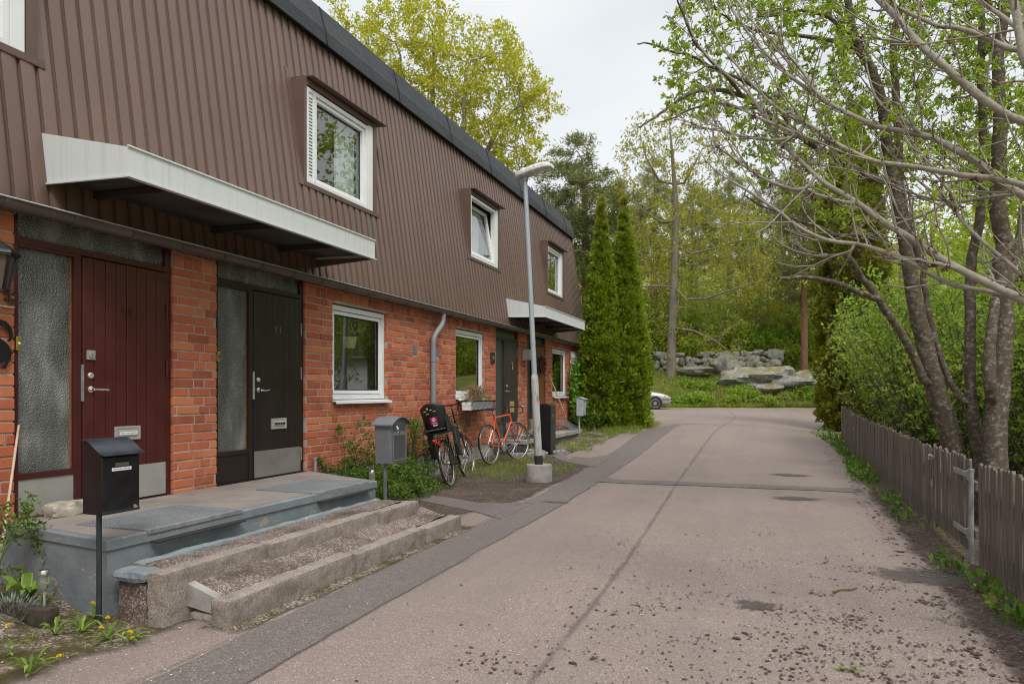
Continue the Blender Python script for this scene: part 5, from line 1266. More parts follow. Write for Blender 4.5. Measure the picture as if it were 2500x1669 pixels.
def black_bike():
    T = thing('bicycle', 'black bicycle with a rear child seat and wire front basket parked by the wall', 'bicycle')
    R = .345; rw = Vector((0, 0, R)); fw = Vector((1.06, 0, R)); bb = Vector((.44, 0, .29)); st = -.12
    wheel(T, 'wheel', rw, R, .019, M['tyre'], 0, .03, M['gumwall']); wheel(T, 'wheel', fw, R, .019, M['tyre'], st, .03, M['gumwall'])
    hd = Vector((.86, 0, .80)); hu = Vector((.825, 0, .95)); stop = Vector((.27, 0, .76))
    m = MB(); m.tube([bb, hd - Vector((-.02, 0, .06))], .021, 10); m.tube([bb + Vector((-.04, 0, .16)), hd], .017, 10); m.tube([bb, stop], .017, 10); m.tube([hd - Vector((-.03, 0, .10)), hu], .022, 10)
    for s in (-1, 1): m.tube([bb + Vector((0, .03 * s, 0)), rw + Vector((0, .055 * s, 0))], .010, 8); m.tube([stop + Vector((0, .02 * s, -.05)), rw + Vector((0, .055 * s, 0))], .009, 8)
    build('frame', m, M['bikeblack'], T, smooth=True, autosmooth=45)
    m = MB()
    for s in (-1, 1): m.tube([hd + Vector((.03, .045 * s, -.11)), hd + Vector((.06, .05 * s, -.2)), fw + Vector((0, .052 * s, 0))], [.013, .012, .009], 8)
    m.tube([hd + Vector((.03, -.045, -.11)), hd + Vector((.03, .045, -.11))], .014, 8); build('fork', m, M['bikeblack'], T, smooth=True, autosmooth=45)
    for q in ((rw, R, -.25, 3.05), (fw, R, .35, 3.2, st)): m = MB(); mudguard(m, *q); build('mudguard', m, M['bikeblack'], T, smooth=True, autosmooth=50)
    m = MB(); m.tube([hu, hu + Vector((-.04, 0, .20)), hu + Vector((.02, 0, .25))], .013, 8)
    o = hu + Vector((.02, 0, .25)); m.tube([o + Vector(v) for v in ((-.20, .30, .02), (-.12, .28, .03), (-.03, .20, .03), (.02, .08, .01), (0, 0, 0), (.02, -.08, .01), (-.03, -.20, .03), (-.12, -.28, .03), (-.20, -.30, .02))], .011, 8)
    h = build('handlebar', m, M['bikeblack'], T, smooth=True)
    m = MB()
    for s in (-1, 1): m.tube([o + Vector((-.21, .302 * s, .02)), o + Vector((-.08, .265 * s, .03))], .017, 10); m.tube([o + Vector((-.06, .24 * s, .0)), o + Vector((-.12, .27 * s, -.02)), o + Vector((-.18, .285 * s, -.02))], .005, 6)
    build('grips', m, M['rubber'], h, smooth=True)
    m = MB(); m.tube([o + Vector((0, .02, 0)), o + Vector((.10, .03, -.1)), hd + Vector((.08, .02, -.12)), hd + Vector((.1, .03, -.25))], .004, 5); m.tube([o + Vector((0, -.1, 0)), o + Vector((.08, -.06, -.12)), hd + Vector((-.05, -.02, -.05)), bb + Vector((0, -.03, .1))], .004, 5); build('cables', m, M['rubber'], T)
    m = MB(); s0 = Vector((.215, 0, .90)); m.tube([stop, s0], .013, 8)
    m.add([s0 + Vector(v) for v in ((-.12, -.10, .05), (-.12, .10, .05), (-.02, .09, .045), (.14, .022, .035), (.15, 0, .03), (.14, -.022, .035), (-.02, -.09, .045), (-.12, -.08, .0), (-.12, .08, .0), (-.02, .06, -.005), (.14, .015, .01), (.14, -.015, .01), (-.02, -.06, -.005))],
          [(0, 6, 5, 4, 3, 2, 1), (7, 8, 9, 10, 11, 12), (0, 1, 8, 7), (1, 2, 9, 8), (2, 3, 10, 9), (5, 6, 12, 11), (6, 0, 7, 12), (3, 4, 10), (4, 5, 11, 10)]); build('saddle', m, M['rubber'], T, bevel=.012)
    # rack
    m = MB()
    for s in (-1, 1):
        m.tube([(.22, .05 * s, .735), (-.30, .055 * s, .735)], .006, 6); m.tube([(-.05, .06 * s, .735), (0, .062 * s, .35)], .006, 6); m.tube([(-.18, .06 * s, .735), (0, .062 * s, .35)], .005, 6)
    for x in (-.28, -.16, -.04, .08): m.tube([(x, -.055, .735), (x, .055, .735)], .005, 6)
    build('rack', m, M['blackiron'], T)
    m = MB(); m.lathe([(.024, 0), (.022, .02), (.014, .03), (0, .032)], (-.31, .03, .70), 14, (-1, 0, 0), sx=1.3); build('tail_light', m, M['redlens'], T)
    m = MB(); m.box(-.345, -.335, -.068, -.035, .63, .69); build('reflector', m, M['redlens'], T, bevel=.004)
    m = MB(); m.lathe([(.085, -.008), (.09, 0), (.085, .008), (0, .008)], bb + Vector((0, -.06, 0)), 24, (0, 1, 0))
    for s in (-1, 1):
        a = Vector((.09 * s, 0, -.14 * s)); m.bar(bb + Vector((0, -.075 * s * -1, 0)) , bb + a + Vector((0, .085 * s, 0)), .018); m.box(bb.x + a.x - .045, bb.x + a.x + .045, .09 * s - .035 + .05 * s, .09 * s + .035 + .05 * s, bb.z + a.z - .011, bb.z + a.z + .011)
    build('crankset', m, M['rubber'], T)
    m = MB(); m.bar(bb + Vector((0, -.06, .06)), rw + Vector((0, -.06, .04)), .03, .11, (0, 0, 1)); m.bar((.3, .07, .3), (.22, .19, .02), .014); build('chain_case', m, M['bikeblack'], T, bevel=.01)
    # front basket
    m = MB(); bc = Vector((1.08, 0, .80)); w, l = .17, .135
    for zz, k in ((.02, .82), (.09, .88), (.16, .94), (.24, 1.0)):
        q = [bc + Vector((x * l * k, y * w * k, zz)) for x, y in ((-1, -1), (1, -1), (1, 1), (-1, 1))]; m.tube(q, .0045 if zz > .2 else .0028, 5, False, closed=True)
    for i in range(9):
        f = -1 + 2 * i / 8
        for s in (-1, 1):
            m.tube([bc + Vector((s * l * .82, f * w * .82, .02)), bc + Vector((s * l, f * w, .24))], .0026, 4); m.tube([bc + Vector((f * l * .82, s * w * .82, .02)), bc + Vector((f * l, s * w, .24))], .0026, 4)
        m.tube([bc + Vector((-l * .82, f * w * .82, .02)), bc + Vector((l * .82, f * w * .82, .02))], .0026, 4)
    m.tube([bc + Vector((-.02, .08, .02)), fw + Vector((0, .055, .02))], .005, 5); m.tube([bc + Vector((-.02, -.08, .02)), fw + Vector((0, -.055, .02))], .005, 5)
    build('basket', m, M['blackiron'], T)
    m = MB(); m.lathe([(.02, -.03), (.035, 0), (.035, .02), (0, .024)], (1.02, .0, .73), 14, (1, 0, 0)); build('headlight', m, M['rubber'], T)
    # child seat : shell, wings, foot rests
    m = MB(); n = 14; rows = [(.80, .105, .02, -.14), (.86, .155, .05, -.20), (.90, .165, .06, -.225), (1.0, .17, .06, -.25), (1.10, .182, .06, -.275), (1.18, .185, .055, -.29), (1.225, .165, .05, -.30), (1.252, .10, .035, -.305)]
    V = []
    for z, w, dp, x in rows:
        for j in range(n + 1):
            a = -1 + 2 * j / n; V.append((x + dp * (abs(a) ** 2.4) * 1.5, a * w, z - .03 * (abs(a) ** 3) * (z > 1.2)))
    k = n + 1; fs = [(i * k + j, i * k + j + 1, (i + 1) * k + j + 1, (i + 1) * k + j) for i in range(len(rows) - 1) for j in range(n)]
    m.add(V, fs); seat = build('child_seat', m, M['seatplastic'], T, smooth=True)
    sd = seat.modifiers.new('shell', 'SOLIDIFY'); sd.thickness = .018; sd.offset = 0
    m = MB(); m.prism([(-.20, .80), (.10, .78), (.13, .84), (.04, .90), (-.02, .98), (-.10, 1.08), (-.20, 1.02)], lambda p, q, d: (p, d, q), -.175, -.155); m.prism([(-.20, .80), (.10, .78), (.13, .84), (.04, .90), (-.02, .98), (-.10, 1.08), (-.20, 1.02)], lambda p, q, d: (p, d, q), .155, .175)
    m.box(-.18, .10, -.154, .154, .79, .82); build('side_wings', m, M['seatplastic'], seat, bevel=.008)
    for s in (-1, 1):
        m = MB(); m.prism([(.02, .88), (.12, .84), (.16, .50), (.15, .42), (.02, .44), (-.02, .60)], lambda p, q, d: (p, d, q), s * .195 - .03, s * .195 + .03); lg = build('leg_guard', m, M['seatplastic'], seat, bevel=.012)
    m = MB(); m.box(-.235, -.20, -.15, .15, .845, .87); build('seat_rim', m, M['greydark'], seat, bevel=.01)
    m = MB(); sx = -.2625 - .010
    def plate(y0, y1, z0, z1, off): q = [(lerp(-.232, -.285, (z - .92) / .22) - off, y, z) for y, z in ((y0, z0), (y1, z0), (y1, z1), (y0, z1))]; return q
    m.add(plate(.045, -.065, .935, 1.045, .016), [(0, 1, 2, 3)]); stk = build('sticker', m, M['magenta'], seat)
    rx = radians(90)
    tilt = math.atan2(.053, .22)
    text('lettering', 'Hamax', M['paper'], .026, (-.2575, -.010, .958), (rx - 0, tilt * 0, radians(-90)), seat, .0003)
    m = MB(); cz, cy = 1.005, -.010
    for i in range(4):
        a0 = pi / 2 * i; a1 = a0 + pi / 2
        p0 = Vector((-.2705, cy + .028 * cos(a0), cz + .028 * sin(a0))); p1 = Vector((-.2705, cy + .028 * cos(a1), cz + .028 * sin(a1)))
        for p in (p0, p1): p.x = lerp(-.232, -.285, (p.z - .92) / .22) - .0185
        m.bar(p0.lerp(p1, .06), p0.lerp(p1, .94), .009, .002, (1, 0, 0))
    m.box(-.2745, -.2725, cy - .008, cy + .008, cz - .004, cz + .004); build('diamond_mark', m, M['paper'], seat)
    m = MB(); m.add(plate(.020, -.050, .915, .931, .016), [(0, 1, 2, 3)]); build('sticker', m, M['paper'], seat)
    m = MB(); m.lathe([(.016, 0), (.016, .002), (0, .002)], (-.300, .05, 1.175), 14, (-1, 0, 0)); build('roundel', m, M['galv'], seat)
    m = MB()
    for (yy, zz) in ((.09, 1.14), (-.0, 1.15), (.06, 1.10), (-.05, 1.125)): m.box(lerp(-.232, -.285, (zz - .92) / .22) - .018, lerp(-.232, -.285, (zz - .92) / .22) - .012, yy - .02, yy + .02, zz - .006, zz + .006)
    build('strap_slots', m, M['plywood'], seat)
    T.location = (-4.42, 9.57, gz(-4.42, 9.57) + .0); T.rotation_euler = (radians(-11), 0, radians(98.5))
black_bike()

def orange_bike():
    T = thing('bicycle', 'orange drop handlebar racing bicycle on its kickstand by the brick wall', 'bicycle')
    R = .338; rw = Vector((0, 0, R)); fw = Vector((1.0, 0, R)); bb = Vector((.42, 0, .28)); st = -.22
    wheel(T, 'wheel', rw, R, .014, M['tyre'], 0, .025, M['gumwall']); wheel(T, 'wheel', fw, R, .014, M['tyre'], st, .025, M['gumwall'])
    hd = Vector((.845, 0, .70)); hu = Vector((.80, 0, .86)); stop = Vector((.25, 0, .80))
    m = MB(); m.tube([bb, hd + Vector((0, 0, .02))], .0165, 10); m.tube([stop, hu - Vector((0, 0, .02))], .015, 10); m.tube([bb, stop], .0165, 10); m.tube([hd, hu], .019, 10)
    for s in (-1, 1): m.tube([bb + Vector((0, .03 * s, 0)), rw + Vector((0, .055 * s, 0))], .009, 8); m.tube([stop + Vector((0, .018 * s, -.02)), rw + Vector((0, .055 * s, 0))], .0075, 8)
    build('frame', m, M['bikeorange'], T, smooth=True, autosmooth=45)
    m = MB()
    for s in (-1, 1): m.tube([hd + Vector((.01, .035 * s, -.03)), hd + Vector((.05, .045 * s, -.15)), fw + Vector((-.03, .048 * s, .12)), fw + Vector((0, .05 * s, 0))], [.012, .011, .009, .007], 8)
    m.tube([hd + Vector((.01, -.04, -.03)), hd + Vector((.01, .04, -.03))], .014, 8); build('fork', m, M['bikeorange'], T, smooth=True, autosmooth=45)
    for q in ((rw, R, .4, 3.3, 0, .02), (fw, R, .6, 3.0, st, .02)): m = MB(); mudguard(m, *q); build('mudguard', m, M['bikeblack'], T, smooth=True, autosmooth=50)
    m = MB(); m.tube([hu, hu + Vector((-.02, 0, .09)), hu + Vector((.06, 0, .115))], .011, 8)
    o = hu + Vector((.06, 0, .115)); ca, sa = cos(st), sin(st)
    for s in (-1, 1):
        pts = [(0, 0, 0), (0, .10 * s, 0), (.01, .18 * s, 0), (.06, .20 * s, -.005), (.10, .205 * s, -.03), (.10, .21 * s, -.08), (.05, .21 * s, -.125), (-.03, .21 * s, -.13)]
        m.tube([o + Vector((x * ca - y * sa, x * sa + y * ca, z)) for x, y, z in pts], .012, 8)
    h = build('handlebar', m, M['rubber'], T, smooth=True)
    m = MB()
    for s in (-1, 1):
        pts = [(.09, .205 * s, -.01), (.13, .205 * s, -.01), (.14, .205 * s, -.06), (.11, .205 * s, -.12)]; m.tube([o + Vector((x * ca - y * sa, x * sa + y * ca, z)) for x, y, z in pts], [.011, .01, .006, .005], 6)
    build('brake_levers', m, M['alu'], h, smooth=True)
    m = MB(); m.tube([o + Vector((.1, -.15, 0)), o + Vector((.12, -.10, .10)), o + Vector((.02, 0, .04)), hd + Vector((.03, 0, -.02))], .0028, 5); m.tube([o + Vector((.1, .15, 0)), o + Vector((.05, .15, .10)), o + Vector((-.1, .04, .06)), stop + Vector((.1, 0, 0))], .0028, 5); build('cables', m, M['rubber'], T)
    s0 = Vector((.21, 0, .93)); m = MB(); m.tube([stop, s0], .012, 8); build('seat_post', m, M['alu'], T, smooth=True)
    m = MB(); m.add([s0 + Vector(v) for v in ((-.13, -.075, .045), (-.13, .075, .045), (-.03, .07, .04), (.13, .018, .035), (.14, 0, .03), (.13, -.018, .035), (-.03, -.07, .04), (-.12, -.06, .0), (-.12, .06, .0), (-.02, .045, -.005), (.13, .012, .01), (.13, -.012, .01), (-.02, -.045, -.005))],
          [(0, 6, 5, 4, 3, 2, 1), (7, 8, 9, 10, 11, 12), (0, 1, 8, 7), (1, 2, 9, 8), (2, 3, 10, 9), (5, 6, 12, 11), (6, 0, 7, 12), (3, 4, 10), (4, 5, 11, 10)]); build('saddle', m, M['saddle'], T, bevel=.01)
    m = MB(); m.lathe([(.085, -.003), (.088, 0), (.085, .003), (.06, .003)], bb + Vector((0, -.05, 0)), 28, (0, 1, 0))
    for s in (-1, 1): a = Vector((-.05 * s, 0, -.155 * s)); m.bar(bb + Vector((0, -.06 * -s, 0)), bb + a + Vector((0, .075 * s, 0)), .015); m.box(bb.x + a.x - .04, bb.x + a.x + .04, .13 * s - .04, .13 * s + .04, bb.z + a.z - .009, bb.z + a.z + .009)
    build('crankset', m, M['alu'], T)
    m = MB()
    for s in (-1, 1): a = Vector((-.05 * s, 0, -.155 * s)); m.box(bb.x + a.x - .044, bb.x + a.x - .040, .13 * s - .03, .13 * s + .03, bb.z + a.z - .008, bb.z + a.z + .008)
    build('pedal_reflectors', m, M['orangelens'], T)
    m = MB(); m.tube([bb + Vector((0, -.05, .085)), rw + Vector((0, -.045, .04))], .004, 5); m.tube([bb + Vector((0, -.05, -.085)), rw + Vector((.03, -.045, -.1))], .004, 5)
    for i in range(5): m.lathe([(.055 - .007 * i, 0), (.055 - .007 * i, .003), (.02, .003)], rw + Vector((0, -.03 - .005 * i, 0)), 20, (0, -1, 0))
    m.tube([rw + Vector((.01, -.045, -.05)), rw + Vector((.035, -.045, -.13))], .012, 6); build('drivetrain', m, M['rustchain'], T)
    m = MB(); m.bar((.36, .03, .27), (.36, .17, .015), .013); m.bar((.30, 0, .55), (.55, 0, .40), .012); build('kickstand', m, M['alu'], T)
    T.location = (-4.50, 11.38, gz(-4.5, 11.38) + .02); T.rotation_euler = (radians(-6), 0, radians(81))
orange_bike()

def car():
    T = thing('parked_car', 'silver beige car nosing out from behind the tall thuja at the end of the street', 'car')
    st = [(-2.28, .70, .36, .62, .64), (-2.2, .80, .25, .85, .88), (-1.9, .86, .20, .93, .98), (-1.35, .875, .19, .93, 1.02), (-.6, .88, .19, .92, 1.0), (.3, .88, .19, .91, .98), (.95, .875, .19, .88, .97), (1.3, .865, .19, .84, .93), (1.7, .84, .20, .78, .86), (2.0, .79, .21, .71, .775), (2.18, .70, .23, .62, .68), (2.29, .54, .27, .52, .57)]
    V = []; k = 14
    for (x, w, zb, zs, zt) in st:
        ring = [(-.55, zb), (-.9, zb + .04), (-1.0, zb + .18), (-1.0, lerp(zb, zs, .72)), (-.97, zs), (-.80, lerp(zs, zt, .7)), (-.4, zt), (.4, zt), (.80, lerp(zs, zt, .7)), (.97, zs), (1.0, lerp(zb, zs, .72)), (1.0, zb + .18), (.9, zb + .04), (.55, zb)]
        V += [(x, a * w, z) for a, z in ring]
    fs = [(i * k + j, i * k + (j + 1) % k, (i + 1) * k + (j + 1) % k, (i + 1) * k + j) for i in range(len(st) - 1) for j in range(k)] + [tuple(range(k))[::-1], tuple(range((len(st) - 1) * k, len(st) * k))]
    m = MB(); m.add(V, fs); b = build('body', m, M['car'], T, smooth=True, autosmooth=45); sb = b.modifiers.new('s', 'SUBSURF'); sb.levels = 2; sb.render_levels = 2
    cab = [(-1.95, .62, .98, .99), (-1.2, .66, .98, 1.36), (-.4, .68, .97, 1.44), (.25, .67, .97, 1.38), (1.05, .62, .94, .96)]
    V = []; k = 6
    for (x, w, z0, z1) in cab: V += [(x, -w - .14, z0), (x, -w, z1 - .03), (x, -w * .7, z1), (x, w * .7, z1), (x, w, z1 - .03), (x, w + .14, z0)]
    m = MB(); m.add(V, [(i * k + j, i * k + j + 1, (i + 1) * k + j + 1, (i + 1) * k + j) for i in range(len(cab) - 1) for j in range(k - 1)]); build('windows', m, M['carglass'], T, smooth=True, autosmooth=40)
    m = MB(); m.add([(x, y, z + .012) for x, y, z in [(-1.2, -.46, 1.36), (-.4, -.48, 1.44), (.25, -.47, 1.38), (.25, .47, 1.38), (-.4, .48, 1.44), (-1.2, .46, 1.36)]], [(0, 1, 4, 5), (1, 2, 3, 4)]); build('roof', m, M['car'], T)
    for x in (-1.35, 1.36):
        for s in (-1, 1):
            m = MB(); m.lathe([(.20, -.10), (.30, -.10), (.318, -.06), (.318, .06), (.30, .10), (.21, .10)], (x, s * .79, .318), 28, (0, 1, 0)); w = build('wheel', m, M['tyre'], T, smooth=True, autosmooth=40)
            m = MB(); m.lathe([(.215, -.02), (.215, .02), (.205, .03), (.195, .02), (.195, -.02)], (x, s * .87, .318), 28, (0, s, 0))
            for i in range(9): a = 2 * pi * i / 9; m.bar((x + .03 * cos(a), s * .885, .318 + .03 * sin(a)), (x + .20 * cos(a), s * .88, .318 + .20 * sin(a)), .034, .014, (0, 1, 0))
            m.lathe([(.05, 0), (.05, .03), (0, .035)], (x, s * .87, .318), 14, (0, s, 0)); build('rim', m, M['alu'], w)
            m = MB(); m.lathe([(.37, -.02), (.37, .013), (.32, .015)], (x, s * .864, .33), 32, (0, s, 0)); build('wheel_arch', m, M['ink'], T)
    for s in (-1, 1):
        m = MB(); m.prism([(1.80, .66), (2.12, .60), (2.09, .675), (1.78, .755)], lambda p, q, d: (p, d, q), s * .70, s * .845 if s > 0 else s * .845); 
        m = MB(); m.add([(2.20, s * .60, .59), (1.86, s * .835, .655), (1.83, s * .835, .745), (2.12, s * .58, .675)], [(0, 1, 2, 3) if s > 0 else (3, 2, 1, 0)]); build('headlight', m, M['headlight'], T)
    m = MB()
    for s in (-1, 1): m.tube([(1.72, s * .868, .53), (1.98, s * .822, .53), (2.16, s * .73, .53), (2.29, s * .56, .53), (2.325, s * .2, .53), (2.325, 0, .53)], .02, 6)
    build('bumper_strip', m, M['rubber'], T)
    m = MB(); m.box(2.255, 2.29, -.5, .5, .33, .40)
    for s in (-1, 1): m.obox((2.215, s * .62, .36), (.05, s * -.05, 0), (.0, .012, 0), (0, 0, .035))
    build('air_intake', m, M['ink'], T)
    m = MB(); m.box(2.285, 2.31, -.2, .2, .56, .64); build('grille', m, M['ink'], T)
    hd = Vector((CT, ST, 0)); p = onQ(1643, 985, 37.0)
    c = Vector((p.x, p.y, 0)) - hd * 2.30 + Vector((-ST, CT, 0)) * .6
    T.location = (c.x, c.y, gz(c.x, c.y)); T.rotation_euler = (0, 0, math.atan2(hd.y, hd.x) - .06)
car()

def fence_run(name, label, cat, ya, yb, x0, x1, R, gate=False):
    T = thing(name, label, cat, ((x0 + x1) / 2, (ya + yb) / 2, gz(1.6, (ya + yb) / 2)))
    m = MB(); y = ya
    while y < yb - .04:
        x = lerp(x0, x1, (y - ya) / (yb - ya)); g = gz(x, y) + (.07 if gate else R.uniform(.0, .03)); w = R.uniform(.068, .082); h = .80 + R.uniform(-.022, .022) - (.04 if gate else 0); ln = R.uniform(-.018, .018) + (.055 if gate else 0); lx = R.uniform(-.008, .008); t = R.uniform(.018, .023)
        k = 3; V = []
        for i in range(k + 1):
            f = i / k; z = g + h * f; o = ln * f; xx = x + lx * f + R.uniform(-.001, .001)
            V += [(xx, y + o, z), (xx, y + w + o, z), (xx + t, y + w + o, z), (xx + t, y + o, z)]
        # softly rounded, weathered top
        b = len(V); V += [(x + lx, y + w * .22 + ln, g + h + .018), (x + lx, y + w * .78 + ln, g + h + .016), (x + lx + t, y + w * .78 + ln, g + h + .015), (x + lx + t, y + w * .22 + ln, g + h + .019)]
        fs = [(i * 4 + j, i * 4 + (j + 1) % 4, (i + 1) * 4 + (j + 1) % 4, (i + 1) * 4 + j) for i in range(k + 1) for j in range(4)] + [(b, b + 1, b + 2, b + 3)]
        m.add(V, [f[::-1] for f in fs]); y += w + R.uniform(.018, .034)
    build('pickets', m, M['fence'], T)
    for zz in (.22, .62):
        m = MB(); n = 8
        for i in range(n):
            a, b = lerp(ya, yb, i / n), lerp(ya, yb, (i + 1) / n); xa, xb = lerp(x0, x1, i / n) + .045, lerp(x0, x1, (i + 1) / n) + .045
            m.bar((xa, a, gz(xa, a) + zz), (xb, b, gz(xb, b) + zz), .04, .07)
        build('rail', m, M['fence'], T)
    y = ya + .1
    while y < yb and not gate:
        x = lerp(x0, x1, (y - ya) / (yb - ya)) + .11; g = gz(x, y); m = MB(); m.box(x - .04, x + .04, y - .04, y + .04, g - .1, g + .80); build('post', m, M['fence'], T); y += 2.2
    return T
RF = random.Random(11)
fence_run('picket_fence', 'weathered grey picket fence stretch nearest the road mouth, beside the galvanised post', 'fence', 2.6, 6.72, 1.56, 1.58, RF)
G = fence_run('picket_gate', 'slightly sagging weathered picket gate hung on a galvanised post', 'gate', 6.86, 8.34, 1.575, 1.585, RF, True)
fence_run('picket_fence', 'long weathered picket fence stretch in front of the cherry trunks and green shrubs', 'fence', 8.40, 15.65, 1.585, 1.60, RF)
fence_run('picket_fence', 'far short picket fence stretch ending at the dark thuja', 'fence', 15.8, 18.9, 1.60, 1.62, RF)
def gate_hw():
    T = thing('gate_post', 'galvanised steel gate post standing between the picket gate and the near fence', 'post', (1.56, 6.79, 0))
    m = MB(); m.tube([(1.555, 6.79, -.1), (1.555, 6.79, .765)], .019, 14); build('tube', m, M['galv'], T, smooth=True, autosmooth=40)
    m = MB(); m.lathe([(.022, .755), (.022, .772), (0, .776)], (1.555, 6.79, 0), 14); build('cap', m, M['galv'], T)
    for z in (.72, .24):
        m = MB(); m.box(1.532, 1.545, 6.84, 7.30, z - .022, z + .022); m.tube([(1.54, 6.83, z - .04), (1.54, 6.83, z + .04)], .014, 10); m.bar((1.54, 6.83, z), (1.555, 6.79, z - .08), .02, .02)
        for y in (6.95, 7.08, 7.22): m.lathe([(.008, 0), (.008, .005), (0, .006)], (1.532, y, z), 8, (-1, 0, 0))
        h = build('hinge', m, M['galv'], G)
    for (y, z, nm) in ((8.36, .74, 'gate'), (15.72, .95, 'far')):
        T = thing('gate_latch', 'galvanised latch on the post where the %s' % ('picket gate closes' if nm == 'gate' else 'far fence stretch begins'), 'latch', (1.56, y, z))
        m = MB(); m.box(1.555, 1.572, y - .09, y + .07, z - .022, z + .022); m.tube([(1.55, y - .13, z + .01), (1.55, y + .05, z + .01)], .009, 8); m.box(1.535, 1.56, y + .01, y + .035, z - .03, z + .03); build('bolt', m, M['galv'], T, bevel=.003)
        m = MB(); m.box(1.56, 1.566, y - .03, y + .03, z - .3, z - .24); build('plate', m, M['galv'], T)
    # weathered post behind the near fence
    m = MB(); m.box(1.78, 1.90, 5.95, 6.07, -.1, 1.03)
    tag(build('wooden_post', m, M['fence'], None, bevel=.01), 'stout weathered post rising behind the near fence at the edge of the garden', 'post')
gate_hw()

def stones():
    R = random.Random(21)
    def put(px, py, q, rx, ry, rz, seed, label, n=20, mat='rock'):
        p = onQ(px, py, q); o = build('boulder', boulder(p, (rx, ry, rz), seed, n, -.6, .42), M[mat], None, smooth=True, autosmooth=38)
        return tag(o, label, 'boulder')
    put(1860, 932, 43.3, 2.35, 1.6, .82, 3, 'broad flat mossy boulder lying on the bank above the road end', 44)
    put(1950, 940, 43.0, 1.05, .9, .75, 8, 'lower grey lichen boulder leaning on the broad mossy one', 30)
    put(1905, 950, 42.6, .75, .7, .62, 13, 'pale undercut rock wedged below the broad mossy boulder', 24)
    put(1700, 905, 46.0, 1.0, .7, .30, 17, 'low moss covered stone at the foot of the wall by the oak trunk', 20)
    put(1770, 893, 46.5, .9, .7, .62, 19, 'dark mossy boulder standing in front of the dry stone wall', 22)
    T = thing('stone_wall', 'rough dry stone wall of grey lichened boulders along the foot of the wooded slope', 'stone wall', onQ(1740, 900, 48.5))
    k = 0
    for tier, (y0, dens) in enumerate(((900, 30), (886, 30), (872, 26))):
        for px in np.linspace(1582, 1905, dens):
            px = px + R.uniform(-4, 4); s = 1740 / 48.5
            if tier == 2 and px < 1700 and R.random() < .5: continue
            rx = R.uniform(.17, .40); rz = R.uniform(.15, .31)
            p = onQ(px, y0 + R.uniform(-4, 4) - (px - 1600) * .035, 48.3 + tier * .25 + R.uniform(-.15, .15))
            build('stone', boulder(p, (rx, .35, rz), k + 40, 14, .06, .5), M['rock'], T, smooth=True, autosmooth=38); k += 1
    big = onQ(1890, 868, 48.7); build('stone', boulder(big, (.6, .6, .45), 99, 20, .0, .45), M['rock'], T, smooth=True, autosmooth=38)
    # crushed stones round the foot of the pedestal mailbox and porch
    for i in range(13):
        x = -4.32 + R.uniform(-.22, .28); y = lerp(12.45, 13.4, R.random()); r = R.uniform(.05, .13)
        o = build('crushed_stone', boulder((x, y, gz(x, y) + r * .45), (r, r * R.uniform(.7, 1.1), r * R.uniform(.6, .85)), i + 200, 12, .35, .5), M['crushed'], None, smooth=False)
        tag(o, 'broken grey stone in the heap at the foot of the dark stone porch', 'stone', 'broken stones heaped by the far porch')
    for (x, y) in ((-3.98, 13.6), (-3.95, 13.85)):
        o = build('crushed_stone', boulder((x, y, gz(x, y) + .03), (.09, .08, .06), int(y * 10), 12, .35, .5), M['crushed'], None); tag(o, 'pale broken stone at the foot of the tall black pedestal mailbox', 'stone', 'broken stones by the pedestal mailbox')
    # bed edging on the left
    p = onZ(225, 1475, .05)
    o = build('edging_stone', rough_box(-4.62, -4.02, 3.02, 3.10, -.02, .115, .025, .010, 77, .006), M['potsoil'], None, smooth=True, autosmooth=50); o.rotation_euler = (0, 0, 0)
    tag(o, 'rough kerb piece edging the planted bed beside the landing', 'edging stone')
stones()
# ================================================================== VEGETATION TOOLS
from mathutils.kdtree import KDTree
def rvec(n, r=None):
    r = r or rng
    v = r.normal(size=(n, 3)); return v / np.linalg.norm(v, axis=1, keepdims=True)
def nrm(v): return v / np.maximum(1e-9, np.linalg.norm(v, axis=1, keepdims=True))

def leaf_quads(C, D, L, W, up=None, fold=.25):
    """pointed leaves: base C, direction D, length L, width W -> verts, quads"""
    n = len(C); L = np.broadcast_to(np.asarray(L, float), (n,))[:, None]; W = np.broadcast_to(np.asarray(W, float), (n,))[:, None]
    U = rvec(n) if up is None else up
    S = nrm(np.cross(D, U)); N = np.cross(S, D)
    V = np.empty((n, 4, 3)); V[:, 0] = C; V[:, 1] = C + D * L * .5 + S * W * .5 + N * W * fold; V[:, 2] = C + D * L; V[:, 3] = C + D * L * .5 - S * W * .5 + N * W * fold
    return V.reshape(-1, 3), np.arange(n * 4).reshape(n, 4)

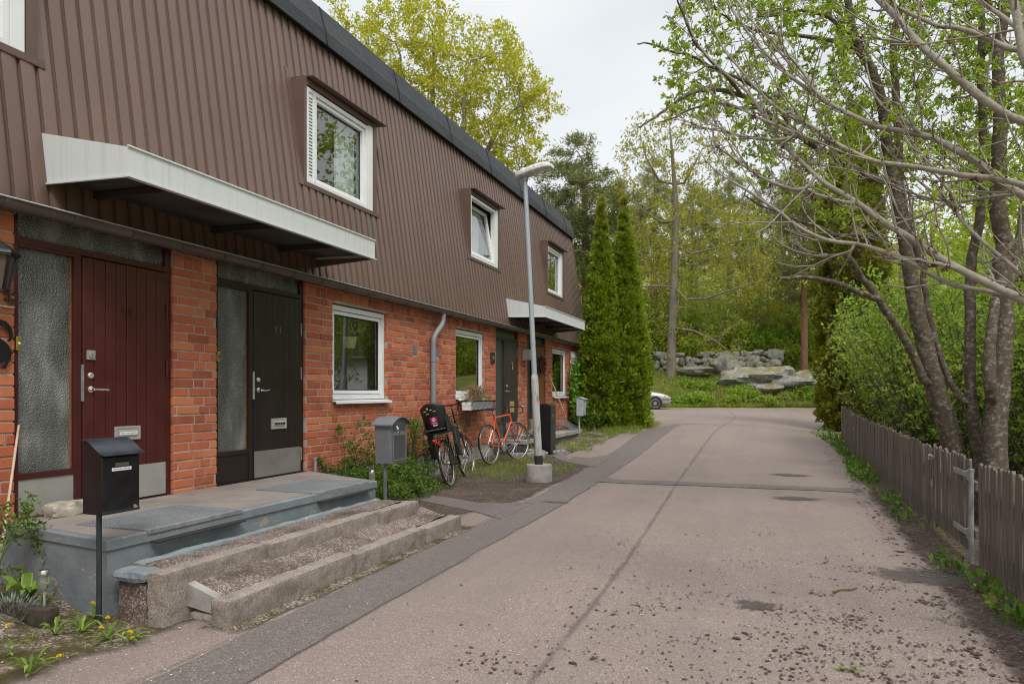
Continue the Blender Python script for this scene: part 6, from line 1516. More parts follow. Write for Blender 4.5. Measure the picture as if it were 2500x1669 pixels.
def tubes(chains, sides):
    """chains: list of (pts (k,3), radii (k,)) -> verts, quads ; grouped by length"""
    groups = {}
    for p, r in chains: groups.setdefault(len(p), []).append((p, r))
    Vs = []; Fs = []; base = 0
    for k, lst in groups.items():
        P = np.array([a for a, _ in lst], float); R = np.array([b for _, b in lst], float); B = len(lst)
        T = np.gradient(P, axis=1); T /= np.maximum(1e-9, np.linalg.norm(T, axis=2, keepdims=True))
        mean = nrm(P[:, -1] - P[:, 0]); ref = np.where(np.abs(mean[:, 2:3]) < .8, np.array([[0, 0, 1.]]), np.array([[1., 0, 0]]))
        U = np.cross(T, ref[:, None, :]); U /= np.maximum(1e-9, np.linalg.norm(U, axis=2, keepdims=True)); Wv = np.cross(T, U)
        a = 2 * pi * np.arange(sides) / sides
        ring = P[:, :, None, :] + (U[:, :, None, :] * np.cos(a)[None, None, :, None] + Wv[:, :, None, :] * np.sin(a)[None, None, :, None]) * R[:, :, None, None]
        Vs.append(ring.reshape(-1, 3))
        b = base + (np.arange(B) * k * sides)[:, None, None] + (np.arange(k - 1) * sides)[None, :, None] + np.arange(sides)[None, None, :]
        j2 = (np.arange(sides) + 1) % sides
        b2 = base + (np.arange(B) * k * sides)[:, None, None] + (np.arange(k - 1) * sides)[None, :, None] + j2[None, None, :]
        Fs.append(np.stack([b, b2, b2 + sides, b + sides], -1).reshape(-1, 4)); base += B * k * sides
    return np.concatenate(Vs), np.concatenate(Fs)

class Skeleton:
    """space colonisation: nodes grow towards attraction points"""
    def __init__(s): s.p = []; s.par = []; s.rmin = []
    def limb(s, pts, radii=None, parent=-1, step=.3):
        last = parent; ids = []
        for i in range(len(pts)):
            s.p.append(np.array(pts[i], float)); s.par.append(last); s.rmin.append(0 if radii is None else radii[i]); last = len(s.p) - 1; ids.append(last)
        return ids
    def nearest(s, q): return int(np.argmin([np.sum((np.asarray(q) - a) ** 2) for a in s.p]))
    def grow(s, A, D, di, dk, iters=90, trop=(0, 0, .12), jitter=.25, seed=1, maxn=9000):
        r = np.random.default_rng(seed); A = np.asarray(A, float); alive = np.ones(len(A), bool); trop = np.array(trop)
        for it in range(iters):
            kd = KDTree(len(s.p))
            for i, q in enumerate(s.p): kd.insert(q, i)
            kd.balance(); acc = {}
            for k in np.nonzero(alive)[0]:
                co, i, d = kd.find(A[k])
                if d < dk: alive[k] = False; continue
                if d < di:
                    v = (A[k] - s.p[i]) / d; acc[i] = acc.get(i, 0) + v
            if not acc: break
            new = 0
            for i, v in acc.items():
                v = v / (np.linalg.norm(v) + 1e-9) + trop + r.normal(size=3) * jitter
                q = s.p[i] + v / np.linalg.norm(v) * D
                s.p.append(q); s.par.append(i); s.rmin.append(0); new += 1
            if len(s.p) > maxn or not alive.any(): break
    def finish(s, r0=.006, power=2.4, cap=None):
        n = len(s.p); ch = [[] for _ in range(n)]
        for i, a in enumerate(s.par):
            if a >= 0: ch[a].append(i)
        acc = np.zeros(n)
        order = list(range(n))[::-1]
        rad = np.zeros(n)
        for i in order:
            rad[i] = max(r0 if not ch[i] else sum(rad[c] ** power for c in ch[i]) ** (1 / power), s.rmin[i])
        if cap: 
            for i in range(n):
                if s.rmin[i] > 0: rad[i] = s.rmin[i]
            for i in range(n):
                a = s.par[i]
                if a >= 0 and s.rmin[i] == 0: rad[i] = min(rad[i], rad[a] * .92)
        s.rad = rad; s.ch = ch; s.P = np.array(s.p)
        chains = []; starts = [(i, -1) for i in range(n) if s.par[i] < 0]
        while starts:
            i, par = starts.pop(); c = [par] if par >= 0 else []; rr = []
            j = i
            while True:
                c.append(j)
                if not ch[j]: break
                k = sorted(ch[j], key=lambda q: -rad[q] - (1 if s.rmin[q] > 0 and s.rmin[j] > 0 else 0)); starts += [(q, j) for q in k[1:]]; j = k[0]
            if len(c) < 2: continue
            P = s.P[c].copy(); R = rad[c].copy()
            if par >= 0: R[0] = R[1]
            if len(P) > 3:
                Q = P.copy(); Q[1:-1] = (P[:-2] + P[1:-1] * 2 + P[2:]) / 4; P[1:-1] = Q[1:-1]
            R[-1] *= .6
            chains.append((P, R))
        return chains
def split_tubes(chains, big=.05, mid=.018, sides=(12, 6, 4)):
    Vs = []; Fs = []; b = 0
    for sel, n in (([c for c in chains if c[1].max() >= big], sides[0]), ([c for c in chains if mid <= c[1].max() < big], sides[1]), ([c for c in chains if c[1].max() < mid], sides[2])):
        if not sel: continue
        V, Fq = tubes(sel, n); Vs.append(V); Fs.append(Fq + b); b += len(V)
    return np.concatenate(Vs), np.concatenate(Fs)

def ell(n, c, r, rg, hollow=.0):
    d = rvec(n, rg); k = (hollow + (1 - hollow) * rg.random(n)) ** (1 / 3)
    return np.asarray(c) + d * k[:, None] * np.asarray(r)

def twiggy(sk, tips, per, lmin, lmax, rg, up=.35):
    """short side twigs leaving fine branches; returns chains and tip/dir arrays along them"""
    if len(tips) == 0: return [], np.zeros((0, 3)), np.zeros((0, 3))
    idx = np.repeat(np.asarray(tips), per); n = len(idx)
    P = sk.P[idx]; par = np.array([max(0, sk.par[i]) for i in idx]); d0 = nrm(P - sk.P[par] + 1e-6)
    d = nrm(d0 * .7 + rvec(n, rg) * .9 + np.array([0, 0, up])); L = rg.uniform(lmin, lmax, n)[:, None]
    m = P + d * L * .5 + rvec(n, rg) * L * .10; e = P + d * L + rvec(n, rg) * L * .15 + np.array([0, 0, .06]) * L
    r = np.minimum(sk.rad[idx], .006)
    ch = [(np.stack([P[i], m[i], e[i]]), np.array([r[i], r[i] * .75, r[i] * .4])) for i in range(n)]
    return ch, np.concatenate([m, e, P * .4 + m * .6, m * .5 + e * .5]), np.concatenate([d, d, d, d])

def rosettes(C, D, k, spread, L, W, rg, gather=.35):
    """k leaves round each point"""
    n = len(C); Cc = np.repeat(C, k, 0) + rg.normal(size=(n * k, 3)) * spread; Dd = nrm(np.repeat(D, k, 0) * gather + rvec(n * k, rg) + np.array([0, 0, .15]))
    s = rg.uniform(.65, 1.25, n * k)
    return leaf_quads(Cc, Dd, L * s, W * s)

def make_tree(name, label, cat, base, trunk_pts, trunk_r, envs, natt, D, leafm, barkm, leafL, leafW, per, kleaf, seed, group=None, twig=(.25, .6), r0=.009, spread=.08, trop=(0, 0, .12), tipmax=3.0, leafshare=1.0, local=False, di=9, dk=1.7, cap=True):
    rg = np.random.default_rng(seed); sk = Skeleton(); sk.limb(trunk_pts, trunk_r)
    A = np.concatenate([ell(int(natt * w), c, r, rg, .25) for c, r, w in envs])
    sk.grow(A, D, D * di, D * dk, 110, trop, .28, seed)
    ch = sk.finish(r0, 2.35, cap)
    tips = [i for i in range(len(sk.p)) if sk.rad[i] < r0 * tipmax and sk.rmin[i] == 0]
    tw, C, Dr = twiggy(sk, tips, per, twig[0], twig[1], rg)
    V, Fq = split_tubes(ch + tw)
    T = thing(name, label, cat, (0, 0, 0) if local else tuple(base), group)
    npbuild('trunk', V, Fq, barkm, T, smooth=True)
    if leafshare < 1:
        keep = rg.random(len(C)) < leafshare; C = C[keep]; Dr = Dr[keep]
    V, Fq = rosettes(C, Dr, kleaf, spread, leafL, leafW, rg)
    npbuild('crown', V, Fq, leafm, T)
    return T

# ================================================================== TREES
def big_oak():
    q = 33; B = onQ(1130, 1000, q); B.z = 0; P = lambda x, y, dq=0: np.array(onQ(x, y, q + dq)); s = F_ / q
    sk = Skeleton(); rg = np.random.default_rng(5)
    tr = [np.array((B.x, B.y, -.2)), np.array((B.x, B.y, 3)), P(1128, 620), P(1120, 540)]
    t = sk.limb(tr, [.36, .32, .29, .27])
    sk.limb([P(1150, 470), P(1175, 410, -.5), P(1195, 350, -.5), P(1225, 290, -1), P(1260, 265, -1)], [.17, .14, .11, .08, .05], t[-1])
    sk.limb([P(1095, 470), P(1075, 400), P(1060, 330, .5), P(1050, 250, .5), P(1062, 170, .5), P(1058, 90, .3)], [.2, .18, .15, .11, .08, .05], t[-1])
    sk.limb([P(1060, 500), P(1000, 420, .5), P(985, 330, 1), P(975, 220, 1), P(985, 110, 1)], [.18, .15, .12, .09, .05], t[-2])
    sk.limb([P(1120, 450, -1), P(1140, 350, -1.5), P(1130, 240, -1.5), P(1135, 150, -1)], [.13, .11, .08, .05], t[-1])
    e = [((1000, 130), (105, 165), .25), ((930, 260), (85, 130), .15), ((1105, 200), (120, 150), .25), ((1190, 270), (95, 130), .2), ((1250, 220), (75, 90), .10), ((1300, 250), (70, 36), .06), ((1255, 370), (75, 70), .14), ((1150, 430), (110, 110), .2), ((1020, 420), (130, 120), .2), ((1230, 110), (55, 45), .06), ((868, 75), (35, 50), .03)]
    A = np.concatenate([ell(int(2300 * w), P(*c), (r[0] / s, 2.6, r[1] / s), rg, .1) for c, r, w in e])
    sk.grow(A, .38, 4.5, .62, 110, (0, 0, .10), .25, 3)
    ch = sk.finish(.010, 2.4, True); tips = [i for i in range(len(sk.p)) if sk.rad[i] < .026 and sk.rmin[i] == 0]
    tw, C, D = twiggy(sk, tips, 2, .25, .65, rg)
    T = thing('oak_tree', 'tall oak with bright yellow spring leaves rising behind the dark roof edge', 'tree', B)
    V, Fq = split_tubes(ch + tw); npbuild('trunk', V, Fq, M['b_oak'], T, smooth=True)
    keep = rg.random(len(C)) < .95; V, Fq = rosettes(C[keep], D[keep], 5, .10, .155, .09, rg); npbuild('crown', V, Fq, M['l_oak'], T)
big_oak()

def middle_oak():
    q = 46; B = onQ(1638, 922, q); P = lambda x, y, dq=0: np.array(onQ(x, y, q + dq)); s = F_ / q
    sk = Skeleton(); rg = np.random.default_rng(15)
    t = sk.limb([P(1637, 940), P(1638, 900), P(1641, 800), P(1645, 700), P(1648, 600), P(1652, 540), P(1648, 450), P(1640, 370), P(1636, 300)], [.34, .28, .25, .24, .22, .20, .15, .10, .05])
    sk.limb([P(1668, 745, -.5), P(1720, 735, -1.5), P(1790, 700, -2.5), P(1850, 690, -3)], [.09, .07, .05, .03], t[3])
    sk.limb([P(1680, 640, .5), P(1740, 600, 1), P(1800, 590, 1)], [.09, .06, .03], t[4]); sk.limb([P(1620, 560), P(1570, 510, .5), P(1530, 490, 1)], [.08, .05, .03], t[5])
    sk.limb([P(1610, 470, -.5), P(1570, 380, -.5), P(1560, 310, 0)], [.08, .05, .03], t[6]); sk.limb([P(1670, 470), P(1690, 400), P(1720, 350)], [.08, .05, .03], t[6])
    sk.limb([P(1600, 700, -.7), P(1560, 690, -1.2), P(1540, 720, -1.5)], [.07, .05, .03], t[3]); sk.limb([P(1690, 800, -1), P(1760, 830, -2), P(1800, 880, -2.4)], [.06, .045, .02], t[2])
    e = [((1640, 360), (95, 110), .16), ((1560, 420), (75, 120), .13), ((1720, 430), (95, 110), .14), ((1610, 560), (110, 110), .14), ((1750, 570), (120, 110), .16), ((1560, 660), (70, 90), .10), ((1690, 690), (110, 90), .12), ((1820, 680), (90, 80), .08), ((1760, 810), (90, 70), .08), ((1620, 800), (60, 80), .05)]
    A = np.concatenate([ell(int(1500 * w), P(*c), (r[0] / s, 2.8, r[1] / s), rg, .1) for c, r, w in e])
    sk.grow(A, .5, 6, .8, 110, (0, 0, .04), .3, 4)
    ch = sk.finish(.012, 2.4, True); tips = [i for i in range(len(sk.p)) if sk.rad[i] < .034 and sk.rmin[i] == 0]
    tw, C, D = twiggy(sk, tips, 2, .35, .9, rg, .1)
    T = thing('oak_tree', 'straight grey trunked oak with sparse olive leaves on the bank by the stone wall', 'tree', B)
    V, Fq = split_tubes(ch + tw); npbuild('trunk', V, Fq, M['b_oak'], T, smooth=True)
    keep = rg.random(len(C)) < np.interp(C[:, 2], [4, 8, 14], [.20, .33, .50]); V, Fq = rosettes(C[keep], D[keep], 5, .12, .19, .10, rg); npbuild('crown', V, Fq, M['l_oakdull'], T)
middle_oak()

def generic_trees():
    """woodland behind the wall: one of each kind, then copies with their own place, size and turn"""
    def broad(seed, leafm, h, rx, label, share, base=.30):
        tp = [(0, 0, -.4), (0.05, 0, h * .18), (-.05, .08, h * .38), (.08, 0, h * .58), (0, .05, h * .78)]
        return make_tree('woodland_tree', label, 'tree', (0, 0, 0), tp, [.20, .17, .14, .10, .05], [((0, 0, h * .62), (rx, rx, h * .40), .7), ((rx * .5, 0, h * .45), (rx * .7, rx * .8, h * .22), .2), ((-rx * .5, .3, h * .5), (rx * .7, rx * .8, h * .22), .2)], 520, .55, leafm, M['b_oak'], .21, .12, 2, 5, seed, 'woodland trees on the slope', (.4, .9), .013, .14, leafshare=share, local=True)
    def pine(seed, h, label, crown0=.42, rx=2.4):
        rg = np.random.default_rng(seed); sk = Skeleton(); t = sk.limb([(0, 0, -.4), (.1, 0, h * .25), (0, .1, h * .5), (-.1, 0, h * .75), (0, 0, h * .97)], [.26, .22, .17, .11, .03])
        A = np.concatenate([ell(150, (rg.uniform(-.6, .6), rg.uniform(-.6, .6), h * f), (rx * w, rx * w, h * .085), rg, .3) for f, w in ((crown0, .9), (crown0 + .12, 1.05), (crown0 + .24, 1), (crown0 + .36, .85), (crown0 + .46, .6), (crown0 + .54, .35))])
        sk.grow(A, .5, 6, .8, 80, (0, 0, .06), .25, seed); ch = sk.finish(.014, 2.3, True)
        tips = [i for i in range(len(sk.p)) if sk.rad[i] < .034 and sk.rmin[i] == 0]; tw, C, D = twiggy(sk, tips, 2, .25, .6, rg, .4)
        T = thing('pine_tree', label, 'tree', (0, 0, 0), 'pines on the slope'); V, Fq = split_tubes(ch + tw); npbuild('trunk', V, Fq, M['b_pine'], T, smooth=True)
        keep = rg.random(len(C)) < .55; C = C[keep]; D = D[keep]
        V, Fq = rosettes(C, D, 22, .13, .28, .05, rg, .5); npbuild('crown', V, Fq, M['l_pine'], T)
        return T
    protos = {
        'oak': broad(31, M['l_oakdull'], 11, 3.2, 'olive leaved spring tree in the mass of the wooded slope', .36),
        'green': broad(33, M['l_wood'], 9, 3.0, 'leafy green young tree in the mass of the wooded slope', .8),
        'rust': broad(37, M['l_rust'], 10, 2.8, 'bronze leaved spring tree in the mass of the wooded slope', .34),
        'lime': broad(39, M['l_bright'], 11, 3.4, 'lime green spring tree showing between the cherry trunks', .5),
        'pine': pine(41, 15, 'tall pine among the trees of the wooded slope'),
    }
    used = set()
    def put(kind, x, y, sc, rot, label=None, group=None, q=None, z=None, sxy=1):
        pr = protos[kind]; o = pr if kind not in used else copy_tree(pr); used.add(kind)
        if q is not None: p = onQ(x, 900, q); x, y = p.x, p.y
        o.location = (x, y, gz(x, y) - .1 if z is None else z); o.scale = (sc * sxy, sc * sxy, sc); o.rotation_euler = (0, 0, rot)
        if label: o['label'] = label
        if group is not None:
            if group: o['group'] = group
            elif 'group' in o: del o['group']
        return o
    put('pine', 1430, 0, 1.08, .3, 'tall broad pine with a reddish trunk behind the far roof corner', '', q=52, sxy=1.5)
    put('pine', 1395, 0, .90, 2.1, 'bushy pine showing just over the far end of the roof', '', q=50)
    put('pine', 1290, 0, .74, 4.1, 'small pine tip peeping over the roof edge beside the lamp pole', '', q=52)
    R = random.Random(4)
    for (x, q, sc) in ((1520, 60, 1.0), (1600, 66, 1.1), (1690, 62, 1.0), (1780, 64, 1.0), (1860, 60, .9), (1930, 66, 1.0), (2040, 70, 1.0)):
        put('pine', x, 0, sc * R.uniform(.82, .98), R.uniform(0, 6), 'tall pine among the trees of the wooded slope', 'pines on the slope', q=q)
    p = put('pine', 1964, 0, .95, 1.3, 'slim red trunked pine standing on the bank beside the mossy boulder', '', q=47)
    for (k, x, q, sc) in (('oak', 1560, 56, 1.0), ('oak', 1700, 58, 1.05), ('oak', 1830, 55, .95), ('oak', 1470, 58, 1.0), ('oak', 1900, 62, 1.1), ('rust', 1875, 52, .8), ('rust', 1590, 54, .8), ('rust', 1985, 54, .9), ('green', 1540, 52, .62), ('green', 1730, 51.5, .55), ('green', 1800, 53, .70), ('green', 1860, 51, .5), ('green', 1660, 54, .7), ('green', 1930, 53, .75), ('green', 1610, 52.5, .5), ('oak', 1780, 70, 1.15), ('oak', 1640, 72, 1.1), ('oak', 1530, 70, 1.1), ('oak', 2080, 60, 1.1), ('oak', 2200, 62, 1.1), ('green', 2380, 52, .9), ('green', 2520, 54, 1.0), ('oak', 2650, 56, 1.1), ('green', 2800, 54, 1.0), ('oak', 2450, 62, 1.2), ('green', 2950, 52, .9), ('green', 2010, 50, .7), ('green', 2150, 55, .8)):
        put(k, x, 0, sc * R.uniform(.9, 1.1), R.uniform(0, 6), q=q)
    # lime trees in the garden side behind the cherries
    for (x, y, sc) in ((12.5, 31, 1.5), (15.5, 26, 1.6), (7.5, 45, 1.4), (9.5, 20, .78), (13.5, 25, .95), (8.0, 29, .9), (17, 20, .95), (14, 33, 1.1), (22, 27, 1.1)):
        put('lime', x, y, sc, R.uniform(0, 6), None, 'lime green trees behind the cherry trunks', z=.2)
    for (x, y, sc) in ((12, 14.5, .85), (14, 8, .95), (9.5, 11, .62), (16, 2, 1.0), (11, -3, .9)):
        put('green', x, y, sc, R.uniform(0, 6), 'green garden tree on the far side of the fence', 'garden trees beyond the fence', z=0)
generic_trees()

def thuja(name, label, base, h, prof, seed, n, mat, tipmat=None, lobes=.16):
    """columnar conifer: many small upright sprays over a lumpy column"""
    rg = np.random.default_rng(seed)
    T = thing(name, label, 'thuja', base)
    bx, by, bz = base
    def rad(f): return np.interp(f, [a for a, _ in prof], [b for _, b in prof])
    # clumps of sprays over the column, more where it is wide
    nc = n // 22; ff = rg.random(nc * 3); ok = rg.random(nc * 3) < (rad(ff) + .05) / max(b for _, b in prof); f = ff[ok][:nc]; m = len(f)
    th = rg.uniform(0, 2 * pi, m); lump = np.array([mnoise.noise(Vector((cos(t) * 1.5, sin(t) * 1.5, q * h * .9 + seed))) * .9 + mnoise.noise(Vector((cos(t) * 3.4, sin(t) * 3.4, q * h * 2.2 + seed))) for t, q in zip(th, f)])
    lump *= np.clip((1 - f) / .35, .35, 1); r = rad(f) * (1 + lobes * lump) * (1 - .30 * rg.random(m) ** 2)
    out = np.stack([np.cos(th), np.sin(th), np.zeros(m)], 1); cc = np.stack([bx + r * out[:, 0], by + r * out[:, 1], bz + f * h], 1)
    per = 22; rr = (.055 + .075 * rg.random(m)) * np.clip(rad(f) / .35, .4, 1.2)
    d = rvec(m * per, rg); P = np.repeat(cc, per, 0) + d * np.repeat(rr, per)[:, None] * (rg.random(m * per) ** .4)[:, None] * np.array([1, 1, 1.35]); f = np.repeat(f, per)
    D = nrm(np.repeat(out, per, 0) * .45 + d * .75 + np.array([0, 0, .62])); side = nrm(np.cross(D, rvec(len(D), rg)))
    Vs = []; Fs = []; b = 0
    for k, (ang, L) in enumerate(((0, .105), (.6, .08), (-.6, .08))):
        Dk = nrm(D * cos(ang) + side * sin(ang)); s = rg.uniform(.7, 1.3, len(D))
        V, Fq = leaf_quads(P, Dk, L * s, .040 * s, up=np.cross(D, side) + rvec(len(D), rg) * .15, fold=.08); Vs.append(V); Fs.append(Fq + b); b += len(V)
    V = np.concatenate(Vs); Fq = np.concatenate(Fs)
    mi = None; mats = mat
    if tipmat is not None:
        fz = np.concatenate([f] * 3); pr = np.clip((fz - .80) / .2, 0, 1); mi = (rg.random(len(pr)) < pr * .75).astype(int); mats = [mat, tipmat]
    npbuild('foliage', V, Fq, mats, T, mi=mi)
    c = MB(); c.lathe([(max(.02, float(rad(q)) * .66), q * h) for q in np.linspace(0.02, .97, 16)], base, 14); c.tube([(bx, by, bz - .1), (bx, by, bz + h * .3)], .09, 8); build('trunk', c, M['b_core'], T, smooth=True)  # opaque inner column added to block light through the foliage, plus a short stem
    return T
def thujas():
    a = onQ(1468, 1000, 19.3); thuja('thuja', 'slimmer thuja column standing right against the end of the terraced house', (a.x, a.y, gz(a.x, a.y) - .05), 6.25, [(0, .52), (.06, .56), (.3, .54), (.50, .40), (.68, .27), (.86, .13), (1, .02)], 3, 21000, M['l_thuja'], M['l_thujatip'], .24)
    a = onQ(1524, 1000, 19.6); thuja('thuja', 'broader bushy thuja column with the second pointed top beside the road', (a.x, a.y, gz(a.x, a.y) - .05), 6.3, [(0, .64), (.05, .70), (.25, .66), (.42, .54), (.56, .38), (.72, .25), (.87, .13), (1, .02)], 5, 30000, M['l_thuja'], M['l_thujatip'], .24)
    a = onQ(2080, 1000, 20.4); thuja('thuja', 'very tall dark thuja with yellowish top at the far end of the picket fence', (a.x, a.y, gz(a.x, a.y) - .05), 9.5, [(0, .66), (.05, .84), (.25, .98), (.5, .92), (.7, .70), (.85, .42), (.95, .17), (1, .03)], 9, 34000, M['l_thuja2'], M['l_thujatip'], .26)
thujas()

def shrubs():
    # tall lilac-like shrubs behind the fence
    rg = np.random.default_rng(61)
    def lilac(seed, h, rx, leafm, label, group):
        rg = np.random.default_rng(seed); T = thing('shrub', label, 'shrub', (0, 0, 0), group)
        ch = []; C = []; D = []
        for i in range(46):
            a = rg.uniform(0, 2 * pi); r = rg.uniform(0, rx * .5); p = np.array([r * cos(a), r * sin(a), -.1]); d = nrm(np.array([[cos(a) * .25 + rg.normal() * .12, sin(a) * .25 + rg.normal() * .12, 1.]]))[0]; L = h * rg.uniform(.65, 1.05)
            pts = [p + d * L * t + np.array([cos(a), sin(a), 0]) * .28 * rx * t * t + rg.normal(size=3) * .03 for t in np.linspace(0, 1, 6)]
            ch.append((np.array(pts), np.linspace(.016, .004, 6)))
            for t in np.linspace(.25, 1, 13):
                j = min(4, int(t * 5)); w = t * 5 - j; q = pts[j] * (1 - w) + pts[j + 1] * w
                for _ in range(2):
                    dd = nrm(rvec(1, rg) + np.array([[0, 0, .3]]))[0]; e = q + dd * rg.uniform(.15, .42); ch.append((np.array([q, (q + e) / 2 + rg.normal(size=3) * .02, e]), np.array([.005, .004, .002])))
                    for w2 in (.35, .6, .8, 1.0): C.append(q * (1 - w2) + e * w2); D.append(dd)
        C = np.array(C); D = np.array(D); V, Fq = tubes(ch, 4); npbuild('stems', V, Fq, M['b_dark'], T)
        keep = rg.random(len(C)) < np.clip(.10 + .6 * C[:, 2] / h, 0, .62); V, Fq = rosettes(C[keep], D[keep], 3, .045, .088, .055, rg, .5); npbuild('leaves', V, Fq, leafm, T)
        return T
    A = lilac(71, 3.3, 1.25, M['l_lilac'], 'dense mid green shrub in the leafy row behind the long fence stretch', 'green shrubs behind the long fence stretch')
    Bt = lilac(72, 3.0, 1.3, M['l_bright'], 'bright lime green shrub behind the cherry trunks at the garden edge', 'lime shrubs behind the cherry trunks')
    R = random.Random(8)
    for i, (x, y, s) in enumerate(((2.75, 17.6, 1.0), (2.9, 15.6, .98), (3.5, 16.6, 1.1), (2.8, 13.6, .92), (3.9, 14.6, 1.1), (3.0, 11.9, .85), (4.3, 12.6, 1.1), (3.6, 10.6, .85), (4.9, 17.8, 1.15))):
        o = A if i == 0 else copy_tree(A); o.location = (x, y, gz(x, y)); o.scale = (s, s, s); o.rotation_euler = (0, 0, R.uniform(0, 6))
    for i, (x, y, s) in enumerate(((4.9, 10.6, 1.05), (4.4, 8.6, .72), (6.2, 9.6, 1.0), (5.6, 7.6, .8), (7.4, 12.5, 1.2), (6.2, 13.6, 1.1))):
        o = Bt if i == 0 else copy_tree(Bt); o.location = (x, y, gz(x, y)); o.scale = (s, s, s); o.rotation_euler = (0, 0, R.uniform(0, 6))
    # spreading small-leaved shrub under the ground floor window
    rg = np.random.default_rng(81); T = thing('cotoneaster', 'low spreading small leaved shrub growing along the brick under the hanging basket window', 'shrub', (-4.6, 8.3, 0))
    ch = []; C = []; D = []
    for i in range(250):
        x = rg.uniform(-4.98, -4.5); y = rg.uniform(7.05, 9.0); wall = (x + 4.5) / -.48
        a = rg.uniform(0, 2 * pi); L = rg.uniform(.3, .75) * (1.15 if rg.random() < .15 else .8); hh = rg.uniform(.12, .50) * (.5 + .8 * wall)
        if rg.random() < .10: hh = rg.uniform(.55, 1.0); x = rg.uniform(-4.98, -4.8); y = rg.choice([rg.uniform(7.35, 7.9), rg.uniform(9.1, 9.75)])
        p = np.array([x, y, gz(x, y) - .02]); d = np.array([cos(a) * .7 + .25, sin(a), 0]); pts = []
        for t in np.linspace(0, 1, 7): pts.append(p + d * L * t * t * .9 + np.array([0, 0, hh * (1 - (1 - t) ** 2) * 1.15 - .12 * t * t]) + rg.normal(size=3) * .012)
        pts = np.array(pts); pts[:, 0] = np.maximum(pts[:, 0], -5.02); ch.append((pts, np.linspace(.007, .002, 7)))
        for t in np.linspace(.12, 1, 22):
            j = min(5, int(t * 6)); w = t * 6 - j; q = pts[j] * (1 - w) + pts[j + 1] * w
            for _ in range(3): dd = rvec(1, rg)[0]; dd[2] = abs(dd[2]) * .6; C.append(q + dd * rg.uniform(.01, .07)); D.append(dd)
    V, Fq = tubes(ch, 4); npbuild('stems', V, Fq, M['b_dark'], T)
    C = np.array(C); C[:, 0] = np.maximum(C[:, 0], -5.03); V, Fq = rosettes(C, np.array(D), 2, .018, .034, .022, rg, .6); npbuild('leaves', V, Fq, M['l_coton'], T)
    # climbing plant on a lattice at the far end
    y0, y1 = 18.42, 19.25; T = thing('trellis', 'white wooden lattice trellis on the brick beside the far window', 'trellis', (-5.0, 18.85, .5))
    m = MB()
    for k in range(7):
        for s in (-1, 1):
            o = y0 + .06 + k * .115; pts = []
            for j in range(14): z = .55 + j * .15; pts.append((-5.005 + .008 * s, o + .055 * s * (1 if j % 2 else -1), z))
            for a, b in zip(pts, pts[1:]): m.bar(a, b, .008, .016, (1, 0, 0))
    build('lattice', m, M['white'], T)
    T = thing('climbing_plant', 'leafy green climber trained up the white trellis at the far end of the house', 'climber', (-4.95, 18.7, .45)); C = []; ch = []
    for i in range(16):
        y = rg.uniform(18.35, 19.15); p = np.array([-4.97, y, .42]); pts = [p]
        for t in range(9): pts.append(pts[-1] + np.array([rg.normal() * .012, rg.normal() * .05, rg.uniform(.12, .25)]))
        pts = np.array(pts); pts[:, 0] = np.clip(pts[:, 0], -5.0, -4.93); ch.append((pts, np.linspace(.009, .004, 10)))
        for q in pts:
            for _ in range(5 if q[1] < 18.75 else 1): C.append(q + np.array([rg.uniform(0, .12), rg.normal() * .08, rg.normal() * .07]))
    V, Fq = tubes(ch, 5); npbuild('stems', V, Fq, M['b_dark'], T); C = np.array(C); D = nrm(np.array([[.6, -.2, -.4]]) + rvec(len(C), rg) * .7); V, Fq = leaf_quads(C, D, rng.uniform(.08, .13, len(C)), rng.uniform(.07, .11, len(C))); npbuild('leaves', V, Fq, M['l_ivy'], T)
    # low green shrub filling the foot of the thuja
    T = thing('shrub', 'low dark green shrub at the foot of the house corner beside the pale mailbox', 'shrub', (-4.75, 18.9, .4)); C = ell(1500, (-4.6, 18.6, .65), (.45, .7, .42), rg, .4); V, Fq = rosettes(C, nrm(C - np.array([-4.6, 18.6, .3])), 2, .03, .09, .06, rg); npbuild('leaves', V, Fq, M['l_coton'], T)
    # rose in the left bed
    T = thing('rose_bush', 'thin rose bush with arching stems and small leaves in the left bed', 'shrub', (-4.6, 3.1, .1)); ch = []; C = []; D = []
    Q = lambda x, y, X: np.array(onX(x, 1180 + y / 3.207, X)) if False else None
    def RQ(zx, zy, X): return np.array(onX(zx / 3.207, 1180 + zy / 3.207, X))
    stems = [[(-60, 760), (40, 480), (110, 340), (200, 220), (250, 130), (262, 85)], [(-60, 760), (20, 560), (120, 400), (230, 380), (300, 430), (340, 440), (420, 440)], [(-60, 760), (60, 420), (160, 300), (250, 300), (330, 340), (370, 360)], [(300, 430), (330, 500), (345, 560)], [(-60, 760), (20, 700), (100, 690), (150, 720), (180, 730)], [(-60, 760), (-20, 500), (-10, 300), (30, 180)], [(230, 380), (220, 300), (200, 220), (140, 170)], [(110, 340), (40, 330), (10, 260)], [(340, 440), (400, 520), (490, 550), (575, 520)]]
    for k, stt in enumerate(stems):
        X = -4.72 + .04 * (k % 4); pts = np.array([RQ(a, b, X + .02 * i) for i, (a, b) in enumerate(stt)])
        ch.append((pts, np.linspace(.006 if k != 8 else .003, .002, len(pts))))
        if k == 8: continue
        for t in np.linspace(.25, 1, 14):
            f = t * (len(pts) - 1); j = min(len(pts) - 2, int(f)); q = pts[j] * (1 - f + j) + pts[j + 1] * (f - j)
            for _ in range(5): dd = rvec(1, rg)[0]; C.append(q + dd * rg.uniform(.005, .06)); D.append(dd)
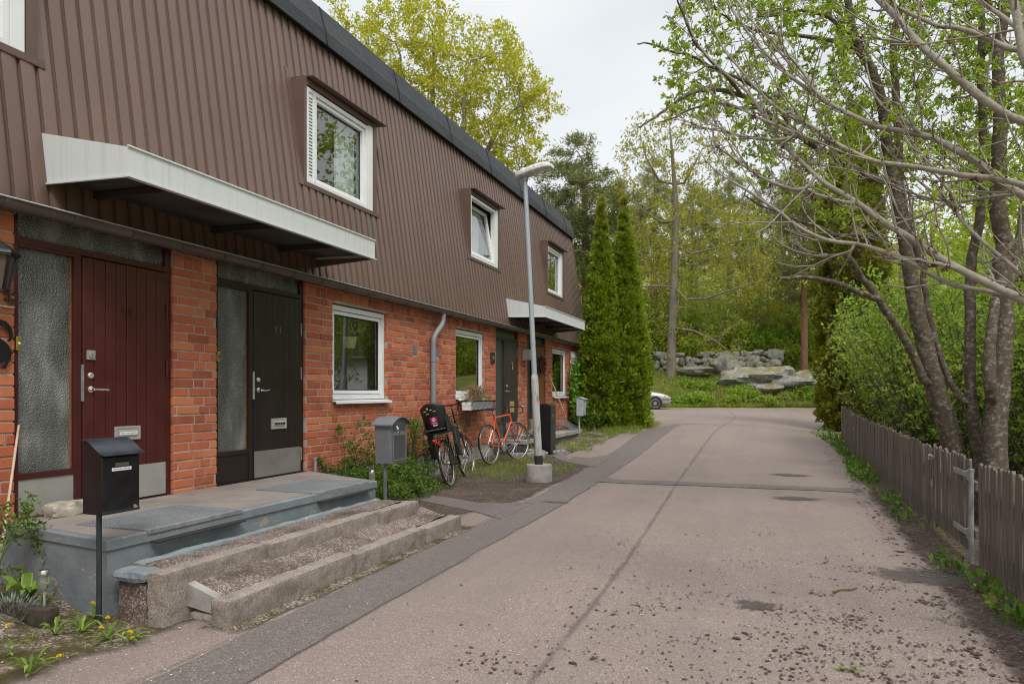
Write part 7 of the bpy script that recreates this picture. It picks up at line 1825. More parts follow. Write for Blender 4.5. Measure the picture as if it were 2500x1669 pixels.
    V, Fq = tubes(ch, 6); npbuild('stems', V, Fq, M['stem'], T); C = np.array(C); V, Fq = leaf_quads(C, nrm(np.array(D) + np.array([.3, 0, -.1])), rng.uniform(.022, .042, len(C)), rng.uniform(.014, .025, len(C))); npbuild('leaves', V, Fq, M['l_rose'], T)
    # silver-leaved cushion plant in the bed
    T = thing('lavender', 'silvery cushion plant low in the left bed', 'plant', onZ(40, 1500, .05)); c = onZ(28, 1492, .08); C = ell(420, c, (.13, .14, .08), rg, .2); V, Fq = leaf_quads(C, nrm(C - np.array(c) + np.array([0, 0, .08])), .05, .008); npbuild('leaves', V, Fq, M['lavender'], T)
shrubs()
# ================================================================== CHERRIES AND THE NEAR BARE TREE
def Z3(x, y): return (1500 + x / 2.24, y / 2.24)          # tracing frames used while measuring the trunks
def Z4(x, y): return (1900 + x / 2.613, 600 + y / 2.613)
def trace(pts, q0, q1, conv):
    n = len(pts); return [np.array(onQ(*conv(*p), lerp(q0, q1, i / max(1, n - 1)))) for i, p in enumerate(pts)]
def dens(P, R, k=2):
    """smooth subdivision of a traced limb with a little wander"""
    P = [np.array(p) for p in P]
    for _ in range(k):
        Q = [P[0]]; S = [R[0]]
        for a, b, ra, rb in zip(P, P[1:], R, R[1:]): Q += [a * .75 + b * .25, a * .25 + b * .75]; S += [ra * .75 + rb * .25, ra * .25 + rb * .75]
        Q.append(P[-1]); S.append(R[-1]); P, R = Q, S
    return P, R

def cherries():
    rg = np.random.default_rng(91)
    def limb(sk, pts, q0, q1, conv, r0, r1, parent=-1, foot=False):
        P = trace(pts, q0, q1, conv); R = list(np.linspace(r0, r1, len(P)))
        if foot:
            b = P[0].copy(); b[2] = -.1; P = [b, b * .5 + P[0] * .5] + P; R = [R[0] * 1.35, R[0] * 1.08] + R
        if parent >= 0: P = [np.array(sk.p[parent])] + P; R = [min(r0, sk.rmin[parent] or r0)] + R
        P, R = dens(P, R, 2)
        P = [p + (rg.normal(size=3) * .008 if 2 < i < len(P) - 1 else 0) for i, p in enumerate(P)]
        if parent >= 0: P = P[1:]; R = R[1:]
        return sk.limb(P, R, parent)
    def near(sk, ids, x, y, conv, q):
        p = np.array(onQ(*conv(x, y), q)); return ids[int(np.argmin([np.sum((sk.p[i] - p) ** 2) for i in ids]))]
    trees = []
    # leaning trunk with its long left-hand limbs
    sk = Skeleton(); A = limb(sk, [(1135, 1380), (1080, 1150), (1020, 950), (960, 750), (930, 600), (890, 450), (860, 300), (838, 150), (815, 20)], 7.85, 7.7, Z4, .112, .066, foot=True)
    A2 = limb(sk, [(1525, 1000), (1500, 860), (1480, 700), (1458, 500), (1380, 330), (1310, 200), (1285, 80), (1270, -60), (1250, -300)], 7.7, 7.4, Z3, .064, .03, A[-1])
    F = limb(sk, [(930, 880), (870, 720), (800, 580), (720, 460), (640, 350), (580, 260), (520, 180), (470, 100), (420, 40)], 7.75, 7.3, Z4, .046, .028, near(sk, A, 985, 880, Z4, 7.8))
    limb(sk, [(580, 330), (500, 290), (400, 245), (270, 215), (150, 195), (0, 205)], 7.4, 6.9, Z4, .030, .016, near(sk, F, 630, 350, Z4, 7.5))
    L1 = limb(sk, [(1400, 980), (1210, 860), (1100, 800), (980, 720), (860, 640), (760, 560), (650, 510), (540, 480), (420, 500), (320, 570), (220, 650), (130, 695)], 7.4, 6.3, Z3, .040, .008, near(sk, A2, 1500, 1000, Z3, 7.7))
    limb(sk, [(880, 560), (760, 470), (640, 410), (520, 360), (420, 300), (310, 280), (200, 240), (125, 240)], 7.0, 6.4, Z3, .020, .006, near(sk, L1, 980, 720, Z3, 7))
    limb(sk, [(600, 400), (520, 330), (440, 240), (390, 130), (350, 30), (320, -60)], 6.6, 6.3, Z3, .018, .006, near(sk, L1, 700, 530, Z3, 6.8))
    L2 = limb(sk, [(1370, 300), (1250, 240), (1130, 205), (960, 190), (860, 185), (740, 160), (640, 120), (560, 60)], 7.5, 6.7, Z3, .026, .008, near(sk, A2, 1420, 400, Z3, 7.6))
    limb(sk, [(1230, 150), (1160, 90), (1080, 60), (980, 60), (880, 90), (780, 100)], 7.4, 7.1, Z3, .022, .007, near(sk, A2, 1310, 200, Z3, 7.5))
    limb(sk, [(700, 600), (560, 560), (440, 590), (330, 640), (240, 670)], 6.7, 6.5, Z3, .014, .005, near(sk, L1, 800, 590, Z3, 6.9))
    limb(sk, [(1300, 1330), (1150, 1250), (1000, 1200), (850, 1150), (700, 1060)], 7.2, 6.8, Z3, .020, .007, near(sk, A2, 1520, 1000, Z3, 7.7))
    trees.append((sk, 'leaning flaky barked cherry trunk reaching its long leafy limbs over the road', [((60, 680), (280, 820), 1.0), ((280, -250), (1350, 780), 1.35), ((560, 780), (1350, 1300), .35)], 6.2, 8.4, 2500))
    # forked trunk in the middle
    sk = Skeleton(); Bk = limb(sk, [(1290, 1370), (1272, 1250), (1245, 1100), (1235, 1030)], 7.7, 7.7, Z4, .072, .062, foot=True)
    R1 = limb(sk, [(1230, 900), (1225, 700), (1220, 500), (1232, 350), (1222, 200), (1240, 50)], 7.7, 7.8, Z4, .054, .05, Bk[-1])
    limb(sk, [(2000, 1180), (2020, 900), (2010, 600), (1998, 300), (2010, 0), (2000, -350)], 7.8, 7.9, Z3, .048, .028, R1[-1])
    L = limb(sk, [(1200, 1000), (1150, 960), (1090, 860), (1040, 720), (990, 560), (960, 420), (935, 300), (920, 150)], 7.7, 8.0, Z4, .036, .03, Bk[-1])
    limb(sk, [(1570, 1150), (1555, 900), (1550, 700), (1530, 400), (1520, 200), (1570, 40), (1640, -150)], 8.0, 8.3, Z3, .030 + .02, .03, L[-1])
    trees.append((sk, 'narrow forked cherry trunk standing between the leaning and the thick trunk', [((1100, -300), (2050, 900), 1.0)], 7.0, 9.2, 1000))
    # thick double trunk on the right
    sk = Skeleton(); Ck = limb(sk, [(1385, 1400), (1388, 1200), (1400, 1000), (1412, 800), (1425, 600), (1440, 450), (1432, 300), (1432, 100), (1450, 0)], 7.4, 7.5, Z4, .112, .085, foot=True)
    limb(sk, [(2090, 1180), (2100, 900), (2115, 600), (2092, 300), (2140, 60), (2170, -300)], 7.5, 7.6, Z3, .08, .04, Ck[-1])
    D2 = limb(sk, [(1345, 900), (1350, 760), (1356, 600), (1372, 450), (1385, 330)], 7.3, 7.4, Z4, .06, .045, near(sk, Ck, 1395, 1050, Z4, 7.4))
    limb(sk, [(1460, 300), (1500, 150), (1530, 20), (1560, -200)], 7.5, 7.7, Z4, .05, .03, near(sk, Ck, 1440, 450, Z4, 7.5))
    trees.append((sk, 'thick double cherry trunk nearest the right end of the fence', [((1500, -300), (2600, 1000), 1.0)], 6.6, 9.4, 1000))
    for k, (sk, label, regs, qa, qb, n) in enumerate(trees):
        At = []
        for (a, b, w) in regs:
            m = int(n * w); x = rg.uniform(a[0], b[0], m); y = rg.uniform(a[1], b[1], m); q = rg.uniform(qa, qb, m)
            for xx, yy, qq in zip(x, y, q):
                if xx < 2240 and (yy > 620 + (xx - 60) * .16 if xx < 500 else (yy > 760 + (xx - 500) * .62 and xx < 1400)): continue
                if xx < 300 and yy < 120: continue
                if 600 < xx < 1180 and 190 < yy < 500 and rg.random() < .75: continue
                if xx < 620 and yy > 700: continue
                At.append(np.array(onQ(*Z3(xx, yy), qq)))
        sk.grow(np.array(At), .15, 1.5, .24, 120, (0, 0, .05), .32, 7 + k)
        ch = sk.finish(.0028, 2.3, True); tips = [i for i in range(len(sk.p)) if sk.rad[i] < .011 and sk.rmin[i] == 0]
        tw, C, D = twiggy(sk, tips, 1, .06, .18, rg, .2)
        base = sk.p[0]; T = thing('cherry_tree', label, 'tree', (base[0], base[1], 0))
        V, Fq = split_tubes([c for c in ch] + tw, .03, .009, (14, 7, 4)); npbuild('trunk', V, Fq, M['b_cherry'], T, smooth=True)
        keep = rg.random(len(C)) < .72; V, Fq = rosettes(C[keep], D[keep], 6, .011, .054, .025, rg, .5); npbuild('crown', V, Fq, M['l_cherry'], T)
cherries()

def bare_tree():
    rg = np.random.default_rng(17); sk = Skeleton()
    root = np.array(onQ(3050, 900, 3.1)); trunk = []
    for z, r in ((-.1, .17), (.6, .14), (1.2, .13), (1.8, .12), (2.4, .11), (3.0, .10), (3.8, .085)): trunk.append((np.array([root[0] + .02 * z, root[1] - .01 * z, z]), r))
    tid = sk.limb([p for p, _ in trunk], [r for _, r in trunk])
    limbs = [
        ([(2240, 685), (2100, 600), (1960, 500), (1830, 385), (1720, 290), (1640, 215), (1560, 110), (1490, 40), (1440, 0), (1380, -90)], 3.3, 3.9, 0.0198, 0.0150, 4),
        ([(2240, 1080), (2140, 1010), (2010, 900), (1850, 810), (1740, 750), (1600, 720), (1450, 700), (1340, 650), (1240, 600), (1130, 540), (1000, 450), (880, 350), (760, 220), (680, 110), (630, 20), (600, -60)], 3.3, 4.5, 0.0186, 0.0053, 3),
        ([(2240, 1010), (2100, 975), (1900, 960), (1750, 930), (1600, 905), (1440, 890), (1340, 850), (1180, 770), (1090, 690), (960, 640), (860, 570), (770, 480), (690, 380), (600, 280), (540, 160), (510, 40), (495, -50)], 3.2, 4.6, 0.0149, 0.0037, 3),
        ([(2200, 1620), (2080, 1568), (1900, 1480), (1760, 1400), (1600, 1290), (1460, 1210), (1380, 1140), (1250, 1060), (1140, 1000), (1040, 900), (950, 820), (880, 740), (800, 600), (720, 490), (600, 400), (500, 300), (440, 220), (400, 120), (380, 0)], 3.2, 4.7, 0.0198, 0.0037, 2),
        ([(2240, 1640), (2100, 1600), (1830, 1560), (1700, 1480), (1560, 1400), (1420, 1360), (1330, 1330), (1200, 1325), (1100, 1290), (1000, 1240), (920, 1170), (830, 1110), (740, 1050), (650, 995)], 3.3, 4.1, 0.0124, 0.0075, 2),
        ([(2240, 1050), (2130, 1070), (2020, 1080), (1940, 1100), (1850, 1110), (1750, 1090), (1600, 1050), (1440, 970), (1300, 930), (1160, 910), (1000, 880), (880, 850)], 3.4, 4.3, 0.0087, 0.0037, 3),
        ([(2300, 1570), (2240, 1510), (2120, 1410), (2000, 1310), (1900, 1210), (1840, 1120), (1740, 1050), (1650, 980), (1580, 900)], 3.2, 3.7, 0.0099, 0.0053, 2),
        ([(2240, 280), (2150, 265), (2060, 220), (1950, 175), (1850, 145), (1780, 150), (1700, 110), (1600, 70), (1500, 20), (1420, -60)], 3.5, 4.0, 0.0149, 0.0090, 5),
        ([(2240, 190), (2150, 110), (2060, 50), (1990, 0), (1900, -80)], 3.0, 3.3, 0.0099, 0.0083, 5),
        ([(2260, 420), (2225, 250), (2205, 100), (2180, 0), (2150, -150)], 2.9, 3.0, 0.0174, 0.0150, 4),
    ]
    ids = []
    for pts, q0, q1, r0, r1, tz in limbs:
        P = trace(pts, q0, q1, Z3); R = list(np.linspace(r0, r1, len(P)))
        a = np.array(sk.p[tid[tz]]); mid = a * .45 + P[0] * .55 + np.array([0, 0, .05])
        P = [a, mid] + P; R = [r0 * 1.25, r0 * 1.12] + R; P, R = dens(P, R, 2); ids.append(sk.limb(P[1:], R[1:], tid[tz]))
    def sub(parent_ids, at, pts, q0, q1, r0, r1):
        p = np.array(onQ(*Z3(*at), q0)); j = parent_ids[int(np.argmin([np.sum((sk.p[i] - p) ** 2) for i in parent_ids]))]
        q0 = float(qof(sk.p[j][0], sk.p[j][1])); P = [sk.p[j]] + trace(pts, q0, q1, Z3); R = list(np.linspace(r0, r1, len(P))); P, R = dens(P, R, 2); return sk.limb(P[1:], R[1:], j)
    x = [sub(ids[3], (1140, 1000), [(1040, 1050), (920, 1020), (820, 980), (740, 930), (640, 860), (560, 800), (540, 760)], 4, 4.4, .011, .004),
         sub(ids[2], (1010, 745), [(1010, 745), (900, 770), (780, 760), (680, 740), (560, 710), (440, 690), (360, 640)], 4, 4.5, .011, .003),
         sub(ids[3], (1400, 1190), [(1250, 1110), (1100, 1060), (960, 1040), (850, 1000)], 3.9, 4.2, .012, .005),
         sub(ids[5], (1850, 1110), [(1750, 1150), (1650, 1190), (1550, 1220), (1450, 1270), (1350, 1310)], 3.8, 3.9, .009, .005),
         sub(ids[4], (1420, 1360), [(1300, 1380), (1180, 1400), (1080, 1400), (960, 1365), (880, 1310), (840, 1270)], 4, 4.2, .009, .003),
         sub(ids[2], (1340, 850), [(1200, 800), (1040, 755), (900, 690), (800, 650), (720, 610), (640, 570), (560, 540), (500, 480)], 4.1, 4.6, .013, .003),
         sub(ids[1], (1130, 540), [(1060, 430), (980, 330), (900, 260), (800, 170), (700, 60), (650, -40)], 4.1, 4.5, .011, .004),
         sub(ids[3], (1900, 1480), [(1760, 1440), (1640, 1410), (1460, 1410)], 3.4, 3.7, .012, .007),
         sub(ids[1], (1740, 750), [(1640, 700), (1560, 640), (1480, 600), (1420, 520), (1390, 420), (1370, 300)], 3.7, 4.0, .010, .004),
         sub(ids[0], (1720, 290), [(1600, 240), (1500, 215), (1420, 215), (1380, 150)], 3.7, 3.9, .010, .004),
         sub(ids[6], (1900, 1210), [(1870, 1100), (1800, 1000), (1700, 900), (1610, 740)], 3.5, 3.6, .008, .003)]
    allid = [i for l in ids + x for i in l]
    # short side shoots with buds
    ch = sk.finish(.004, 2.3, True); buds = []; sh = []
    for l in ids + x:
        for i in l[::2]:
            if rg.random() < .68 and sk.rad[i] < .022:
                p = sk.P[i]; par = sk.P[max(0, sk.par[i])]; d0 = (p - par) / (np.linalg.norm(p - par) + 1e-9); d = nrm((d0 * .75 + rg.normal(size=3) * .42 + np.array([0, 0, .40]))[None])[0]; L = rg.uniform(.10, .5) * min(1, max(.35, sk.rad[i] / .0075)); k = 5
                pts = np.array([p + d * L * t + np.array([0, 0, .12]) * L * t * t + rg.normal(size=3) * .008 * (t > 0) for t in np.linspace(0, 1, k)]); r = min(.0055, sk.rad[i] * .6); sh.append((pts, np.linspace(r, .0028, k)))
                for q in pts[1:]: buds.append((q, d))
                if rg.random() < .45:
                    q = pts[2]; d2 = nrm((d + rg.normal(size=3) * .7)[None])[0]; e = np.array([q, q + d2 * L * .25, q + d2 * L * .5 + np.array([0, 0, .03])]); sh.append((e, np.array([.0035, .003, .0022]))); buds.append((e[-1], d2)); buds.append((e[1], d2))
    ch = [(P, R * (1 + .14 * np.array([mnoise.noise(Vector(tuple(q * 9))) for q in P]))) for P, R in ch]
    T = thing('bare_tree', 'smooth grey barked bare branches with buds arching in from the right over the fence', 'tree', tuple(root[:2]) + (0,))
    V, Fq = split_tubes(ch + sh, .03, .006, (14, 9, 5)); npbuild('branches', V, Fq, M['b_smooth'], T, smooth=True)
    B = np.array([b for b, _ in buds]); D = np.array([d for _, d in buds]); n = len(B)
    V, Fq = rosettes(B, D, 3, .004, .016, .009, rg, .8); npbuild('buds', V, Fq, M['budred'], T)
    # dark withered flower clusters and a few opening leaf buds
    rp = random.Random(3)
    for i in rp.sample(allid, 46):
        if sk.rad[i] > .016: continue
        Cc = sk.P[i] + rg.normal(size=(26, 3)) * .011 + np.array([0, 0, -.01]); V, Fq = leaf_quads(Cc, rvec(26, rg), .016, .012); npbuild('withered_flower', V, Fq, M['budred'], T)
    for i in rp.sample(range(n), 50): V, Fq = rosettes(B[i:i + 1], D[i:i + 1], 5, .004, .045, .016, rg, 1.3); npbuild('leaf_bud', V, Fq, M['l_bright'], T)
bare_tree()

# ================================================================== GROUND COVER
def scatter_grass():
    rg = np.random.default_rng(41); Ps = []; Hs = []
    def patch(n, x0, x1, y0, y1, h, cond=None):
        x = rg.uniform(x0, x1, n); y = rg.uniform(y0, y1, n)
        for a, b in zip(x, y):
            k = mnoise.noise(Vector((a * 1.8, b * 1.8, 4)))
            if k < -.05 and rg.random() < .75: continue
            if cond and not cond(a, b): continue
            Ps.append((a, b, gz(a, b))); Hs.append(h * rg.uniform(.5, 1.3) * (1 + .5 * k))
    patch(4200, -4.9, -3.75, 10.3, 12.7, .075); patch(1500, -3.9, -3.2, 11.2, 12.4, .08)
    patch(4200, -4.4, -3.5, 14.2, 18.5, .10, lambda a, b: mnoise.noise(Vector((a * 2.5, b * 2.5, 9))) > .0)
    patch(6500, -4.6, -3.1, 17.6, 20.6, .16, lambda a, b: (a + 4) ** 2 < 1.2); patch(1200, -3.5, -2.9, 18.8, 20.6, .14)
    patch(2600, 1.25, 1.75, 6.5, 19.5, .09, lambda a, b: mnoise.noise(Vector((a * 2, b * 1.4, 2))) > .08)
    patch(5000, 1.75, 6, 3, 19, .16); patch(1300, -4.9, -3.5, 1.6, 3.0, .05, lambda a, b: mnoise.noise(Vector((a * 3, b * 3, 2))) > .2)
    patch(900, 1.0, 2.6, 18.8, 21.0, .14)
    P = np.array(Ps); H = np.array(Hs); n = len(P)
    D = nrm(np.array([[0, 0, 1.]]) + rvec(n, rg) * .5); D[:, 2] = np.abs(D[:, 2])
    V, Fq = leaf_quads(P - np.array([0, 0, .01]), D, H, .007, fold=.1)
    o = npbuild('grass', V, Fq, M['l_grass']); tag(o, 'short spring grass in the soil by the wall, the paving and the fence', kind='stuff')
    # bank grass at the road end
    n = 60000; x = rg.uniform(1520, 2350, n); q = 39.9 + rg.random(n) ** 1.3 * 8.6
    u = x - CX; X = (CT * u - ST * F_) * q / F_; Y = (CT * F_ + ST * u) * q / F_
    Zz = np.array([gz(a, b) for a, b in zip(X, Y)]); k = np.array([mnoise.noise(Vector((a * .5, b * .5, 1))) + .5 * mnoise.noise(Vector((a * 1.6, b * 1.6, 5))) for a, b in zip(X, Y)])
    keep = (k > -.30) | (rg.random(n) < .35) | (q < 40.8); P = np.stack([X, Y, Zz - .02], 1)[keep]; k = k[keep]; q = q[keep]
    H = (.17 + .16 * np.clip(k + .3, 0, 1)) * rg.uniform(.6, 1.4, len(P)); D = nrm(np.array([[0, 0, 1.]]) + rvec(len(P), rg) * .55); D[:, 2] = np.abs(D[:, 2])
    V, Fq = leaf_quads(P, D, H, .05, fold=.1); o = npbuild('bank_grass', V, Fq, M['l_grass']); tag(o, 'tufty grass covering the bank at the end of the road', kind='stuff')
    # nettle clumps and dry stalks on the bank
    C = []; rr = random.Random(6)
    for (px, py, qq, r) in ((1712, 985, 40.6, .8), (1690, 972, 41.2, .6), (1730, 940, 43, .5), (1790, 965, 41.6, .8), (1815, 945, 42, .8), (1828, 962, 41.2, .8), (1785, 980, 40.6, .6), (1920, 965, 41.2, .6), (1965, 955, 41.6, .9), (1990, 965, 41, .8), (1950, 935, 42.4, .6), (1680, 930, 43.5, .5), (1660, 975, 40.8, .5), (1870, 985, 40.5, .6), (2010, 985, 40.4, .6)):
        c = onQ(px, py, qq); c.z = gz(c.x, c.y) + r * .3; C.append(ell(420, c, (r, r, r * .6), rg, .3))
    C = np.concatenate(C); V, Fq = rosettes(C, rvec(len(C), rg) * .4 + np.array([0, 0, .5]), 2, .05, .15, .10, rg); o = npbuild('weeds', V, Fq, M['l_lilac']); tag(o, 'clumps of fresh green weeds along the foot of the bank', kind='stuff')
    C = []
    for _ in range(900):
        px = rg.uniform(1740, 1990); qq = rg.uniform(40.3, 42.2); c = onQ(px, 960, qq)
        if mnoise.noise(Vector((c.x * .7, c.y * .7, 3))) > .0: C.append((c.x, c.y, gz(c.x, c.y)))
    C = np.array(C); V, Fq = leaf_quads(C, nrm(np.array([[0, 0, 1.]]) + rvec(len(C), rg) * .35), rg.uniform(.3, .75, len(C)), .03); o = npbuild('dry_stalks', V, Fq, M['l_dry']); tag(o, 'dry pale stalks standing in the bank grass', kind='stuff')
    # undergrowth of the wooded slope
    n = 58000; x = rg.uniform(1430, 3000, n); q = 49 + rg.random(n) * 13; u = x - CX; X = (CT * u - ST * F_) * q / F_; Y = (CT * F_ + ST * u) * q / F_
    Zz = np.array([gz(a, b) for a, b in zip(X, Y)]); k = np.array([mnoise.noise(Vector((a * .33, b * .33, 1))) + .6 * mnoise.noise(Vector((a * .9, b * .9, 5))) for a, b in zip(X, Y)])
    hh = np.clip(1.6 + 2.6 * k, .2, 4); P = np.stack([X, Y, Zz + hh * (1 - rg.random(n) ** 2)], 1)
    V, Fq = rosettes(P, rvec(n, rg), 2, .12, .24, .15, rg); o = npbuild('undergrowth', V, Fq, M['l_wood']); tag(o, 'mass of young leafy undergrowth on the slope above the stone wall', kind='stuff')
    # weeds along the foot of the fence
    C = []
    for (x, y, r, n) in ((1.42, 14.2, .20, 260), (1.40, 13.3, .22, 380), (1.36, 12.6, .26, 480), (1.36, 11.9, .24, 420), (1.40, 15.8, .18, 260), (1.42, 17.2, .22, 300), (1.38, 18.4, .3, 420), (1.42, 9.9, .16, 160), (1.40, 8.9, .14, 120), (1.34, 6.55, .14, 110), (1.42, 5.9, .13, 130), (1.42, 5.3, .14, 130), (1.45, 5.0, .1, 80), (1.3, 19.6, .3, 300)):
        C.append(ell(int(n * .55), (x, y, gz(x, y) + r * .28), (r * .8, r * 2.4, r * .5), rg, .2))
    C = np.concatenate(C); D = nrm(rvec(len(C), rg) * .6 + np.array([[-.3, 0, .6]])); s = rg.uniform(.5, 1.4, len(C)); V, Fq = leaf_quads(C, D, .055 * s, .036 * s); o = npbuild('fence_weeds', V, Fq, M['l_rose']); tag(o, 'leafy weeds along the foot of the picket fence', kind='stuff')
scatter_grass()

def jagged_leaf(mb, base, ang, L, w, rise, R):
    d = Vector((cos(ang), sin(ang), 0)); s = Vector((-sin(ang), cos(ang), 0)); n = 7; Lp = []; Rp = []; base = Vector(base)
    for i in range(n + 1):
        t = i / n; p = base + d * L * t + Vector((0, 0, rise * sin(t * 2.4) * L)); wd = w * (.25 + .9 * t) * (1 - t ** 4) * (1.25 if i % 2 else .65); Lp.append(p + s * wd + Vector((0, 0, .006))); Rp.append(p - s * wd + Vector((0, 0, .006)))
    b = len(mb.v); mb.add(Lp + Rp, [(i, i + 1, n + 2 + i, n + 1 + i) for i in range(n)])
def weeds_and_flowers():
    R = random.Random(14)
    spots = [(62, 1338, 2, 'dandelion with one open flower at the very left edge of the verge', [(60, 1115)]), (430, 1175, 9, 'large flat dandelion rosette below the edging stone', []), (345, 1010, 6, 'dandelion flowering in front of the solar garden light', [(350, 865)]), (640, 1150, 8, 'dandelion rosette just left of the black mailbox post', []), (845, 1210, 9, 'dandelion rosette with two flowers right of the black mailbox post', [(845, 1055), (795, 1133)]), (235, 1480, 8, 'dandelion rosette nearest the bottom left of the road edge', [(465, 1357)]), (735, 1040, 3, 'single yellow dandelion flower against the landing wall', [(725, 940)]), (1010, 1230, 8, 'dandelion clump in front of the pebbled step end', [(1040, 1235), (1015, 1165)]), (1460, 990, 6, 'leafy weed growing against the end of the granite kerb', [])]
    for (zx, zy, n, label, fl) in spots:
        c = onZ(zx / 3.207, 1180 + zy / 3.207, .02); c.z = gz(c.x, c.y) + .01; T = thing('dandelion', label, 'dandelion', c, 'dandelions in the verge'); m = MB()
        for i in range(n + 4): jagged_leaf(m, c, R.uniform(0, 6.28), R.uniform(.07, .15), .012, R.uniform(.15, .8), R)
        build('leaves', m, M['l_weed'], T)
        for (fx, fy) in fl:
            d = ray(fx / 3.207, 1180 + fy / 3.207); t = qof(c.x, c.y) / F_; f = Vector((d.x * t, d.y * t, EYE + d.z * t)); f.z = max(f.z, gz(f.x, f.y) + .03)
            m = MB(); m.tube([(c.x, c.y, c.z), ((c.x + f.x) / 2, (c.y + f.y) / 2, (c.z + f.z) / 2 + .004), (f.x, f.y, f.z - .006)], .0025, 6); st = build('stem', m, M['stem'], T)
            m = MB()
            for k in range(46):
                a = R.uniform(0, 6.28); e = R.uniform(.1, 1.3); dd = Vector((cos(a) * sin(e), sin(a) * sin(e), cos(e))); s = dd.orthogonal() * .0022; m.add([f + s * .4, f + dd * .010 + s, f + dd * .0175, f + dd * .010 - s], [(0, 1, 2, 3)])
            build('flower_head', m, M['yellow'], st)
    for (px, py, z, label) in ((1398, 1115, .08, 'dandelion flowering at the foot of the black pedestal mailbox'), (1305, 1122, .1, 'dandelion flowering just behind the concrete lamp foot'), (845, 1135, .3, 'pair of dandelion flowers poking through the cotoneaster'), (1480, 1030, .44, 'small dandelion at the foot of the thujas')):
        c = onZ(px, py, z); c.z = gz(c.x, c.y); T = thing('dandelion', label, 'dandelion', c, 'dandelions by the house'); m = MB()
        for i in range(9): jagged_leaf(m, c, R.uniform(0, 6.28), R.uniform(.10, .20), .016, R.uniform(.4, 1.2), R)
        build('leaves', m, M['l_weed'], T)
        for k in range(2):
            f = c + Vector((R.uniform(-.05, .05), R.uniform(-.05, .05), R.uniform(.12, .26))); m = MB(); m.tube([c, f], .003, 5); st = build('stem', m, M['stem'], T); m = MB(); m.lathe([(.005, -.01), (.019, .004), (.012, .010), (0, .012)], f, 9); build('flower_head', m, M['yellow'], st)
    # broad leaved weeds in the bed
    T = thing('plantain', 'upright broad leaved weed growing in the left bed behind the edging stone', 'plant', onZ(70, 1460, .1)); m = MB(); c = onZ(62, 1478, .06)
    for i in range(11):
        a = R.uniform(-1.2, 3.6); L = R.uniform(.12, .22); w = R.uniform(.022, .034); d = Vector((cos(a), sin(a), 0)); s = Vector((-sin(a), cos(a), 0)); n = 6; Lp = []; Rp = []
        for k in range(n + 1):
            t = k / n; p = Vector(c) + d * L * t + Vector((0, 0, L * .8 * sin(t * 2.2))); wd = w * sin(pi * min(1, t * .92 + .08)) ** .8; Lp.append(p + s * wd + Vector((0, 0, .008))); Rp.append(p - s * wd + Vector((0, 0, .008)))
        m.add(Lp + Rp, [(k, k + 1, n + 2 + k, n + 1 + k) for k in range(n)])
    build('leaves', m, M['l_weed'], T, smooth=True)
    # dried plants in the window box
    rg = np.random.default_rng(3); n = 420; C = np.stack([rg.uniform(-4.93, -4.80, n), np.where(rg.random(n) < .6, rg.normal(11.55, .14, n), rg.uniform(11.2, 12.2, n)), np.full(n, 1.235)], 1); h = rg.uniform(.06, .24, n) * np.exp(-((C[:, 1] - 11.55) / .45) ** 2) + .05
    Dd = nrm(np.array([[0, 0, 1.]]) + rvec(n, rg) * .45); V, Fq = leaf_quads(C, Dd, h, .009); V2, F2 = rosettes(C + Dd * h[:, None], Dd, 2, .01, .035, .022, rg); o = npbuild('dead_plants', np.concatenate([V, V2]), np.concatenate([Fq, F2 + len(V)]), M['l_dry']); tag(o, 'withered brown plants standing in the white flower box', 'dead plants')
    # litter on the asphalt: dark catkins, petals, leaves
    def flakes(n, fn, smin, smax, elong, mat, name, label, dz=.007, seed=1):
        rr = np.random.default_rng(seed); V = []; Fq = []
        for i in range(n):
            p = fn(rr)
            if p is None: continue
            x, y = p; s = rr.uniform(smin, smax) * rr.uniform(.5, 1); a = rr.uniform(0, pi); b = len(V); k = 7; z = gz(x, y) + dz
            V.append((x, y, z + s * .10))
            for j in range(k):
                t = 2 * pi * j / k; r = s * rr.uniform(.5, 1.15); ux, uy = r * cos(t) * elong, r * sin(t); V.append((x + ux * cos(a) - uy * sin(a), y + ux * sin(a) + uy * cos(a), z))
            for j in range(k): Fq.append((b, b + 1 + j, b + 1 + (j + 1) % k))
        o = npbuild(name, V, Fq, M[mat]); tag(o, label, kind='stuff')
    def onroad(rr):
        px = 2500 * rr.random() ** .75; py = rr.uniform(1290, 1669) if rr.random() < .8 else rr.uniform(1060, 1300); w = sstep(700, 2100, px)
        if rr.random() > w * (.25 + .75 * sstep(1250, 1560, py)) * (.35 + 1.3 * max(0, mnoise.noise(Vector((px * .006, py * .012, 2))) + .25)): return None
        p = onZ(px, py, 0); return (p.x, p.y) if p.x < 1.5 else None
    flakes(4600, onroad, .003, .010, 1.8, 'litter', 'catkin_litter', 'small dark brown catkin remains scattered over the near asphalt', .0055, 5)
    cl_c = []; rc = np.random.default_rng(77)
    while len(cl_c) < 70:
        p = onroad(rc)
        if p: cl_c.append((p[0], p[1], rc.uniform(.03, .13)))
    def clus(rr):
        a = cl_c[int(rr.integers(len(cl_c)))]; return (a[0] + rr.normal() * a[2] * 1.3, a[1] + rr.normal() * a[2])
    flakes(1500, clus, .004, .013, 1.6, 'litter', 'catkin_litter', 'clumps of dark brown catkin remains on the near asphalt', .0065, 6)
    flakes(240, onroad, .010, .024, 1.7, 'litter', 'leaf_litter', 'larger dark brown litter scraps on the asphalt', .006, 8)
    def leftv(rr): 
        p = onZ(rr.uniform(0, 1000), rr.uniform(1380, 1669), 0); return (p.x, p.y) if p.x < -2.5 and p.x > -4.5 else None
    flakes(150, leftv, .003, .007, 1.2, 'petal', 'fallen_petals', 'small white petals scattered along the verge and road edge', .012, 9)
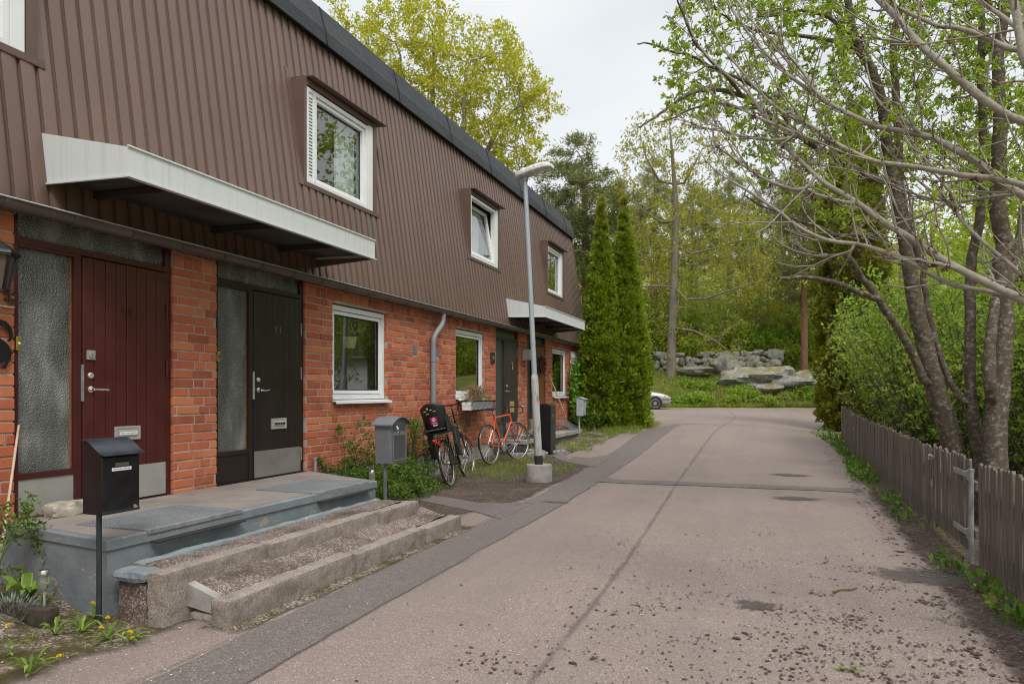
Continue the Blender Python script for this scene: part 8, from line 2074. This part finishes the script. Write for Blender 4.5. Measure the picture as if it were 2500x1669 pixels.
    def allr(rr): return (rr.uniform(-3.4, 1.2), 2.6 + 12 * rr.random() ** 1.6)
    flakes(420, allr, .003, .007, 1.2, 'petal', 'fallen_petals', 'sparse white petals dotted over the road', .006, 10)
    def soilp(rr): return (rr.uniform(-4.6, -3.0), rr.uniform(7.2, 12.3))
    flakes(160, soilp, .004, .009, 1.2, 'petal', 'fallen_petals', 'white petals on the bare soil by the bicycles', .006, 12)
    def fs(rr): y = rr.uniform(4, 18); return (1.02 + .55 * rr.random(), y)
    flakes(900, fs, .010, .030, 1.3, 'litter', 'leaf_litter', 'brown leaf litter on the soil strip along the fence', .006, 13); flakes(260, fs, .006, .018, 1.3, 'twig', 'pale_litter', 'pale dry scraps on the soil strip along the fence', .012, 14)
    for (pts, label) in (([(2035, 1444), (2050, 1437), (2075, 1438), (2092, 1434)], 'bent dry twig lying on the asphalt'), ([(2013, 1372), (2020, 1365), (2017, 1358)], 'short curled dry twig on the asphalt farther up')):
        m = MB(); P = [onZ(a, b, .012) for a, b in pts]; m.tube(P, [.009, .008, .007, .005][:len(P)], 6); tag(build('fallen_twig', m, M['twig'], None, smooth=True), label, 'twig')
    m = MB(); c = onZ(2072, 1634, .01)
    for i in range(7): jagged_leaf(m, c, R.uniform(-.6, .9) + (pi if i % 2 else 0), R.uniform(.04, .09), .010, .12, R)
    tag(build('fallen_leaf', m, M['l_weed'], None), 'small fresh green leaf sprig fallen on the asphalt', 'leaf')
    # clad shed in the garden, seen mirrored in the ground floor window
    T = thing('garden_shed', 'small white clapboard shed with a flat grey roof beyond the tall dark thuja', 'shed', (4.6, 23.4, .3)); m = MB()
    for i in range(18): z = .2 + i * .135; m.prism([(3.5, z), (3.53, z + .135), (5.6, z + .135), (5.63, z)], lambda p, q, d: (p, d, q), 22.6, 24.6)
    build('clapboard', m, M['white2'], T); m = MB(); m.box(3.2, 5.9, 22.3, 24.9, 2.64, 2.74); build('roof', m, M['galv'], T)
weeds_and_flowers()
# ================================================================== LIGHT, SKY, CAMERA
def sky():
    w = bpy.data.worlds.new('World'); scene.world = w; w.use_nodes = True
    t = w.node_tree; t.nodes.clear()
    out = t.nodes.new('ShaderNodeOutputWorld'); bg = t.nodes.new('ShaderNodeBackground'); bg.inputs['Strength'].default_value = .1
    sep = t.nodes.new('ShaderNodeSeparateXYZ'); zr = t.nodes.new('ShaderNodeMapRange'); zr.inputs['From Min'].default_value = .52; zr.inputs['From Max'].default_value = 1; zr.inputs['To Min'].default_value = 1; zr.inputs['To Max'].default_value = 3.0
    vm = t.nodes.new('ShaderNodeVectorMath'); vm.operation = 'SCALE'
    sk = t.nodes.new('ShaderNodeTexSky'); sk.sky_type = 'NISHITA'; sk.sun_disc = False; sk.sun_elevation = radians(SUN_EL); sk.sun_rotation = radians(SUN_ROT)
    sk.air_density = 1; sk.dust_density = 2
    tc = t.nodes.new('ShaderNodeTexCoord'); mp = t.nodes.new('ShaderNodeMapping'); mp.inputs['Scale'].default_value = (1, 1, 2.6)
    n = t.nodes.new('ShaderNodeTexNoise'); n.inputs['Scale'].default_value = 1.5; n.inputs['Detail'].default_value = 5; n.inputs['Roughness'].default_value = .5
    r = t.nodes.new('ShaderNodeValToRGB'); e = r.color_ramp.elements
    e[0].position = .32; e[0].color = (5.2, 5.55, 5.8, 1); e[1].position = .66; e[1].color = (7.1, 7.3, 7.4, 1)
    mx = t.nodes.new('ShaderNodeMix'); mx.data_type = 'RGBA'; mx.inputs[0].default_value = .92
    L = t.links.new
    L(tc.outputs['Generated'], mp.inputs['Vector']); L(mp.outputs[0], n.inputs['Vector']); L(n.outputs['Fac'], r.inputs['Fac'])
    L(sk.outputs[0], mx.inputs[6]); L(r.outputs[0], mx.inputs[7]); L(tc.outputs['Generated'], sep.inputs[0]); L(sep.outputs[2], zr.inputs['Value']); L(mx.outputs[2], vm.inputs[0]); L(zr.outputs[0], vm.inputs['Scale']); L(vm.outputs[0], bg.inputs['Color']); L(bg.outputs[0], out.inputs['Surface'])
SUN_EL, SUN_ROT = 50, 140
sky()
sd = bpy.data.lights.new('sun', 'SUN'); sd.energy = 1.5; sd.angle = radians(20); sd.color = (1, .965, .91)
so = bpy.data.objects.new('sun', sd); COL.objects.link(so)
# sun stands above the road side, a little behind the camera
az = radians(90 - SUN_ROT); dv = Vector((cos(az) * cos(radians(SUN_EL)), sin(az) * cos(radians(SUN_EL)), sin(radians(SUN_EL))))
so.rotation_euler = (-dv).to_track_quat('-Z', 'Y').to_euler()
cd = bpy.data.cameras.new('camera'); cd.sensor_width = 36; cd.lens = F_ / 2500 * 36; cd.shift_y = (HY - 834.5) / 2500; cd.clip_end = 1500; cd.clip_start = .05
cam = bpy.data.objects.new('camera', cd); COL.objects.link(cam); cam.location = (0, 0, EYE); cam.rotation_euler = (radians(90), 0, TH)
scene.camera = cam
scene.view_settings.view_transform = 'Standard'; scene.view_settings.look = 'None'; scene.view_settings.exposure = .46; scene.view_settings.gamma = 1
scene.cycles.max_bounces = 7; scene.cycles.diffuse_bounces = 3; scene.cycles.glossy_bounces = 3; scene.cycles.transmission_bounces = 4; scene.cycles.transparent_max_bounces = 10
scene.cycles.use_denoising = True; scene.cycles.filter_width = 1.1
